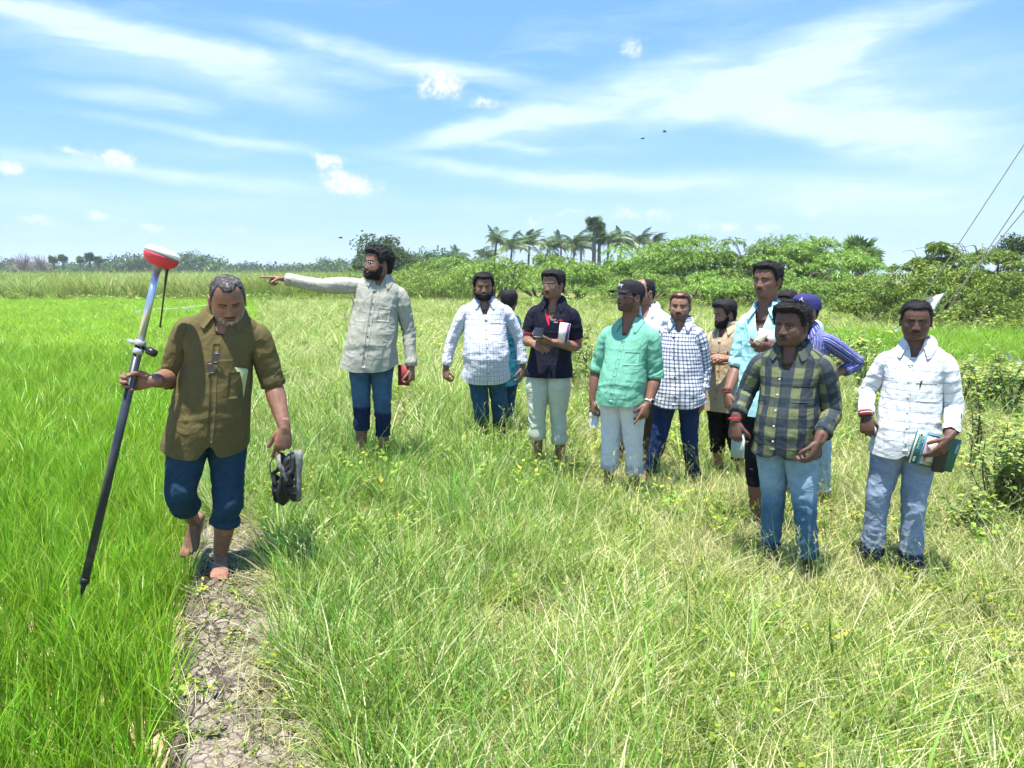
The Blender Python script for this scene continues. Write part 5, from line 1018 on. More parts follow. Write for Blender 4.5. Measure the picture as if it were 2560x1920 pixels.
    Yp = Yf * math.cos(hp) - Zu * math.sin(hp); Zp = Zu * math.cos(hp) + Yf * math.sin(hp); X2_ = Xr * math.cos(hr_) + Zp * math.sin(hr_); Z2 = Zp * math.cos(hr_) - Xr * math.sin(hr_); M = np.stack([X2_, Yp, Z2], 1)
    hc = PX(sp['head']); hd = Head(M, hc, sp.get('hs', 1.0) * .96, sp.get('jaw', 1.0), sp.get('nose', 1.0), sp.get('mouthd', 0)); sp['_head'] = hd; hd.res = 96 if Y < 4.5 else 76
    # ---- skin body, one closed surface
    solids = []
    tt = np.concatenate([np.linspace(-.03, 1.0, 18), [1.05, 1.1, 1.14]]); rings = []
    for t in tt: c, L, Fw, x, y = tring(t, 0, float(np.interp(t, [0, .3], [.74, .90])), -.004, 40); rings.append(c + L * x[:, None] + Fw * y[:, None])
    solids.append(loft(rings)); nb = hip + U * hgt(1.0); nk = sp.get('neck', 1.0)
    top = hd.W([[0, -.022, -.03]])[0]; mid = (nb + top) / 2 + np.cross(lax(1), U) * -.004; solids.append(tube(resample([nb, mid, top], 12), np.interp(np.linspace(0, 1, 12), [0, .35, .7, 1], [.078, .060, .0565, .052]) * nk, 24))
    solids.append(hd.mesh()); solids.append(hd.ear(1)); solids.append(hd.ear(-1))
    for sd in 'RL':
        sh, el, wr_ = arms[sd]; a = sp['arm' + sd]
        if a.get('hide'): continue
        h = a['hand']; side = -1 if sd == 'R' else 1          # thumb side in the hand's frame
        hp_, HW = hand(wr_, h['d'], h['b'], side * h.get('flip', 1) * 1, h.get('sc', 1.0) * sp.get('handsc', 1.0), h.get('curl', (.35, .4, .45, .5)), h.get('thumb', (.5, .45, .3)), h.get('spread', .04), h.get('pip', 1.1)); a['_hw'] = HW
        d = nrm(h['d']); path, s, Lc = poly([sh + (el - sh) * .1, el, wr_, wr_ + d * .04], 28); rad = np.interp(s, [0, Lc[1] * .5, Lc[1], Lc[1] + .06, Lc[2] - .03, Lc[2], Lc[2] + .04], [.050, .049, .043, .0445, .0290, .0262, .014]) * sp.get('armw', 1.0)
        solids.append(remesh([tube(path, rad, 18)] + hp_, sp.get('vox', .0042 if Y < 4.5 else .0048), 2, .4))
    for sd in 'RL':
        hj, kn, an = legs[sd]; l = sp['leg' + sd]
        if l.get('hide'): continue
        path, s, Lc = poly([hj, kn, kn + (an - kn) * .3, an + (kn - an) * .12, an], 24); K_ = Lc[1]; L = s[-1] - K_; rad = np.interp(s, [0, K_ * .5, K_, K_ + L * .3, K_ + L * .75, K_ + L], [.062, .058, .050, .054, .039, .033]) * l.get('calf', 1.0)
        if l.get('feet', True): d = l.get('toe', (0, -1, 0)); fp, FW = foot(an, d, l.get('up', (0, 0, 1)), 1.0, side=1 if sd == 'R' else -1); l['_fw'] = FW; solids.append(remesh([tube(path, rad, 18)] + fp, .0065 if l.get('far', True) else .0042, 2, .4))
        else: solids.append(tube(path, rad, 18))
    try:
        obs = []
        for v, f in solids[1:]:
            me = bpy.data.meshes.new('s'); me.from_pydata([tuple(map(float, a)) for a in v], [], [tuple(int(i) for i in q) for q in f]); me.validate(); o = bpy.data.objects.new('s', me); TMP.collection.objects.link(o); obs.append(o)
        V, F = evaluate(*solids[0], [('BOOLEAN', dict(operation='UNION', solver='MANIFOLD', object=o)) for o in obs])
        for o in obs: me = o.data; bpy.data.objects.remove(o); bpy.data.meshes.remove(me)
        if len(F) < sum(len(f) for _, f in solids) * .6: raise ValueError('lost faces %d' % len(F))
    except Exception as e:
        print('UNION FALLBACK', sp['seed'], e); V, F = join(solids)
    mk('body', V, F, MT['skin'], root)
    # ---- face, hair
    if not sp.get('back'): face(hd, root, MT, sp.get('face', {}), r)
    if sp.get('hair'): hair(hd, root, sp['hair'], MT['hair'], r)
    if sp.get('beard'): beard(hd, root, sp['beard'][0], MT['beard'] if 'beard' in MT else MT['hair'], r, sp['beard'][1])
    if sp.get('spectacles'): glasses(hd, root, MT['frame'], MT['glass'])
    print('person', sp['seed'], 'ground', [round(float(legs[s][2][2] - .083 - PX(sp['leg' + s]['an'])[2] + .083), 3) for s in 'RL'], 'Lt', round(float(Lt), 3), 'shw', round(float(shw), 3), 'arm', [round(float(np.linalg.norm(arms[s][1] - arms[s][0])), 2) for s in 'RL'], [round(float(np.linalg.norm(arms[s][2] - arms[s][1])), 2) for s in 'RL'], 'leg', [round(float(np.linalg.norm(legs[s][1] - legs[s][0])), 2) for s in 'RL'], [round(float(np.linalg.norm(legs[s][2] - legs[s][1])), 2) for s in 'RL'], 'faces', len(F))
    return root
# ---------------------------------------------------------------- cloth and skin
def fabv(t): s = t.n('ShaderNodeSeparateXYZ', {0: attr(t, 'fab', 1)}); return s.outputs
def stripe(t, x, per, w, ph=0.0): return t.m('LESS_THAN', t.m('FRACT', t.m('ADD', t.m('DIVIDE', x, per), ph + 40)), w)
def weave(t, k=1.0):
    v = attr(t, 'fab', 1); n = t.noise(t.n('ShaderNodeMapping', {0: v, 3: (260, 260, 1)}).outputs[0], 1.0, 2, .5)
    def ridg(sx, sy, rot, sc, dist): return t.m('ABSOLUTE', t.m('SUBTRACT', t.noise(t.n('ShaderNodeMapping', {0: v, 2: (0, 0, rot), 3: (sx, sy, 1)}).outputs[0], sc, 2, .45, dist), .5))
    a = ridg(1.8, .8, .35, 5.0, 1.0); b = ridg(1.0, 1.8, -.55, 6.0, .8); c = ridg(2.2, 1.2, .6, 12, .6)
    h = t.m('ADD', t.m('MULTIPLY', t.m('MINIMUM', a, .16), -3.2), t.m('ADD', t.m('MULTIPLY', t.m('MINIMUM', b, .14), -2.4), t.m('MULTIPLY', t.m('MINIMUM', c, .12), -.5)))
    return (t.m('ADD', t.m('MULTIPLY', n, .05), h), .016, .42)
def cloth(name, fn, rough=.85, trans=.0): return mat(name, None, rough, .12, build=fn, bump=weave, trans=trans)
def plain(c, var=.12):
    def b(t): n = t.noise(attr(t, 'fab', 1), 9, 4, .6); return t.mix(t.n('ShaderNodeMapRange', {0: n, 1: .3, 2: .7}).outputs[0], (*[a * (1 - var) for a in c], 1), (*[min(1, a * (1 + var)) for a in c], 1))
    return b
def slub(c):
    def b(t):
        v = attr(t, 'fab', 1); a = t.noise(t.n('ShaderNodeMapping', {0: v, 3: (300, 14, 1)}).outputs[0], 1, 2, .5); d = t.noise(t.n('ShaderNodeMapping', {0: v, 3: (14, 240, 1)}).outputs[0], 1, 2, .5)
        k = t.n('ShaderNodeMapRange', {0: t.m('ADD', a, d), 1: .7, 2: 1.3}).outputs[0]; return t.mix(k, (*[x * .80 for x in c], 1), (*[min(1, x * 1.12) for x in c], 1))
    return b
def wcheck(t):
    u, v = fabv(t)[0], fabv(t)[1]; c = t.mix(0.0, (.66, .68, .72, 1), (.5, .5, .5, 1))
    for x, ph in ((u, 0), (v, .2)):
        c = t.mix(t.m('MULTIPLY', stripe(t, x, .044, .10, ph), .85), c, (.20, .22, .33, 1)); c = t.mix(t.m('MULTIPLY', stripe(t, x, .044, .09, ph + .5), .6), c, (.38, .33, .27, 1)); c = t.mix(t.m('MULTIPLY', stripe(t, x, .088, .25, ph + .3), .18), c, (.45, .60, .82, 1))
    return c
def ncheck(t):
    u, v = fabv(t)[0], fabv(t)[1]; c = t.mix(0.0, (.76, .78, .82, 1), (0, 0, 0, 1))
    a, b = stripe(t, u, .030, .36), stripe(t, v, .030, .36, .3); c = t.mix(t.m('MULTIPLY', a, .66), c, (.035, .05, .13, 1)); c = t.mix(t.m('MULTIPLY', b, .74), c, (.025, .035, .10, 1)); c = t.mix(t.m('MULTIPLY', stripe(t, u, .030, .10, .45), .5), c, (.25, .40, .65, 1)); return c
def buffalo(t):
    u, v = fabv(t)[0], fabv(t)[1]; a, b = stripe(t, u, .112, .5, .17), stripe(t, v, .112, .5); c = t.mix(0.0, (.150, .170, .085, 1), (0, 0, 0, 1)); c = t.mix(t.m('MULTIPLY', a, .80), c, (.016, .024, .055, 1)); c = t.mix(t.m('MULTIPLY', b, .70), c, (.018, .030, .045, 1))
    return t.mix(t.m('MULTIPLY', stripe(t, v, .056, .06), .25), c, (.10, .12, .08, 1))
def hline(t):
    v = t.m('ADD', fabv(t)[1], t.m('MULTIPLY', fabv(t)[0], .05)); c = t.mix(0.0, (.67, .69, .70, 1), (0, 0, 0, 1)); c = t.mix(t.m('MULTIPLY', stripe(t, v, .060, .060), .75), c, (.14, .15, .24, 1)); return t.mix(t.m('MULTIPLY', stripe(t, v, .060, .06, .86), .5), c, (.35, .42, .40, 1))
def vstr(t):
    u = fabv(t)[0]; c = t.mix(0.0, (.045, .085, .27, 1), (0, 0, 0, 1)); c = t.mix(t.m('MULTIPLY', stripe(t, u, .036, .17), .85), c, (.62, .36, .42, 1)); return t.mix(t.m('MULTIPLY', stripe(t, u, .036, .12, .55), .7), c, (.35, .45, .70, 1))
def denim(c, fade=0.0, wet=None, wc=(.012, .022, .055), fc=(.35, .5, .68)):
    def b(t):
        fv = attr(t, 'fab', 1); s = fabv(t); n = t.noise(fv, 14, 5, .65); f2 = t.noise(t.n('ShaderNodeMapping', {0: fv, 3: (30, 260, 1)}).outputs[0], 1, 2, .5)
        o = t.mix(t.n('ShaderNodeMapRange', {0: t.m('ADD', t.m('MULTIPLY', n, .7), t.m('MULTIPLY', f2, .3)), 1: .3, 2: .7}).outputs[0], (*[a * .72 for a in c], 1), (*[min(1, a * 1.25) for a in c], 1))
        if fade:      # worn thighs and knees
            k = t.n('ShaderNodeMapRange', {0: t.m('ABSOLUTE', t.m('ADD', s[1], .16)), 1: .04, 2: .24, 3: fade, 4: 0}, interpolation_type='SMOOTHSTEP').outputs[0]; o = t.mix(t.m('MULTIPLY', k, t.n('ShaderNodeMapRange', {0: n, 1: .25, 2: .6, 3: .5, 4: 1}).outputs[0]), o, (*fc, 1))
        if wet:
            e = t.m('ADD', s[2], t.m('MULTIPLY', t.m('SUBTRACT', t.noise(fv, 16, 3, .5), .5), .06)); o = t.mix(t.n('ShaderNodeMapRange', {0: e, 1: -wet - .012, 2: -wet + .012}).outputs[0], o, (*wc, 1))
        return o
    return b
def skin(name, c, dirt=False):
    def b(t):
        p = t.n('ShaderNodeNewGeometry').outputs['Position']; n = t.noise(p, 38, 4, .6); n2 = t.noise(p, 9, 3, .5); k = t.m('ADD', t.m('MULTIPLY', n, .5), t.m('MULTIPLY', n2, .5))
        return t.ramp(k, [(.32, [a * .68 for a in c]), (.5, c), (.68, [min(1, c[0] * 1.28), min(1, c[1] * 1.16), min(1, c[2] * 1.12)])])
    return mat(name, None, .50, .32, build=b, bump=lambda t: (t.noise(t.n('ShaderNodeNewGeometry').outputs['Position'], 260, 3, .6), .0012, .5), sub=.12)
COMMON = dict(eyewhite=mat('eye_white', (.30, .24, .20), .45, .3), iris=mat('iris_dark', (.008, .006, .005), .35, .4), lash=mat('eyelash', (.008, .006, .006), .6), brow=mat('brow_hair', (.010, .008, .007), .7), inmouth=mat('mouth_dark', (.03, .010, .008), .5), teeth=mat('tooth', (.6, .56, .48), .3),
              button=mat('button_dark', (.03, .03, .035), .3, .5), frame=mat('spectacle_metal', (.45, .42, .40), .25, .6, .7), glass=None)
def glassmat(name, tint, a):
    m = bpy.data.materials.new(name); m.use_nodes = True; t = NT(m.node_tree); nt = m.node_tree; nt.nodes.remove(nt.nodes['Principled BSDF']); tr = t.n('ShaderNodeBsdfTransparent', {0: (*tint, 1)}); gl = t.n('ShaderNodeBsdfGlossy', {0: (.9, .95, 1, 1), 1: .04}); mx = t.n('ShaderNodeMixShader', {0: a}); nt.links.new(tr.outputs[0], mx.inputs[1]); nt.links.new(gl.outputs[0], mx.inputs[2]); nt.links.new(mx.outputs[0], nt.nodes['Material Output'].inputs[0]); return m
COMMON['glass'] = glassmat('spectacle_glass', (.9, .93, .95), .04)
HAIRB = mat('black_hair', (.016, .014, .015), .75, .2); HAIRG = mat('greying_hair', None, .7, .2, build=lambda t: t.ramp(t.noise(ocoord(t), 55, 4, .7), [(.38, (.02, .018, .018)), (.55, (.07, .065, .062)), (.68, (.26, .25, .24))]))
BEARDG = mat('grey_stubble', None, .6, .3, build=lambda t: t.ramp(t.noise(ocoord(t), 120, 4, .7), [(.4, (.05, .035, .028)), (.52, (.22, .19, .17)), (.62, (.55, .53, .5))]))
STUB = lambda c: mat('stubble', [a * .62 for a in c], .7, .2)
HAIRR = mat('henna_hair', None, .45, .4, build=lambda t: t.ramp(t.noise(ocoord(t), 40, 3, .6), [(.35, (.03, .012, .007)), (.6, (.13, .045, .022))]))
WHITE = mat('paper_white', (.74, .74, .72), .7, .2); BLACK = mat('black_plastic', (.012, .012, .014), .35, .5); SCREEN = mat('phone_glass', (.015, .017, .02), .22, .4); MUD = mat('dried_mud', (.16, .12, .085), .9, .1)
S1, S2, S3, S4 = (.235, .120, .078), (.185, .092, .060), (.290, .155, .100), (.112, .058, .040)
def MK(sk, shirt, trs, lipk=.75, hairm=None, **kw):
    d = dict(COMMON); s = skin('skin', sk); d.update(skin=s, shirt=shirt, trousers=trs, hair=hairm or HAIRB, lip=mat('lip', (sk[0] * lipk, sk[1] * lipk * .72, sk[2] * lipk * .85), .4, .4)); d.update(kw); return d
def limb(el, wr, d, b, **k):
    h = dict(d=d, b=b); 
    for q in ('curl', 'thumb', 'spread', 'pip', 'sc'):
        if q in k: h[q] = k.pop(q)
    return dict(el=el, wr=wr, hand=h, **k)
def leg(kn, an, **k): return dict(kn=kn, an=an, **k)
CURLY = dict(line='full', t=.024, n=.38, nf=95, k=5200, L=.020, w=.0028, curl=.95, lift=1.1, back=.25)
SHORT = dict(line='full', t=.012, n=.22, nf=130, k=4200, L=.015, w=.0022, curl=.6, lift=.9, side=.55)
FOLK = {}
def add(key, **s):
    person(s); FOLK[key] = s
def build_people():
    FIST = (.95, 1.0, 1.05, 1.1)
    add('olive', seed=1, Y=3.74, label='stocky grey haired man in an olive green shirt walking barefoot with a survey pole', yaw=4, nb=0, hip=(521, 1061), hemv=1122, hipw=.160, shR=(466, 832, .02), shL=(646, 846, -.02), bulk=.97, belly=.035, tail=.035, split=.8, V=.90, Vw=.060, slw=1.08, bx=-.008,
        head=(569, 752, -.045), hs=1.03, hrot=(3, 24, -2), jaw=1.12, nose=1.15, neck=1.12, cspread=1.3, pocket=(.060, .165, .35, .62), det=2,
        armR=limb((428, 944, .03), (379, 953, -.20), (-1, -.05, -.02), (.05, 1, .05), curl=(1.0, 1.02, 1.05, 1.1), pip=1.25, thumb=(.15, 1.5, .3), slv=1.10, rollw=.06), armL=limb((684, 965, .01), (712, 1072, -.10), (-.14, -.12, -1), (.40, -.9, .12), curl=(.45, 1.0, 1.15, 1.2), thumb=(.25, .3, -.1), slv=1.0, rollw=.07), armw=1.12, handsc=1.06, vox=.0034,
        legR=leg((450, 1240, -.09), (484, 1302, .20), air=True, cut=1.42, toe=(-.16, -.52, -.84), up=(.0, -.85, .52), far=False, roll=True, rollw=.035), legL=leg((571, 1250, -.06), (553, 1420, -.02), cut=1.42, lift=.028, toe=(.30, -.95, 0), far=False, rollw=.035, calf=1.1), legw=1.12, bunch=1.2,
        face=dict(open=.45, mous=.8, frown=1), hair=dict(line='recede', t=.007, n=.3, nf=150, k=900, L=.008, w=.0022, curl=.4, lift=.5, side=.7), beard=('stub', .0022),
        M=MK(S1, cloth('olive_cotton', plain((.112, .092, .036), .12), .75), cloth('teal_denim', denim((.018, .048, .082)), .85), hairm=HAIRG, beard=BEARDG))
    add('point', seed=2, Y=5.93, label='curly haired bearded man in a pale linen shirt pointing far to the left', yaw=-8, hip=(926, 889), hemv=924, hipw=.155, shR=(893, 722, .02), shL=(999, 740, -.01), bulk=1.08, belly=.03, tail=.05, V=.98, Vw=.05, slw=1.1, bx=-.02, nb=7,
        head=(943, 660, -.01), hs=1.08, hrot=(-62, -4, 0), jaw=1.05, mouthd=1, pocket=(.03, .12, .55, .74),
        armR=limb((799, 714, -.03), (711, 697, -.06), (-1, -.05, .06), (-.05, .25, 1), curl=(.04, 1.25, 1.35, 1.4), thumb=(.55, .75, .1), slv=1.97), armL=limb((1021, 822, .03), (1029, 922, -.03), (.0, -.1, -1), (.92, -.4, 0), curl=FIST, slv=1.93),
        legR=leg((904, 1020, -.01), (903, 1145, 0), cut=1.42, roll=False), legL=leg((956, 1022, -.02), (960, 1150, 0), cut=1.5, roll=False), legw=1.05,
        face=dict(mouth=1, mous=1.1, frown=1, gaze=0), hair=dict(CURLY, t=.032, k=6000, L=.024, side=.75), beard=('full', .020), spectacles=True,
        M=MK(S1, cloth('pale_linen', slub((.37, .37, .305)), .85), cloth('blue_denim_wet', denim((.030, .075, .14), .35, .20, fc=(.10, .19, .29)), .85)))
    add('teal', seed=4, Y=7.7, label='man seen from behind in a teal shirt, half hidden behind the white checked shirt', yaw=172, hip=(1256, 930), hemv=960, hipw=.15, shL=(1228, 810), shR=(1288, 805), back=True, V=1.3, head=(1273, 755, 0), hrot=(165, 5, 0), detail=0,
        armR=limb((1298, 872), (1292, 935), (0, 0, -1), (.8, -.5, 0), slv=1.9, hide=True), armL=limb((1225, 870), (1228, 930), (0, 0, -1), (-.8, -.5, 0), slv=1.0), legR=leg((1268, 1040), (1268, 1120), cut=1.5), legL=leg((1250, 1040), (1250, 1120), cut=1.5), wr=1.2,
        hair=dict(SHORT, t=.020, k=1800, L=.018), M=MK(S2, cloth('teal_cotton', plain((.016, .12, .16))), cloth('navy_denim', denim((.02, .05, .12)))))
    add('wcheck', seed=3, Y=7.06, label='broad man with thick black beard in a white shirt with fine grey checks', yaw=3, hip=(1214, 910), hemv=954, hipw=.160, shR=(1163, 782, .01), shL=(1264, 782, -.01), bulk=1.06, belly=.075, tail=.045, V=.84, Vw=.062, slw=1.1, bx=.012,
        head=(1209, 717, -.02), hs=1.06, hrot=(2, 4, 0), jaw=1.14, neck=1.15, mouthd=1, pocket=(.05, .15, .58, .78), cspread=1.3,
        armR=limb((1127, 858, .03), (1114, 922, -.02), (.03, -.15, -1), (-.62, -.75, 0), curl=(.8, .9, 1.0, 1.0), slv=1.9), armL=limb((1299, 848, .04), (1308, 918, .0), (-.05, -.1, -1), (.8, -.6, 0), curl=(.6, .7, .8, .9), slv=1.9), armw=1.1,
        legR=leg((1203, 1025, -.05), (1206, 1110, .0), cut=1.9, roll=False), legL=leg((1250, 1025, -.02), (1246, 1105, .05), cut=1.9, roll=False), legw=1.15,
        face=dict(mouth=.8, mous=1.1, frown=1, open=.6), hair=dict(CURLY, t=.024, L=.016), beard=('full', .017), M=MK(S1, cloth('white_check', wcheck), cloth('teal_blue_denim', denim((.022, .068, .115), .2, .18, fc=(.08, .17, .25)), .85)))
    add('oldman', seed=7, Y=6.4, label='balding older man in a plain white shirt standing behind the black cap', yaw=-30, hip=(1612, 940), hemv=980, hipw=.16, shR=(1580, 803, .06), shL=(1662, 805, -.06), V=.95, Vw=.05, head=(1608, 733, 0), hs=1.02, hrot=(-52, 0, 0), jaw=1.08, neck=1.1, detail=1,
        armR=limb((1570, 890, .05), (1570, 970, 0), (0, 0, -1), (-.8, -.5, 0), slv=1.0, hide=True), armL=limb((1672, 895, .05), (1668, 975, 0), (0, 0, -1), (.8, -.5, 0), slv=1.0), legR=leg((1545, 1100), (1545, 1185), cut=1.35), legL=leg((1610, 1100), (1610, 1190), cut=1.9, roll=False),
        face=dict(), hair=dict(line='bald', t=.008, n=.3, nf=140, k=900, L=.010, w=.0024, curl=.3, lift=.4), M=MK(S3, cloth('white_cotton', plain((.76, .77, .80), .03)), cloth('brown_cotton', plain((.10, .075, .06)))))
    add('polo', seed=5, Y=6.02, label='slim man with glasses and moustache in a black polo shirt looking left over his phone', yaw=-12, hip=(1371, 938), hemv=941, hipw=.155, shR=(1338, 787, .04), shL=(1430, 793, -.03), tail=.0, V=.82, Vw=.050, slw=1.05, polo=True, wr=.6,
        head=(1382, 713, -.02), hs=1.0, hrot=(-36, 2, 0), jaw=.97, spectacles=True,
        armR=limb((1317, 852, .03), (1331, 858, -.20), (.80, -.42, -.28), (-.45, -.75, .55), curl=(.7, .75, .8, .85), slv=.72, noroll=True), armL=limb((1444, 868, .0), (1378, 855, -.24), (-1, -.12, .10), (.0, -.30, -1), curl=(.35, .6, .7, .8), thumb=(.5, .2, .5), slv=.75, noroll=True),
        legR=leg((1343, 1032, -.03), (1343, 1170, .0), cut=1.44, rollw=.09), legL=leg((1395, 1032, -.01), (1404, 1178, 0), cut=1.52, rollw=.07), legw=1.08, bunch=1.4,
        face=dict(mous=1, open=.9), hair=dict(SHORT, t=.026, side=.5, k=4600, L=.022, curl=.4, lift=.9, front=.25), M=MK(S1, cloth('black_pique', plain((.011, .012, .022), .1), .8), cloth('pale_khaki', plain((.50, .53, .41), .06)), collar=cloth('black_collar', plain((.010, .011, .020), .1), .8)))
    add('green', seed=6, Y=5.56, label='man in a black baseball cap, glasses and mint green shirt looking left', yaw=-26, hip=(1557, 988), hemv=1010, hipw=.142, shR=(1520, 842, .08), shL=(1630, 846, -.06), bulk=1.0, belly=.045, tail=.025, V=.90, Vw=.055, slw=1.04, bx=.0,
        head=(1574, 743, -.02), hs=1.04, hrot=(-57, -6, 0), jaw=1.1, neck=1.12, pocket=(.04, .14, .52, .72), spectacles=True,
        armR=limb((1491, 930, .12), (1481, 1003, .06), (-.02, -.1, -1), (-.9, -.3, 0), curl=FIST, slv=.98, rollw=.05), armL=limb((1640, 944, -.05), (1619, 1012, -.15), (-.38, -.30, -.85), (.45, -.8, .1), curl=(.15, .75, .95, 1.05), thumb=(.3, .5, .2), slv=1.04, rollw=.05), armw=1.06,
        legR=leg((1527, 1108, .02), (1520, 1228, .06), cut=1.55, rollw=.05), legL=leg((1583, 1112, -.04), (1588, 1245, -.02), cut=1.6, rollw=.07), legw=1.08, bunch=1.5,
        face=dict(mous=1, open=.6), hair=dict(SHORT, t=.006, k=300, L=.006), beard=('stub', .0022), M=MK(S2, beard=STUB(S2), shirt=cloth('mint_cotton', plain((.165, .43, .30), .07)), trs=cloth('white_twill', plain((.70, .69, .70), .05)), button=mat('button_pale', (.3, .35, .3), .4), tcuff=cloth('grey_cuff', plain((.42, .42, .46), .05))))
    add('navy', seed=8, Y=5.97, label='man with short reddish hair in a white and navy checked shirt, feet apart', yaw=2, hip=(1695, 978), hemv=1014, hipw=.160, shR=(1660, 838, .03), shL=(1745, 843, -.02), bulk=1.03, belly=.02, tail=.05, V=.95, Vw=.05, slw=1.08, bx=-.03,
        head=(1700, 768, -.01), hs=1.0, hrot=(-6, -3, 2), jaw=1.1, neck=1.12,
        armR=limb((1652, 925, .08), (1648, 992, .02), (0, -.1, -1), (-.8, -.5, 0), slv=1.9), armL=limb((1760, 922, .02), (1754, 996, -.03), (-.02, -.08, -1), (.75, -.65, 0), curl=(.35, .4, .45, .5), slv=1.72, rollw=.05),
        legR=leg((1647, 1095, -.02), (1622, 1205, .0), cut=1.86, rollw=.04, roll=True), legL=leg((1724, 1092, -.02), (1734, 1208, 0), cut=1.84, roll=True, rollw=.04), legw=1.02,
        face=dict(mous=.9, open=.55, frown=.6), hair=dict(SHORT, t=.013, k=3600, side=.25, front=.5, lift=.8), beard=('stub', .0016), M=MK(S3, cloth('navy_check', ncheck), cloth('navy_denim_wet', denim((.018, .036, .105), .0, .16), .85), hairm=HAIRR, brow=COMMON['brow'], beard=STUB(S3)))
    add('beige', seed=9, Y=6.37, label='slim bearded young man in a beige shirt and black trousers holding a phone', yaw=-30, hip=(1812, 982), hemv=1022, hipw=.15, shR=(1783, 850, .06), shL=(1852, 848, -.06), tail=.0, V=.93, Vw=.05, slw=1.0, bx=.0,
        head=(1810, 786, -.01), hs=1.0, hrot=(-56, 8, 0), jaw=.94, neck=.92,
        armR=limb((1770, 922, .02), (1784, 906, -.20), (1, -.25, -.10), (.0, -.15, -1), curl=(.3, .4, .5, .6), thumb=(.4, .2, .4), slv=1.0, rollw=.04), armL=limb((1858, 930, -.04), (1822, 896, -.26), (-.85, -.15, .15), (.1, -.5, .85), curl=(.5, .55, .6, .7), slv=1.0, rollw=.04),
        legR=leg((1793, 1088, -.02), (1797, 1195, 0), cut=1.42, rollw=.03), legL=leg((1834, 1090, -.04), (1855, 1202, -.02), cut=1.55, rollw=.03), legw=1.0,
        face=dict(mous=1, open=.7), hair=dict(SHORT, t=.026, k=4600, L=.030, curl=.25, lift=.5, front=.5, sweep=(0, .6, .3), w=.0028), beard=('full', .012), M=MK(S3, cloth('beige_linen', slub((.50, .385, .24))), cloth('black_cotton', plain((.008, .008, .009)))))
    add('hidden', seed=11, Y=6.85, label='dark haired man in pale blue almost hidden behind the blue cap', yaw=0, hip=(1998, 955), hemv=990, hipw=.15, shR=(1952, 820, 0), shL=(2040, 822, 0), V=1.3, back=True, head=(1966, 760, 0), hrot=(-40, 10, 0), detail=0,
        armR=limb((1945, 900), (1950, 960), (0, 0, -1), (-.8, -.5, 0), hide=True), armL=limb((2050, 895, .1), (2030, 950, .0), (0, 0, -1), (.8, -.5, 0), slv=.8, hide=True), legR=leg((1980, 1070), (1980, 1150), hide=False), legL=leg((2020, 1070), (2020, 1150)), hair=dict(SHORT, t=.022, k=1700, L=.02), M=MK(S2, cloth('pale_blue_cotton', plain((.48, .68, .80), .04)), cloth('grey_trouser', plain((.12, .13, .15)))))
    add('cyan', seed=10, Y=4.95, label='tallest young man with curly hair in an open necked pale cyan shirt', yaw=-18, hip=(1912, 992), hemv=1034, hipw=.155, shR=(1868, 812, .05), shL=(1966, 812, -.03), tail=.03, V=.80, Vw=.062, slw=1.06, bx=.01,
        head=(1917, 703, -.01), hs=1.03, hrot=(-30, -2, 0), jaw=.98, neck=1.08, cspread=1.6, nb=6,
        armR=limb((1842, 918, .06), (1817, 985, -.06), (.12, -.30, -.95), (-.92, -.30, 0), curl=(.45, .5, .55, .6), thumb=(.3, .3, .1), slv=.98, rollw=.06), armL=limb((1972, 925, -.02), (1932, 872, -.24), (-.95, -.25, .12), (.05, -.95, -.2), curl=(.6, .7, .8, .9), thumb=(.5, .3, .3), slv=1.0, rollw=.05),
        legR=leg((1884, 1110, -.02), (1890, 1284, .02), cut=1.52, toe=(-.75, -.65, 0), roll=False, calf=1.05), legL=leg((1945, 1115, .10), (1925, 1275, .16), cut=1.5, roll=False), legw=1.0,
        face=dict(mous=.7, open=.9), hair=dict(CURLY, t=.022, L=.016, side=.45, front=.35), beard=None, M=MK(S2, cloth('cyan_cotton', plain((.40, .74, .76), .05)), cloth('black_denim', denim((.010, .011, .014)))))
    add('stripe', seed=12, Y=5.72, label='man in a dark blue cap and blue striped shirt with one hand on his hip', yaw=-20, hip=(2016, 1005), hemv=1035, hipw=.16, shR=(1968, 860, .06), shL=(2064, 858, -.05), V=.95, slw=1.05, bx=0, head=(2012, 778, -.01), hs=1.08, hrot=(-58, 0, 0),
        armR=limb((1955, 950, .05), (1950, 1010, 0), (0, 0, -1), (-.8, -.5, 0), slv=1.0, hide=True), armL=limb((2147, 908, .06), (2100, 931, -.02), (-1, -.1, -.2), (.1, -.9, .3), slv=1.8, rollw=.05, curl=FIST),
        legR=leg((1985, 1130, .04), (1980, 1235, .05), cut=1.85), legL=leg((2056, 1125, -.02), (2059, 1238, 0), cut=1.86, rollw=.03, roll=True, toe=(.12, -.95, 0)), legw=.95,
        face=dict(mous=.9), hair=dict(SHORT, t=.006, k=300, L=.006), M=MK(S1, cloth('blue_stripe', vstr), cloth('light_denim', denim((.30, .42, .50), .2, fc=(.5, .62, .68)))))
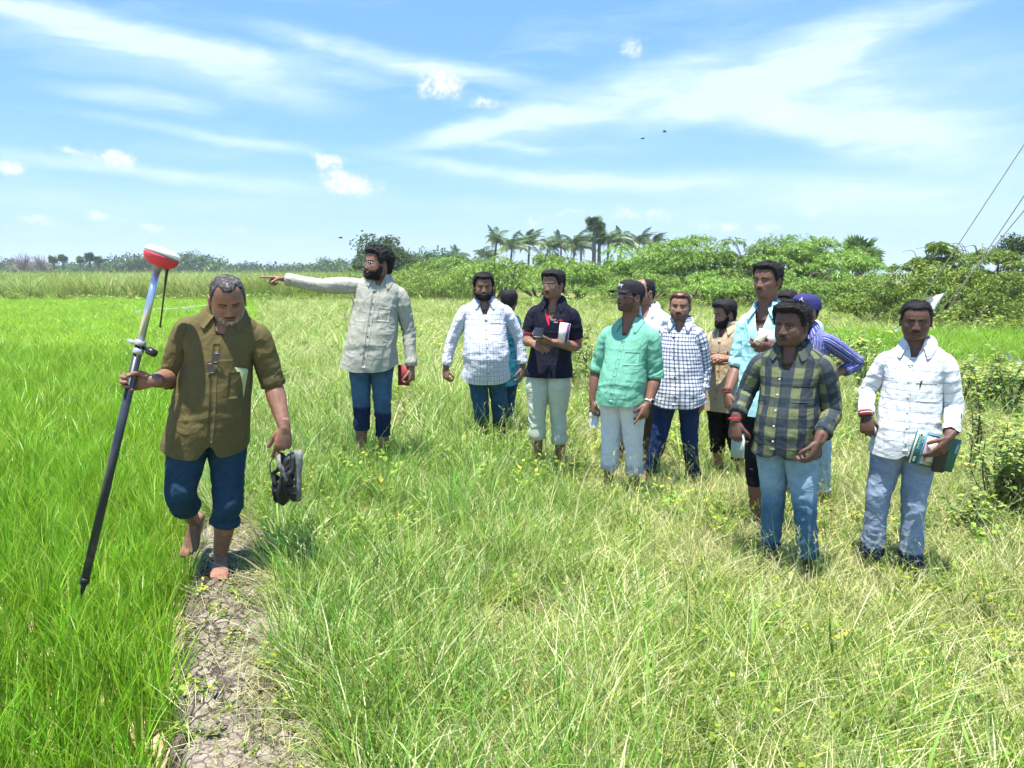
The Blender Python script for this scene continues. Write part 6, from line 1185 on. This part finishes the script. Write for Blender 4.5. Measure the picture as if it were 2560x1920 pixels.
    add('plaid', seed=13, Y=4.28, label='heavyset young man in a dark green and navy plaid shirt and faded blue jeans', yaw=-14, hip=(1968, 1104), hemv=1133, hipw=.142, shR=(1905, 913, .05), shL=(2058, 920, -.04), bulk=1.0, belly=.045, tail=.01, V=.84, Vw=.062, slw=1.02, bx=-.03, split=.3,
        head=(1977, 815, -.02), hs=1.09, hrot=(-27, 1, 0), jaw=1.14, neck=1.18, cspread=1.4, nose=1.1, nb=5, pocket=(.05, .15, .55, .74),
        armR=limb((1865, 983, .10), (1837, 1054, -.02), (.02, -.18, -1), (-.75, -.65, 0), curl=(.7, .8, .85, .9), slv=1.74, rollw=.04), armL=limb((2082, 1030, -.04), (2046, 1105, -.24), (-.32, -.12, -1), (.60, -.78, .1), curl=(.75, .85, .9, .95), slv=1.76, rollw=.05), armw=1.12, handsc=1.05,
        legR=leg((1934, 1238, .0), (1925, 1395, .03), cut=1.84, roll=False), legL=leg((2010, 1250, -.08), (2023, 1408, -.06), cut=1.84, roll=False, toe=(.3, -.9, 0)), legw=1.06,
        face=dict(mous=.8, open=.8), hair=dict(CURLY, t=.028, k=5600, L=.024, side=.5, front=.4), beard=('stub', .0014), M=MK(S4, beard=STUB(S4), shirt=cloth('buffalo_plaid', buffalo), trs=cloth('faded_denim', denim((.070, .150, .235), .85, .05, wc=(.03, .07, .13), fc=(.30, .42, .52)), .85), button=mat('button_pearl', (.6, .6, .58), .3)))
    add('right', seed=14, Y=4.37, label='dark skinned man in a white shirt with thin grey stripes and blue grey trousers, rightmost', yaw=3, hip=(2266, 1096), hemv=1137, hipw=.140, shR=(2218, 908, .02), shL=(2364, 914, -.01), bulk=1.03, belly=.02, tail=.02, V=.96, Vw=.045, slw=1.0, bx=-.01, split=.35, nb=6,
        head=(2290, 803, -.02), hs=1.0, hrot=(3, 4, 0), jaw=1.06, neck=1.1, pocket=(.03, .13, .52, .74),
        armR=limb((2168, 980, .08), (2165, 1042, -.06), (.08, -.2, -1), (-.45, -.88, 0), curl=FIST, slv=1.88, rollw=.06, roll=True), armL=limb((2386, 1018, -.02), (2374, 1096, -.20), (-.58, -.06, -.80), (.42, -.88, .0), curl=(.35, .45, .55, .6), thumb=(.35, .5, .2), slv=1.82, flare=.022, roll=False), armw=1.02,
        legR=leg((2196, 1236, -.03), (2176, 1400, .0), cut=1.90, roll=False, feet=True), legL=leg((2285, 1246, -.03), (2276, 1415, -.02), cut=1.93, roll=False, toe=(.15, -.95, 0)), legw=1.08, bell=.012,
        face=dict(mous=.8, open=.55, frown=1), hair=dict(SHORT, t=.011, line='full', k=4200), M=MK(S4, cloth('white_stripe', hline), cloth('blue_grey_twill', denim((.24, .30, .40), .0, .08, (.018, .032, .075)), .85), button=mat('button_white', (.5, .5, .5), .3)))
exec_people = True
def build_all():
    import time; t0 = time.time()
    build_ground(); build_path(); build_scenery(); print('scenery', time.time() - t0)
    build_people(); print('people', time.time() - t0)
    if 'build_props' in globals(): build_props()
    build_grass(); print('grass', time.time() - t0)
    bpy.data.scenes.remove(TMP)
    SC.cycles.max_bounces = 5; SC.cycles.diffuse_bounces = 2; SC.cycles.glossy_bounces = 2; SC.cycles.transmission_bounces = 3; SC.cycles.transparent_max_bounces = 8
    SC.cycles.use_adaptive_sampling = True; SC.cycles.adaptive_threshold = .03
# ---------------------------------------------------------------- caps, things worn and things held
def text_mesh(s, size, M, origin, m, name, parent, ext=.0006):
    c = bpy.data.curves.new('t', 'FONT'); c.body = s; c.size = size; c.extrude = ext; c.align_x = 'CENTER'; c.align_y = 'CENTER'; o = bpy.data.objects.new('t', c); TMP.collection.objects.link(o); TMP.view_layers[0].update()
    me = bpy.data.meshes.new_from_object(o.evaluated_get(TMP.view_layers[0].depsgraph)); V = np.empty(len(me.vertices) * 3, np.float32); me.vertices.foreach_get('co', V); F = [tuple(p.vertices) for p in me.polygons]; bpy.data.objects.remove(o); bpy.data.curves.remove(c); bpy.data.meshes.remove(me)
    return mk(name, V.reshape(-1, 3) @ np.array(M, float).T + np.array(origin), F, m, parent, False)
def band(arm, d_, off, rad, th, m, name, par, wob=0.0):
    """something worn round the wrist"""
    h = arm['hand']; d = nrm(h['d']); c = arm['_hw'](np.array([0, off, .0])); W = arm['_hw']; a = np.linspace(0, 6.283, 23); pts = [W(np.array([math.cos(t) * rad * 1.02, off + wob * math.sin(t * 2 + 1), math.sin(t) * rad * .86])) for t in a]
    return mk(name, *tube(pts, th, 6, caps=False), m, par)
def oriented(verts, X, Yv, Z, o): return np.asarray(verts, float) @ np.stack([X, Yv, Z], 0) + np.array(o)
def slab(name, w, h, t, X, Yv, o, m, par=None, r=.006, link=True):
    """thin rounded slab (phone, book) w along X, h along Y"""
    X = nrm(X); Z = nrm(np.cross(X, Yv)); Yv = np.cross(Z, X); a = np.linspace(0, 2 * math.pi, 29)[:-1]; cx = np.sign(np.cos(a)) * (w / 2 - r) + np.cos(a) * r; cy = np.sign(np.sin(a)) * (h / 2 - r) + np.sin(a) * r
    rings = [np.stack([cx * k, cy * k, np.full_like(cx, z)], 1) for z, k in ((-t / 2, .97), (-t / 2 + t * .2, 1), (t / 2 - t * .2, 1), (t / 2, .97))]; v, f = loft(rings); return mk(name, oriented(v, X, Yv, Z, o), f, m, par, False), (X, Yv, Z)
def thingroot(name, o, label, cat, group=None): return empty(name, tuple(float(a) for a in o), label, cat, group)
def phone(o, X, Yv, label, face=1, case=None, name='mobile_phone', k_=1.0):
    o = np.array(o, float); root = thingroot(name, o, label, 'phone'); c = case or BLACK; b, (X, Yv, Z) = slab('case', .074 * k_, .155 * k_, .010, X, Yv, o, c, root, .010); slab('screen', .068 * k_, .148 * k_, .0012, X, Yv, o + Z * .0056 * face, SCREEN, root, .008)
    for k in range(2 if k_ == 1 else 0): slab('camera', .010, .010, .002, X, Yv, o - Z * .006 * face + Yv * (.058 - .016 * k) - X * .022, BLACK, root, .0045)
    return root
def book(o, X, Yv, w, h, t, cover, label, name='notebook', cat='notebook'):
    o = np.array(o, float); root = thingroot(name, o, label, cat); X = nrm(X); Z = nrm(np.cross(X, Yv)); Yv = np.cross(Z, X); R3 = np.stack([X, Yv, Z], 1)
    v, f = box((0, 0, 0), (w * .97, h * .97, t * .86)); mk('pages', v @ R3.T + o, f, WHITE, root, False)
    for s in (1, -1): v, f = box((0, 0, s * t * .47), (w, h, t * .08)); mk('cover', v @ R3.T + o, f, cover, root, False)
    v, f = box((-w / 2 - t * .03, 0, 0), (t * .08, h, t)); mk('spine', v @ R3.T + o, f, cover, root, False); return root, (X, Yv, Z)
def build_props():
    K = FOLK; V3 = lambda *a: np.array(a, float)
    M_CAPB = mat('black_cap_cotton', (.022, .021, .026), .85, .15, bump=lambda t: (t.noise(t.n('ShaderNodeNewGeometry').outputs['Position'], 300, 2, .5), .0015, .5)); M_CAPN = mat('navy_cap_cotton', (.035, .035, .13), .85, .15)
    M_EMB = mat('white_thread', (.72, .72, .72), .8, .1)
    th = lambda lst: [(a, z) for a, z in lst]
    cap(K['green']['_head'], K['green']['_root'], M_CAPB, M_CAPB, [])
    hd = K['green']['_head']; gr = K['green']['_root']
    def stroke(hd, root, pts, w=.0015):
        e = np.array(pts, float); q = np.interp(-e[:, 1], -np.array(Z_), S_); k = resample(np.stack([e[:, 0], q, 0 * q], 1), 4 * len(e)); off = .0135 + .008 * sstep(.05, .09, np.interp(k[:, 1], S_, Z_)) * sstep(-.3, .9, np.cos(k[:, 0])) + .0012
        return tube(hd.W(hd.surf(k[:, 0], k[:, 1], off)), w, 5)
    sc = [[(.30, .062), (.24, .080), (.20, .088), (.17, .080), (.24, .074)], [(.16, .084), (.13, .066), (.09, .068)], [(.08, .076), (.02, .078), (.03, .066), (-.02, .076), (-.03, .066), (-.07, .064)], [(-.08, .078), (-.12, .068), (-.17, .080), (-.20, .060), (-.14, .054)], [(-.20, .072), (-.26, .078), (-.30, .070)]]
    mk('cap_emblem', *join([stroke(hd, gr, s) for s in sc]), M_EMB, gr)
    hd = K['stripe']['_head']; gr = K['stripe']['_root']; cap(hd, gr, M_CAPN, M_CAPN, [])
    sc = [[(-.95, .062), (-.85, .070), (-.75, .078), (-.62, .082), (-.55, .074)], [(-.80, .074), (-.72, .064), (-.60, .060)], [(-.70, .080), (-.74, .090), (-.66, .092)], [(-.9, .066), (-1.0, .058)]]
    mk('cap_emblem', *join([stroke(hd, gr, s, .0022) for s in sc]), M_EMB, gr)
    # ---- wrists
    M_RED = mat('red_thread', (.55, .02, .035), .7, .2); M_DK = mat('dark_thread', (.03, .012, .012), .7, .2); M_SIL = mat('watch_metal', (.6, .6, .62), .3, .6, .7)
    a = K['cyan']['armR']; r_ = K['cyan']['_root']
    for k, m in enumerate((M_DK, M_DK, M_RED)): band(a, 0, -.030 + .008 * k, .031, .0032, m, 'bracelet', r_, .002)
    a = K['plaid']['armR']; r_ = K['plaid']['_root']; band(a, 0, -.020, .034, .0030, M_RED, 'bracelet', r_, .003); band(a, 0, -.014, .034, .0024, M_RED, 'bracelet', r_, .002); mk('bead', *tube([a['_hw'](V3(.004, -.018, .032)), a['_hw'](V3(.004, -.018, .040))], .008, 8), M_RED, r_)
    a = K['right']['armR']; r_ = K['right']['_root']
    for k, m in enumerate((M_RED, WHITE, M_RED, M_DK)): band(a, 0, -.040 + .010 * k, .034, .0032 if k < 3 else .0045, m, 'bracelet', r_, .003)
    a = K['green']['armL']; r_ = K['green']['_root']; band(a, 0, -.030, .032, .006, mat('watch_strap_white', (.7, .7, .68), .5, .3), 'watch_strap', r_); c0, c1 = a['_hw'](V3(0, -.030, .026)), a['_hw'](V3(0, -.030, .040))
    w = mk('watch_case', *tube([c0, c1], .020, 16), M_SIL, r_); mk('dial', *tube([c1, c1 + (c1 - c0) * .08], .0165, 16), BLACK, w)
    w.parent = r_
    a = K['olive']['armL']
    # black polo: red inner placket, piping on the sleeves, chest print
    s = K['polo']; of = s['_onfront']; hip, U, Lt, lax = s['_frame']; r_ = s['_root']; M_PR = mat('red_placket', (.55, .015, .05), .8, .2); L = lax(.9); Fw = np.cross(L, U)
    rows = np.array([[of(x * k, t, .0035) for k in (.0, .5, 1.0)] for t, x in ((.80, -.004), (.86, -.020), (.93, -.034), (1.0, -.045), (1.06, -.052))]); lo = rows - Fw * .004; g = gridf(5, 3); mk('placket', np.concatenate([rows.reshape(-1, 3), lo.reshape(-1, 3)]), np.concatenate([g, g[:, ::-1] + 15]), M_PR, r_, False)
    for sd in 'RL':
        a = s['arm' + sd]; sh, el = np.array(P(*s['sh' + sd][:2], s['Y'] + s['sh' + sd][2])), np.array(P(*a['el'][:2], s['Y'] + (a['el'][2] if len(a['el']) > 2 else 0))); d = nrm(el - sh); c = sh + (el - sh) * (a['slv'] - .02); mk('sleeve_trim', tgrid(np.array([c, c + d * .006]), [.0655, .0655], 30, (-.15, 1, .3))[0].reshape(-1, 3), gridf(2, 30), M_PR, r_)
    def chest_text(s, txt, x, t, size, m, name):
        o = s['_onfront'](x, t, .0045); hip, U, Lt, lax = s['_frame']; L = lax(t); o2 = s['_onfront'](x + .03, t, .0045); L2 = nrm(o2 - o); Fn = nrm(np.cross(L2, U)); return text_mesh(txt, size, np.stack([L2, U, Fn], 1), o + Fn * .001, m, name, s['_root'])
    chest_text(s, 'NEXT', .030, .90, .019, WHITE, 'chest_print'); o = of(.078, .90, .006); L = lax(.9); t_ = np.array([o - L * .022 - U * .007, o + L * .028 - U * .006, o + L * .016 + U * .011, o - L * .004 + U * .004]); mk('chest_print', np.concatenate([t_, t_ + Fw * .001]), [(0, 1, 2, 3), (4, 5, 6, 7)], M_PR, r_, False)
    o = of(.050, .865, .005); mk('chest_print', *box((0, 0, 0), (.035, .004, .001), None), WHITE, r_, False).matrix_basis = Matrix.Translation(Vector(o) - Vector(r_.location)) @ Matrix([[L[0], U[0], Fw[0], 0], [L[1], U[1], Fw[1], 0], [L[2], U[2], Fw[2], 0], [0, 0, 0, 1]])
    # small logo over the pocket of the pale shirt
    chest_text(K['point'], 'nea', .062, .79, .013, mat('blue_thread', (.05, .13, .22), .8), 'chest_print')
    # hem label tags
    # ---------------------------------------------------------- the survey pole with its receiver
    a = K['olive']['armR']; G = a['_hw'](V3(0, .078, -.030)); tip = np.array(P(204, 1486, G[1] - .10)); d = nrm(G - tip)
    best = min(np.arange(1.2, 2.6, .01), key=lambda l: abs((lambda q: q[2] - (P(412, 668, q[1])).z)(tip + d * l))); top = tip + d * best
    root = thingroot('survey_pole', tip, 'long survey pole, black below and aluminium above, held upright by the olive shirted man', 'survey pole')
    M_AL = mat('brushed_aluminium', (.55, .60, .66), .28, .5, .85, bump=lambda t: (t.noise(t.n('ShaderNodeMapping', {0: ocoord(t), 3: (60, 60, 2)}).outputs[0], 4, 2, .5), .001, .3)); M_CF = mat('black_tube', None, .38, .5, build=lambda t: t.ramp(t.noise(ocoord(t), 7, 4, .6), [(.35, (.016, .020, .026)), (.62, (.035, .040, .05)), (.75, (.09, .09, .09))]))
    jn = tip + d * np.dot(np.array(P(375, 868, G[1])) - tip, d)
    mk('lower_tube', *tube([tip + d * .06, jn], [.0195, .0195], 20), M_CF, root); mk('upper_tube', *tube([jn - d * .02, top], [.0165, .0165], 20), M_AL, root); mk('point', *tube([tip - d * .02, tip + d * .02, tip + d * .062], [.002, .010, .014], 12), BLACK, root); mk('collar_ring', *tube([tip + d * .055, tip + d * .085], .021, 16), BLACK, root)
    sx = nrm(np.cross(d, V3(0, 1, 0))); sx = sx if sx[0] > 0 else -sx; sy = np.cross(sx, d)
    for z in (-.045, -.005): mk('clamp_ring', *tube([jn + d * z, jn + d * (z + .024)], [.0245, .0245], 18), M_SIL, root)
    mk('lever', *tube(resample([jn + sx * -.03 + sy * -.012, jn + sx * -.01 + sy * -.032 + d * .012, jn + sx * .03 + sy * -.02 - d * .012], 8), .0035, 6), M_SIL, root)
    mk('bracket', *tube([jn - sx * .062 + d * .004, jn - sx * .018], [.009, .011], 8), M_SIL, root)
    kn = mk('clamp_knob', *tube([jn + sx * .018 - d * .012, jn + sx * .040 - d * .018, jn + sx * .042 - d * .018, jn + sx * .082 - d * .028], [.008, .009, .019, .018], 12), BLACK, root)
    # the receiver: white dome, grey seam, red bowl
    M_RD = mat('red_rubber', (.58, .045, .07), .55, .35); M_WH = mat('white_housing', (.78, .78, .76), .3, .5); M_GY = mat('grey_seam', (.25, .25, .25), .5, .4)
    rc = thingroot('gnss_receiver', top, 'red and white disc shaped satellite receiver on top of the survey pole', 'receiver'); dn = nrm(d + V3(.10, .09, 0)); 
    def rev(prof, name, m, par, axis=dn, o=top, n=40): return mk(name, *tube([o + axis * z for z, _ in prof], [q for _, q in prof], n, up=sx), m, par)
    rev([(.0, .012), (.002, .044), (.009, .056), (.020, .069), (.036, .077), (.046, .0795), (.050, .0795)], 'bowl', M_RD, rc); rev([(.050, .0780), (.058, .0780)], 'seam', M_GY, rc)
    rev([(.058, .0795), (.066, .081), (.075, .078), (.082, .068), (.087, .048), (.090, .022), (.0905, .004)], 'dome', M_WH, rc); rev([(-.022, .0185), (-.002, .0185), (.001, .030)], 'mount', M_GY, rc)
    ax_ = nrm(-d + V3(-.00, 0, -.0)); an0 = top + sx * .042 * (1 if sx[0] > 0 else -1) + dn * .006; an1 = np.array(P(401, 812, an0[1])); mk('antenna', *tube(resample([an0, an0 + (an1 - an0) * .06, an0 + (an1 - an0) * .3, an0 + (an1 - an0) * .34, an1], 14), np.interp(np.linspace(0, 1, 14), [0, .1, .12, .5, 1], [.009, .009, .0085, .0050, .0038]), 8), BLACK, rc)
    mk('antenna_tip', *tube([an1, an1 + nrm(an1 - an0) * .012], .0055, 8), BLACK, rc)
    # ---------------------------------------------------------- folded spectacles hanging from the placket of the olive shirt
    s = K['olive']; of = s['_onfront']; hip, U, Lt, lax = s['_frame']; L = lax(.75); Fw = np.cross(L, U); c = of(-.012, .77, .016); sp_ = thingroot('spectacles', c, 'rimmed spectacles hanging from the front of the olive shirt', 'spectacles'); M_FR = mat('gunmetal_frame', (.16, .16, .17), .3, .6, .7)
    for k, (dz, dx, tl) in enumerate(((-.002, .010, .12), (-.056, -.006, -.12))):
        aa = np.linspace(0, 6.283, 25); p = [c + L * (dx + .018 * spw(math.cos(t), .6) + dz * .0) + U * (dz + .0225 * spw(math.sin(t), .6)) + Fw * .006 + L * tl * .1 * math.sin(t) * .3 for t in aa]; mk('rim', *tube(p, .0016, 5, caps=False), M_FR, sp_); q = np.array(p[:-1]); mk('lens', np.concatenate([q, q - Fw * .001]), [tuple(range(24)), tuple(range(47, 23, -1))], mat('dark_lens', (.018, .028, .040), .12, .6), sp_)
    mk('bridge', *tube([c + L * .004 - U * .024 + Fw * .007, c - U * .029 + Fw * .009, c + L * .0 - U * .034 + Fw * .007], .0016, 5), M_FR, sp_)
    for k in range(2): mk('temple', *tube(resample([c + L * (.024 - .006 * k) + U * .018 + Fw * .004, c + L * .006 + U * .03, c - L * .006 + U * .0 - Fw * .004, c - L * .012 - U * .08 - Fw * .002], 10), .0016, 5), M_FR, sp_)
    # phone sticking out of the breast pocket
    c = of(.112, .62, -.003) - U * .057; phone(c, nrm(L + U * -.12), nrm(U + L * .1 + Fw * .11), 'phone in a pale yellow green case sticking out of the olive shirt pocket', -1, mat('pale_green_case', (.36, .42, .22), .4, .4)).scale = (1, 1, 1)
    # ---------------------------------------------------------- rubber clogs in his left hand
    M_CL = mat('black_rubber', None, .6, .35, build=lambda t: t.ramp(t.noise(ocoord(t), 16, 4, .6), [(.4, (.008, .010, .012)), (.7, (.028, .032, .034))])); M_SO = mat('muddy_sole', None, .9, .15, build=lambda t: t.ramp(t.noise(ocoord(t), 22, 5, .65), [(.35, (.07, .08, .08)), (.55, (.19, .19, .18)), (.75, (.33, .31, .28))]))
    def clog(o, X, Yv, label, mirror=1):
        """X: from toe to heel, Y: from the sole towards the upper"""
        o = np.array(o, float); X = nrm(X); Z = nrm(np.cross(X, Yv)); Yv = np.cross(Z, X); root = thingroot('rubber_clog', o, label, 'clog', None); Wd = lambda p: np.asarray(p, float) @ np.stack([X, Yv, Z * mirror], 0) + o
        xs = np.linspace(-.135, .135, 15); hw = np.interp(xs, [-.135, -.12, -.07, 0, .06, .12, .135], [.006, .034, .050, .040, .036, .032, .008]); a = np.linspace(0, 6.283, 15)[:-1]
        mk('sole', *loft([Wd(np.stack([np.full(14, x), -.014 + spw(np.sin(a), .5) * (.017 + .004 * (x > .02)) + .05 * max(0, -x - .09), w * spw(np.cos(a), .8)], 1)) for x, w in zip(xs, hw)]), M_SO if mirror > 0 else M_CL, root)
        # toe box, open at the ankle and pierced by slots between its bands
        t = np.linspace(0, math.pi, 17); bands = [(-.132, -.085, .30), (-.068, -.045, .95), (-.030, -.008, 1.0)]
        for x0, x1, _ in bands:
            rr = []
            for x in np.linspace(x0, x1, 6):
                w = np.interp(x, [-.135, -.12, -.07, 0], [.012, .038, .052, .046]); h = np.interp(x, [-.135, -.11, -.06, 0], [.012, .035, .058, .070]); rr.append(Wd(np.stack([np.full(17, x), np.sin(t) * h, np.cos(t) * w], 1)))
            ri = [r + (o - r) * .05 for r in rr]; v, f = join([(np.array(rr).reshape(-1, 3), [tuple(q) for q in gridf(6, 17)]), (np.array(ri).reshape(-1, 3), [tuple(q[::-1]) for q in gridf(6, 17)])]); mk('upper_band', v, f, M_CL, root)
        for zc in (-.6, 0, .6):
            p = []; 
            for x in np.linspace(-.10, .0, 8): w = np.interp(x, [-.135, -.12, -.07, 0], [.012, .038, .052, .046]); h = np.interp(x, [-.135, -.11, -.06, 0], [.012, .035, .058, .070]); p.append(Wd([x, math.cos(zc) * h, math.sin(zc) * w]))
            mk('upper_rib', *tube(p, .0065, 6, rb=.004), M_CL, root)
        for sg in (1, -1): mk('side_wall', *tube(resample([Wd([-.03, .020, sg * .045]), Wd([.02, .040, sg * .043]), Wd([.05, .018, sg * .038]), Wd([.12, .014, sg * .026])], 12), .011, 8, rb=.004), M_CL, root); mk('rivet', *tube([Wd([.0, .046, sg * .044]), Wd([.0, .046, sg * .052])], .008, 8), M_SO, root)
        mk('heel_strap', *tube(resample([Wd([.0, .046, .048]), Wd([.06, .075, .050]), Wd([.115, .080, .0]), Wd([.06, .075, -.050]), Wd([.0, .046, -.048])], 20), .010, 8, rb=.003), M_SO if mirror > 0 else M_CL, root)
        return root
    o = np.array(P(738, 1190, 3.63)); clog(o, (.06, -.05, 1), (-.95, -.35, .03), 'muddy black rubber clog hanging from the hand of the olive shirted man, sole outward'); clog(np.array(P(712, 1198, 3.70)), (.22, .0, 1), (-.75, .6, .12), 'second black rubber clog hanging behind the muddy one', -1)
    # ---------------------------------------------------------- things held by the others
    M_RB = mat('red_book_cover', (.24, .035, .035), .6, .3); h = K['point']['armL']['_hw'](V3(0, .07, -.028)); book((h[0] - .035, h[1] - .01, h[2] + .02), V3(1, -.35, 0), V3(.03, 0, 1), .10, .165, .016, M_RB, 'small dark red notebook in the hand of the pointing man')
    c = K['polo']['armL']['_hw'](V3(.01, .075, -.03)); Y = c[1]; phone(np.array(P(1346, 832, Y - .03)), V3(1, -.1, -.06), V3(.0, .92, .42), 'black phone held in both hands by the man in the black polo', 1)
    s = K['polo']; M_PU = mat('purple_print', (.16, .05, .20), .5, .3); o = np.array(P(1410, 831, s['Y'] - .17)); rt, ax = book(o, V3(1, .25, -.15), V3(.18, .0, 1), .075, .15, .035, WHITE, 'white and purple booklets clamped under the arm of the man in the black polo', 'booklets', 'booklet'); v, f = box((.022, 0, -.0192), (.022, .148, .001)); Rm = np.stack(ax, 1); mk('cover_print', v @ Rm.T + o, f, M_PU, rt, False); v, f = box((.022, 0, .0192), (.022, .148, .001)); mk('cover_print', v @ Rm.T + o, f, M_PU, rt, False)
    h = K['green']['armR']['_hw'](V3(0, .07, -.02)); n = 12; rows = []
    for j in range(7): rows.append([h + V3(-.035 + .011 * j + .008 * math.sin(i * 1.3 + j), -.02 + .012 * math.sin(j * 1.9 + i * .5), .03 - .165 * i / (n - 1) - .012 * math.cos(j)) for i in range(n)])
    v = np.array(rows).reshape(-1, 3); g = gridf(7, n); tag(mk('white_cloth', np.concatenate([v, v + [0, .005, 0]]), np.concatenate([g, g[:, ::-1] + len(v)]), mat('white_towel', (.74, .75, .76), .9, .1)), 'crumpled white cloth in the hand of the man with the black cap', 'cloth')
    c = K['beige']['armR']['_hw'](V3(-.0, .085, -.026)); phone(c + V3(.0, -.005, .0), V3(.2, 1, .0), V3(1, -.2, -.06), 'teal cased phone lying in the hand of the man in the beige shirt', 1, mat('teal_case', (.03, .16, .15), .35, .5))
    c = K['cyan']['armL']['_hw'](V3(0, .075, -.03)); o = np.array(P(1925, 845, c[1] + .02)); book(o, V3(1, -.15, -.18), V3(.12, .25, 1), .15, .10, .010, mat('grey_paper', (.52, .53, .52), .7), 'folded white papers held to the chest by the tallest man', 'folded_papers', 'papers'); phone(np.array(P(1902, 846, c[1] - .03)), V3(.6, -.3, -.5), V3(.5, .1, .9), 'small cream coloured phone held with the papers by the tallest man', -1, mat('cream_case', (.50, .47, .36), .4, .4), k_=.62)
    h = K['plaid']['armR']['_hw'](V3(0, .075, -.025)); book(h + V3(.0, -.015, -.06), V3(.55, -.8, .1), V3(.22, -.1, 1), .085, .15, .018, mat('grey_green_cover', (.33, .40, .33), .6, .3), 'thin grey green notepad held low by the man in the plaid shirt', 'notepad', 'notepad')
    # booklet and phone of the rightmost man
    hw = K['right']['armL']['_hw']; c = hw(V3(0, .05, -.030)); o = np.array(P(2336, 1128, c[1] + .012)); M_GC = mat('green_booklet_cover', (.018, .13, .095), .35, .4); rt, ax = book(o, V3(1, .02, -.24), V3(.055, .0, 1), .265, .195, .014, M_GC, 'green booklet with a picture on its cover held by the rightmost man', 'booklet', 'booklet'); Rm = np.stack(ax, 1); X, Yv, Z = ax; zf = 1 if np.dot(Z, V3(0, -1, 0)) > 0 else -1
    def onb(name, x, y, w, h_, m, lift=.0010): v, f = box((x, y, zf * (.0072 + lift)), (w, h_, .0008)); return mk(name, v @ Rm.T + o, f, m, rt, False)
    M_PIC = mat('cover_picture', None, .35, .4, build=lambda t: t.ramp(t.noise(ocoord(t), 26, 5, .6, 1.0), [(.30, (.03, .03, .035)), (.42, (.45, .30, .20)), (.55, (.55, .48, .50)), (.70, (.75, .74, .78))])); M_BL = mat('blue_print', (.10, .24, .50), .4, .4)
    onb('cover_picture', -.005, -.004, .13, .165, M_PIC); onb('cover_band', -.075, 0, .012, .19, M_BL); onb('cover_band', .0, .088, .14, .010, M_BL); onb('cover_stripe', -.127, 0, .010, .193, WHITE)
    for k in range(7): onb('text_line', -.105, .050 - .009 * k, .016 - .003 * (k % 3), .0022, M_EMB, .0012)
    for k in range(4): onb('text_line', -.106, -.055 - .008 * k, .014, .0022, M_EMB, .0012)
    onb('seal', -.108, .082, .009, .009, M_EMB, .0014)
    Zf = Z * zf; Xt = X if zf > 0 else X; text_mesh('TERRA', .020, np.stack([-Yv, nrm(np.cross(Zf, -Yv)), Zf], 1), o + X * .116 + Yv * .045 + Zf * .0090, M_EMB, 'title', rt); text_mesh('TERRA', .011, np.stack([-Yv, nrm(np.cross(Zf, -Yv)), Zf], 1), o - X * .090 + Yv * .045 + Zf * .0090, M_EMB, 'title', rt)
    phone(o + X * .035 - Yv * .035 + Zf * .018, X * 1.0 + Yv * .1, Yv, 'black phone held against the green booklet by the rightmost man', 1)
    s = K['right']; of = s['_onfront']; hip, U, Lt, lax = s['_frame']; p0 = of(.055, .76, .006); p1 = of(.050, .69, .008); tag(mk('pen', *tube([p1, p0, p0 + np.array([.006, -.002, .006])], [.0035, .004, .003], 8), BLACK), 'black pen clipped in the pocket of the striped white shirt', 'pen')
    s = K['beige']; p0 = s['_onfront'](.085, .76, .006); p1 = s['_onfront'](.082, .69, .008); tag(mk('pen', *tube([p1, p0, p0 + np.array([.004, -.002, .004])], [.0035, .004, .003], 8), BLACK), 'dark pen clipped in the pocket of the beige shirt', 'pen')
    # shoes
    M_SH = mat('black_shoe', (.014, .014, .016), .5, .4)
    for key, sds in (('right', 'RL'), ('stripe', 'L'), ('cyan', 'R')):
        s = K[key]
        for sd in sds:
            l = s['leg' + sd]; FW = l['_fw']
            if key == 'right':
                a = np.linspace(0, 6.283, 17)[:-1]; rings = []
                for y, w, top in [(-.075, .016, .0), (-.066, .034, .020), (-.035, .043, .045), (0, .045, .045), (.05, .044, .0), (.10, .049, -.025), (.15, .053, -.036), (.185, .049, -.043), (.215, .036, -.050), (.228, .012, -.058)]: zc = (top - .092) / 2; h_ = (top + .092) / 2; rings.append(FW(np.stack([w * spw(np.cos(a), .7), np.full_like(a, y), zc + h_ * spw(np.sin(a), .75)], 1)))
                mk('shoe', *loft(rings), M_SH, s['_root'])
            else:
                a = np.linspace(0, 6.283, 17)[:-1]; mk('sandal_sole', *loft([FW(np.stack([w * spw(np.cos(a), .7), np.full_like(a, y), -.086 + .008 * spw(np.sin(a), .6)], 1)) for y, w in [(-.07, .02), (-.05, .036), (0, .04), (.08, .048), (.15, .052), (.19, .044), (.205, .02)]]), M_SH, s['_root'])
                for y, hh in ((.05, -.012), (.11, -.036)): mk('sandal_strap', *tube(resample([FW(V3(-.05, y, -.08)), FW(V3(-.035, y, hh)), FW(V3(0, y, hh + .012)), FW(V3(.035, y, hh)), FW(V3(.05, y, -.08))], 14), .012, 8, rb=.003, up=(0, -1, 0)), M_SH, s['_root'])
def build_haze():
    v, f = box((0, 0, 0), (8800, 8800, 76)); o = mk('haze', v + np.array([0, 2000, 36.7]), f, None, None, False); tag(o, 'thin pale haze in the air over the whole landscape', 'haze', kind='stuff')
    m = bpy.data.materials.new('haze_air'); m.use_nodes = True; n = m.node_tree; n.nodes.clear(); pv = n.nodes.new('ShaderNodeVolumePrincipled'); out = n.nodes.new('ShaderNodeOutputMaterial'); n.links.new(pv.outputs[0], out.inputs['Volume'])
    pv.inputs['Color'].default_value = (.78, .90, 1.0, 1); pv.inputs['Density'].default_value = .0005; pv.inputs['Anisotropy'].default_value = .0; o.data.materials.append(m)
build_all(); build_haze()
SC.cycles.volume_bounces = 0
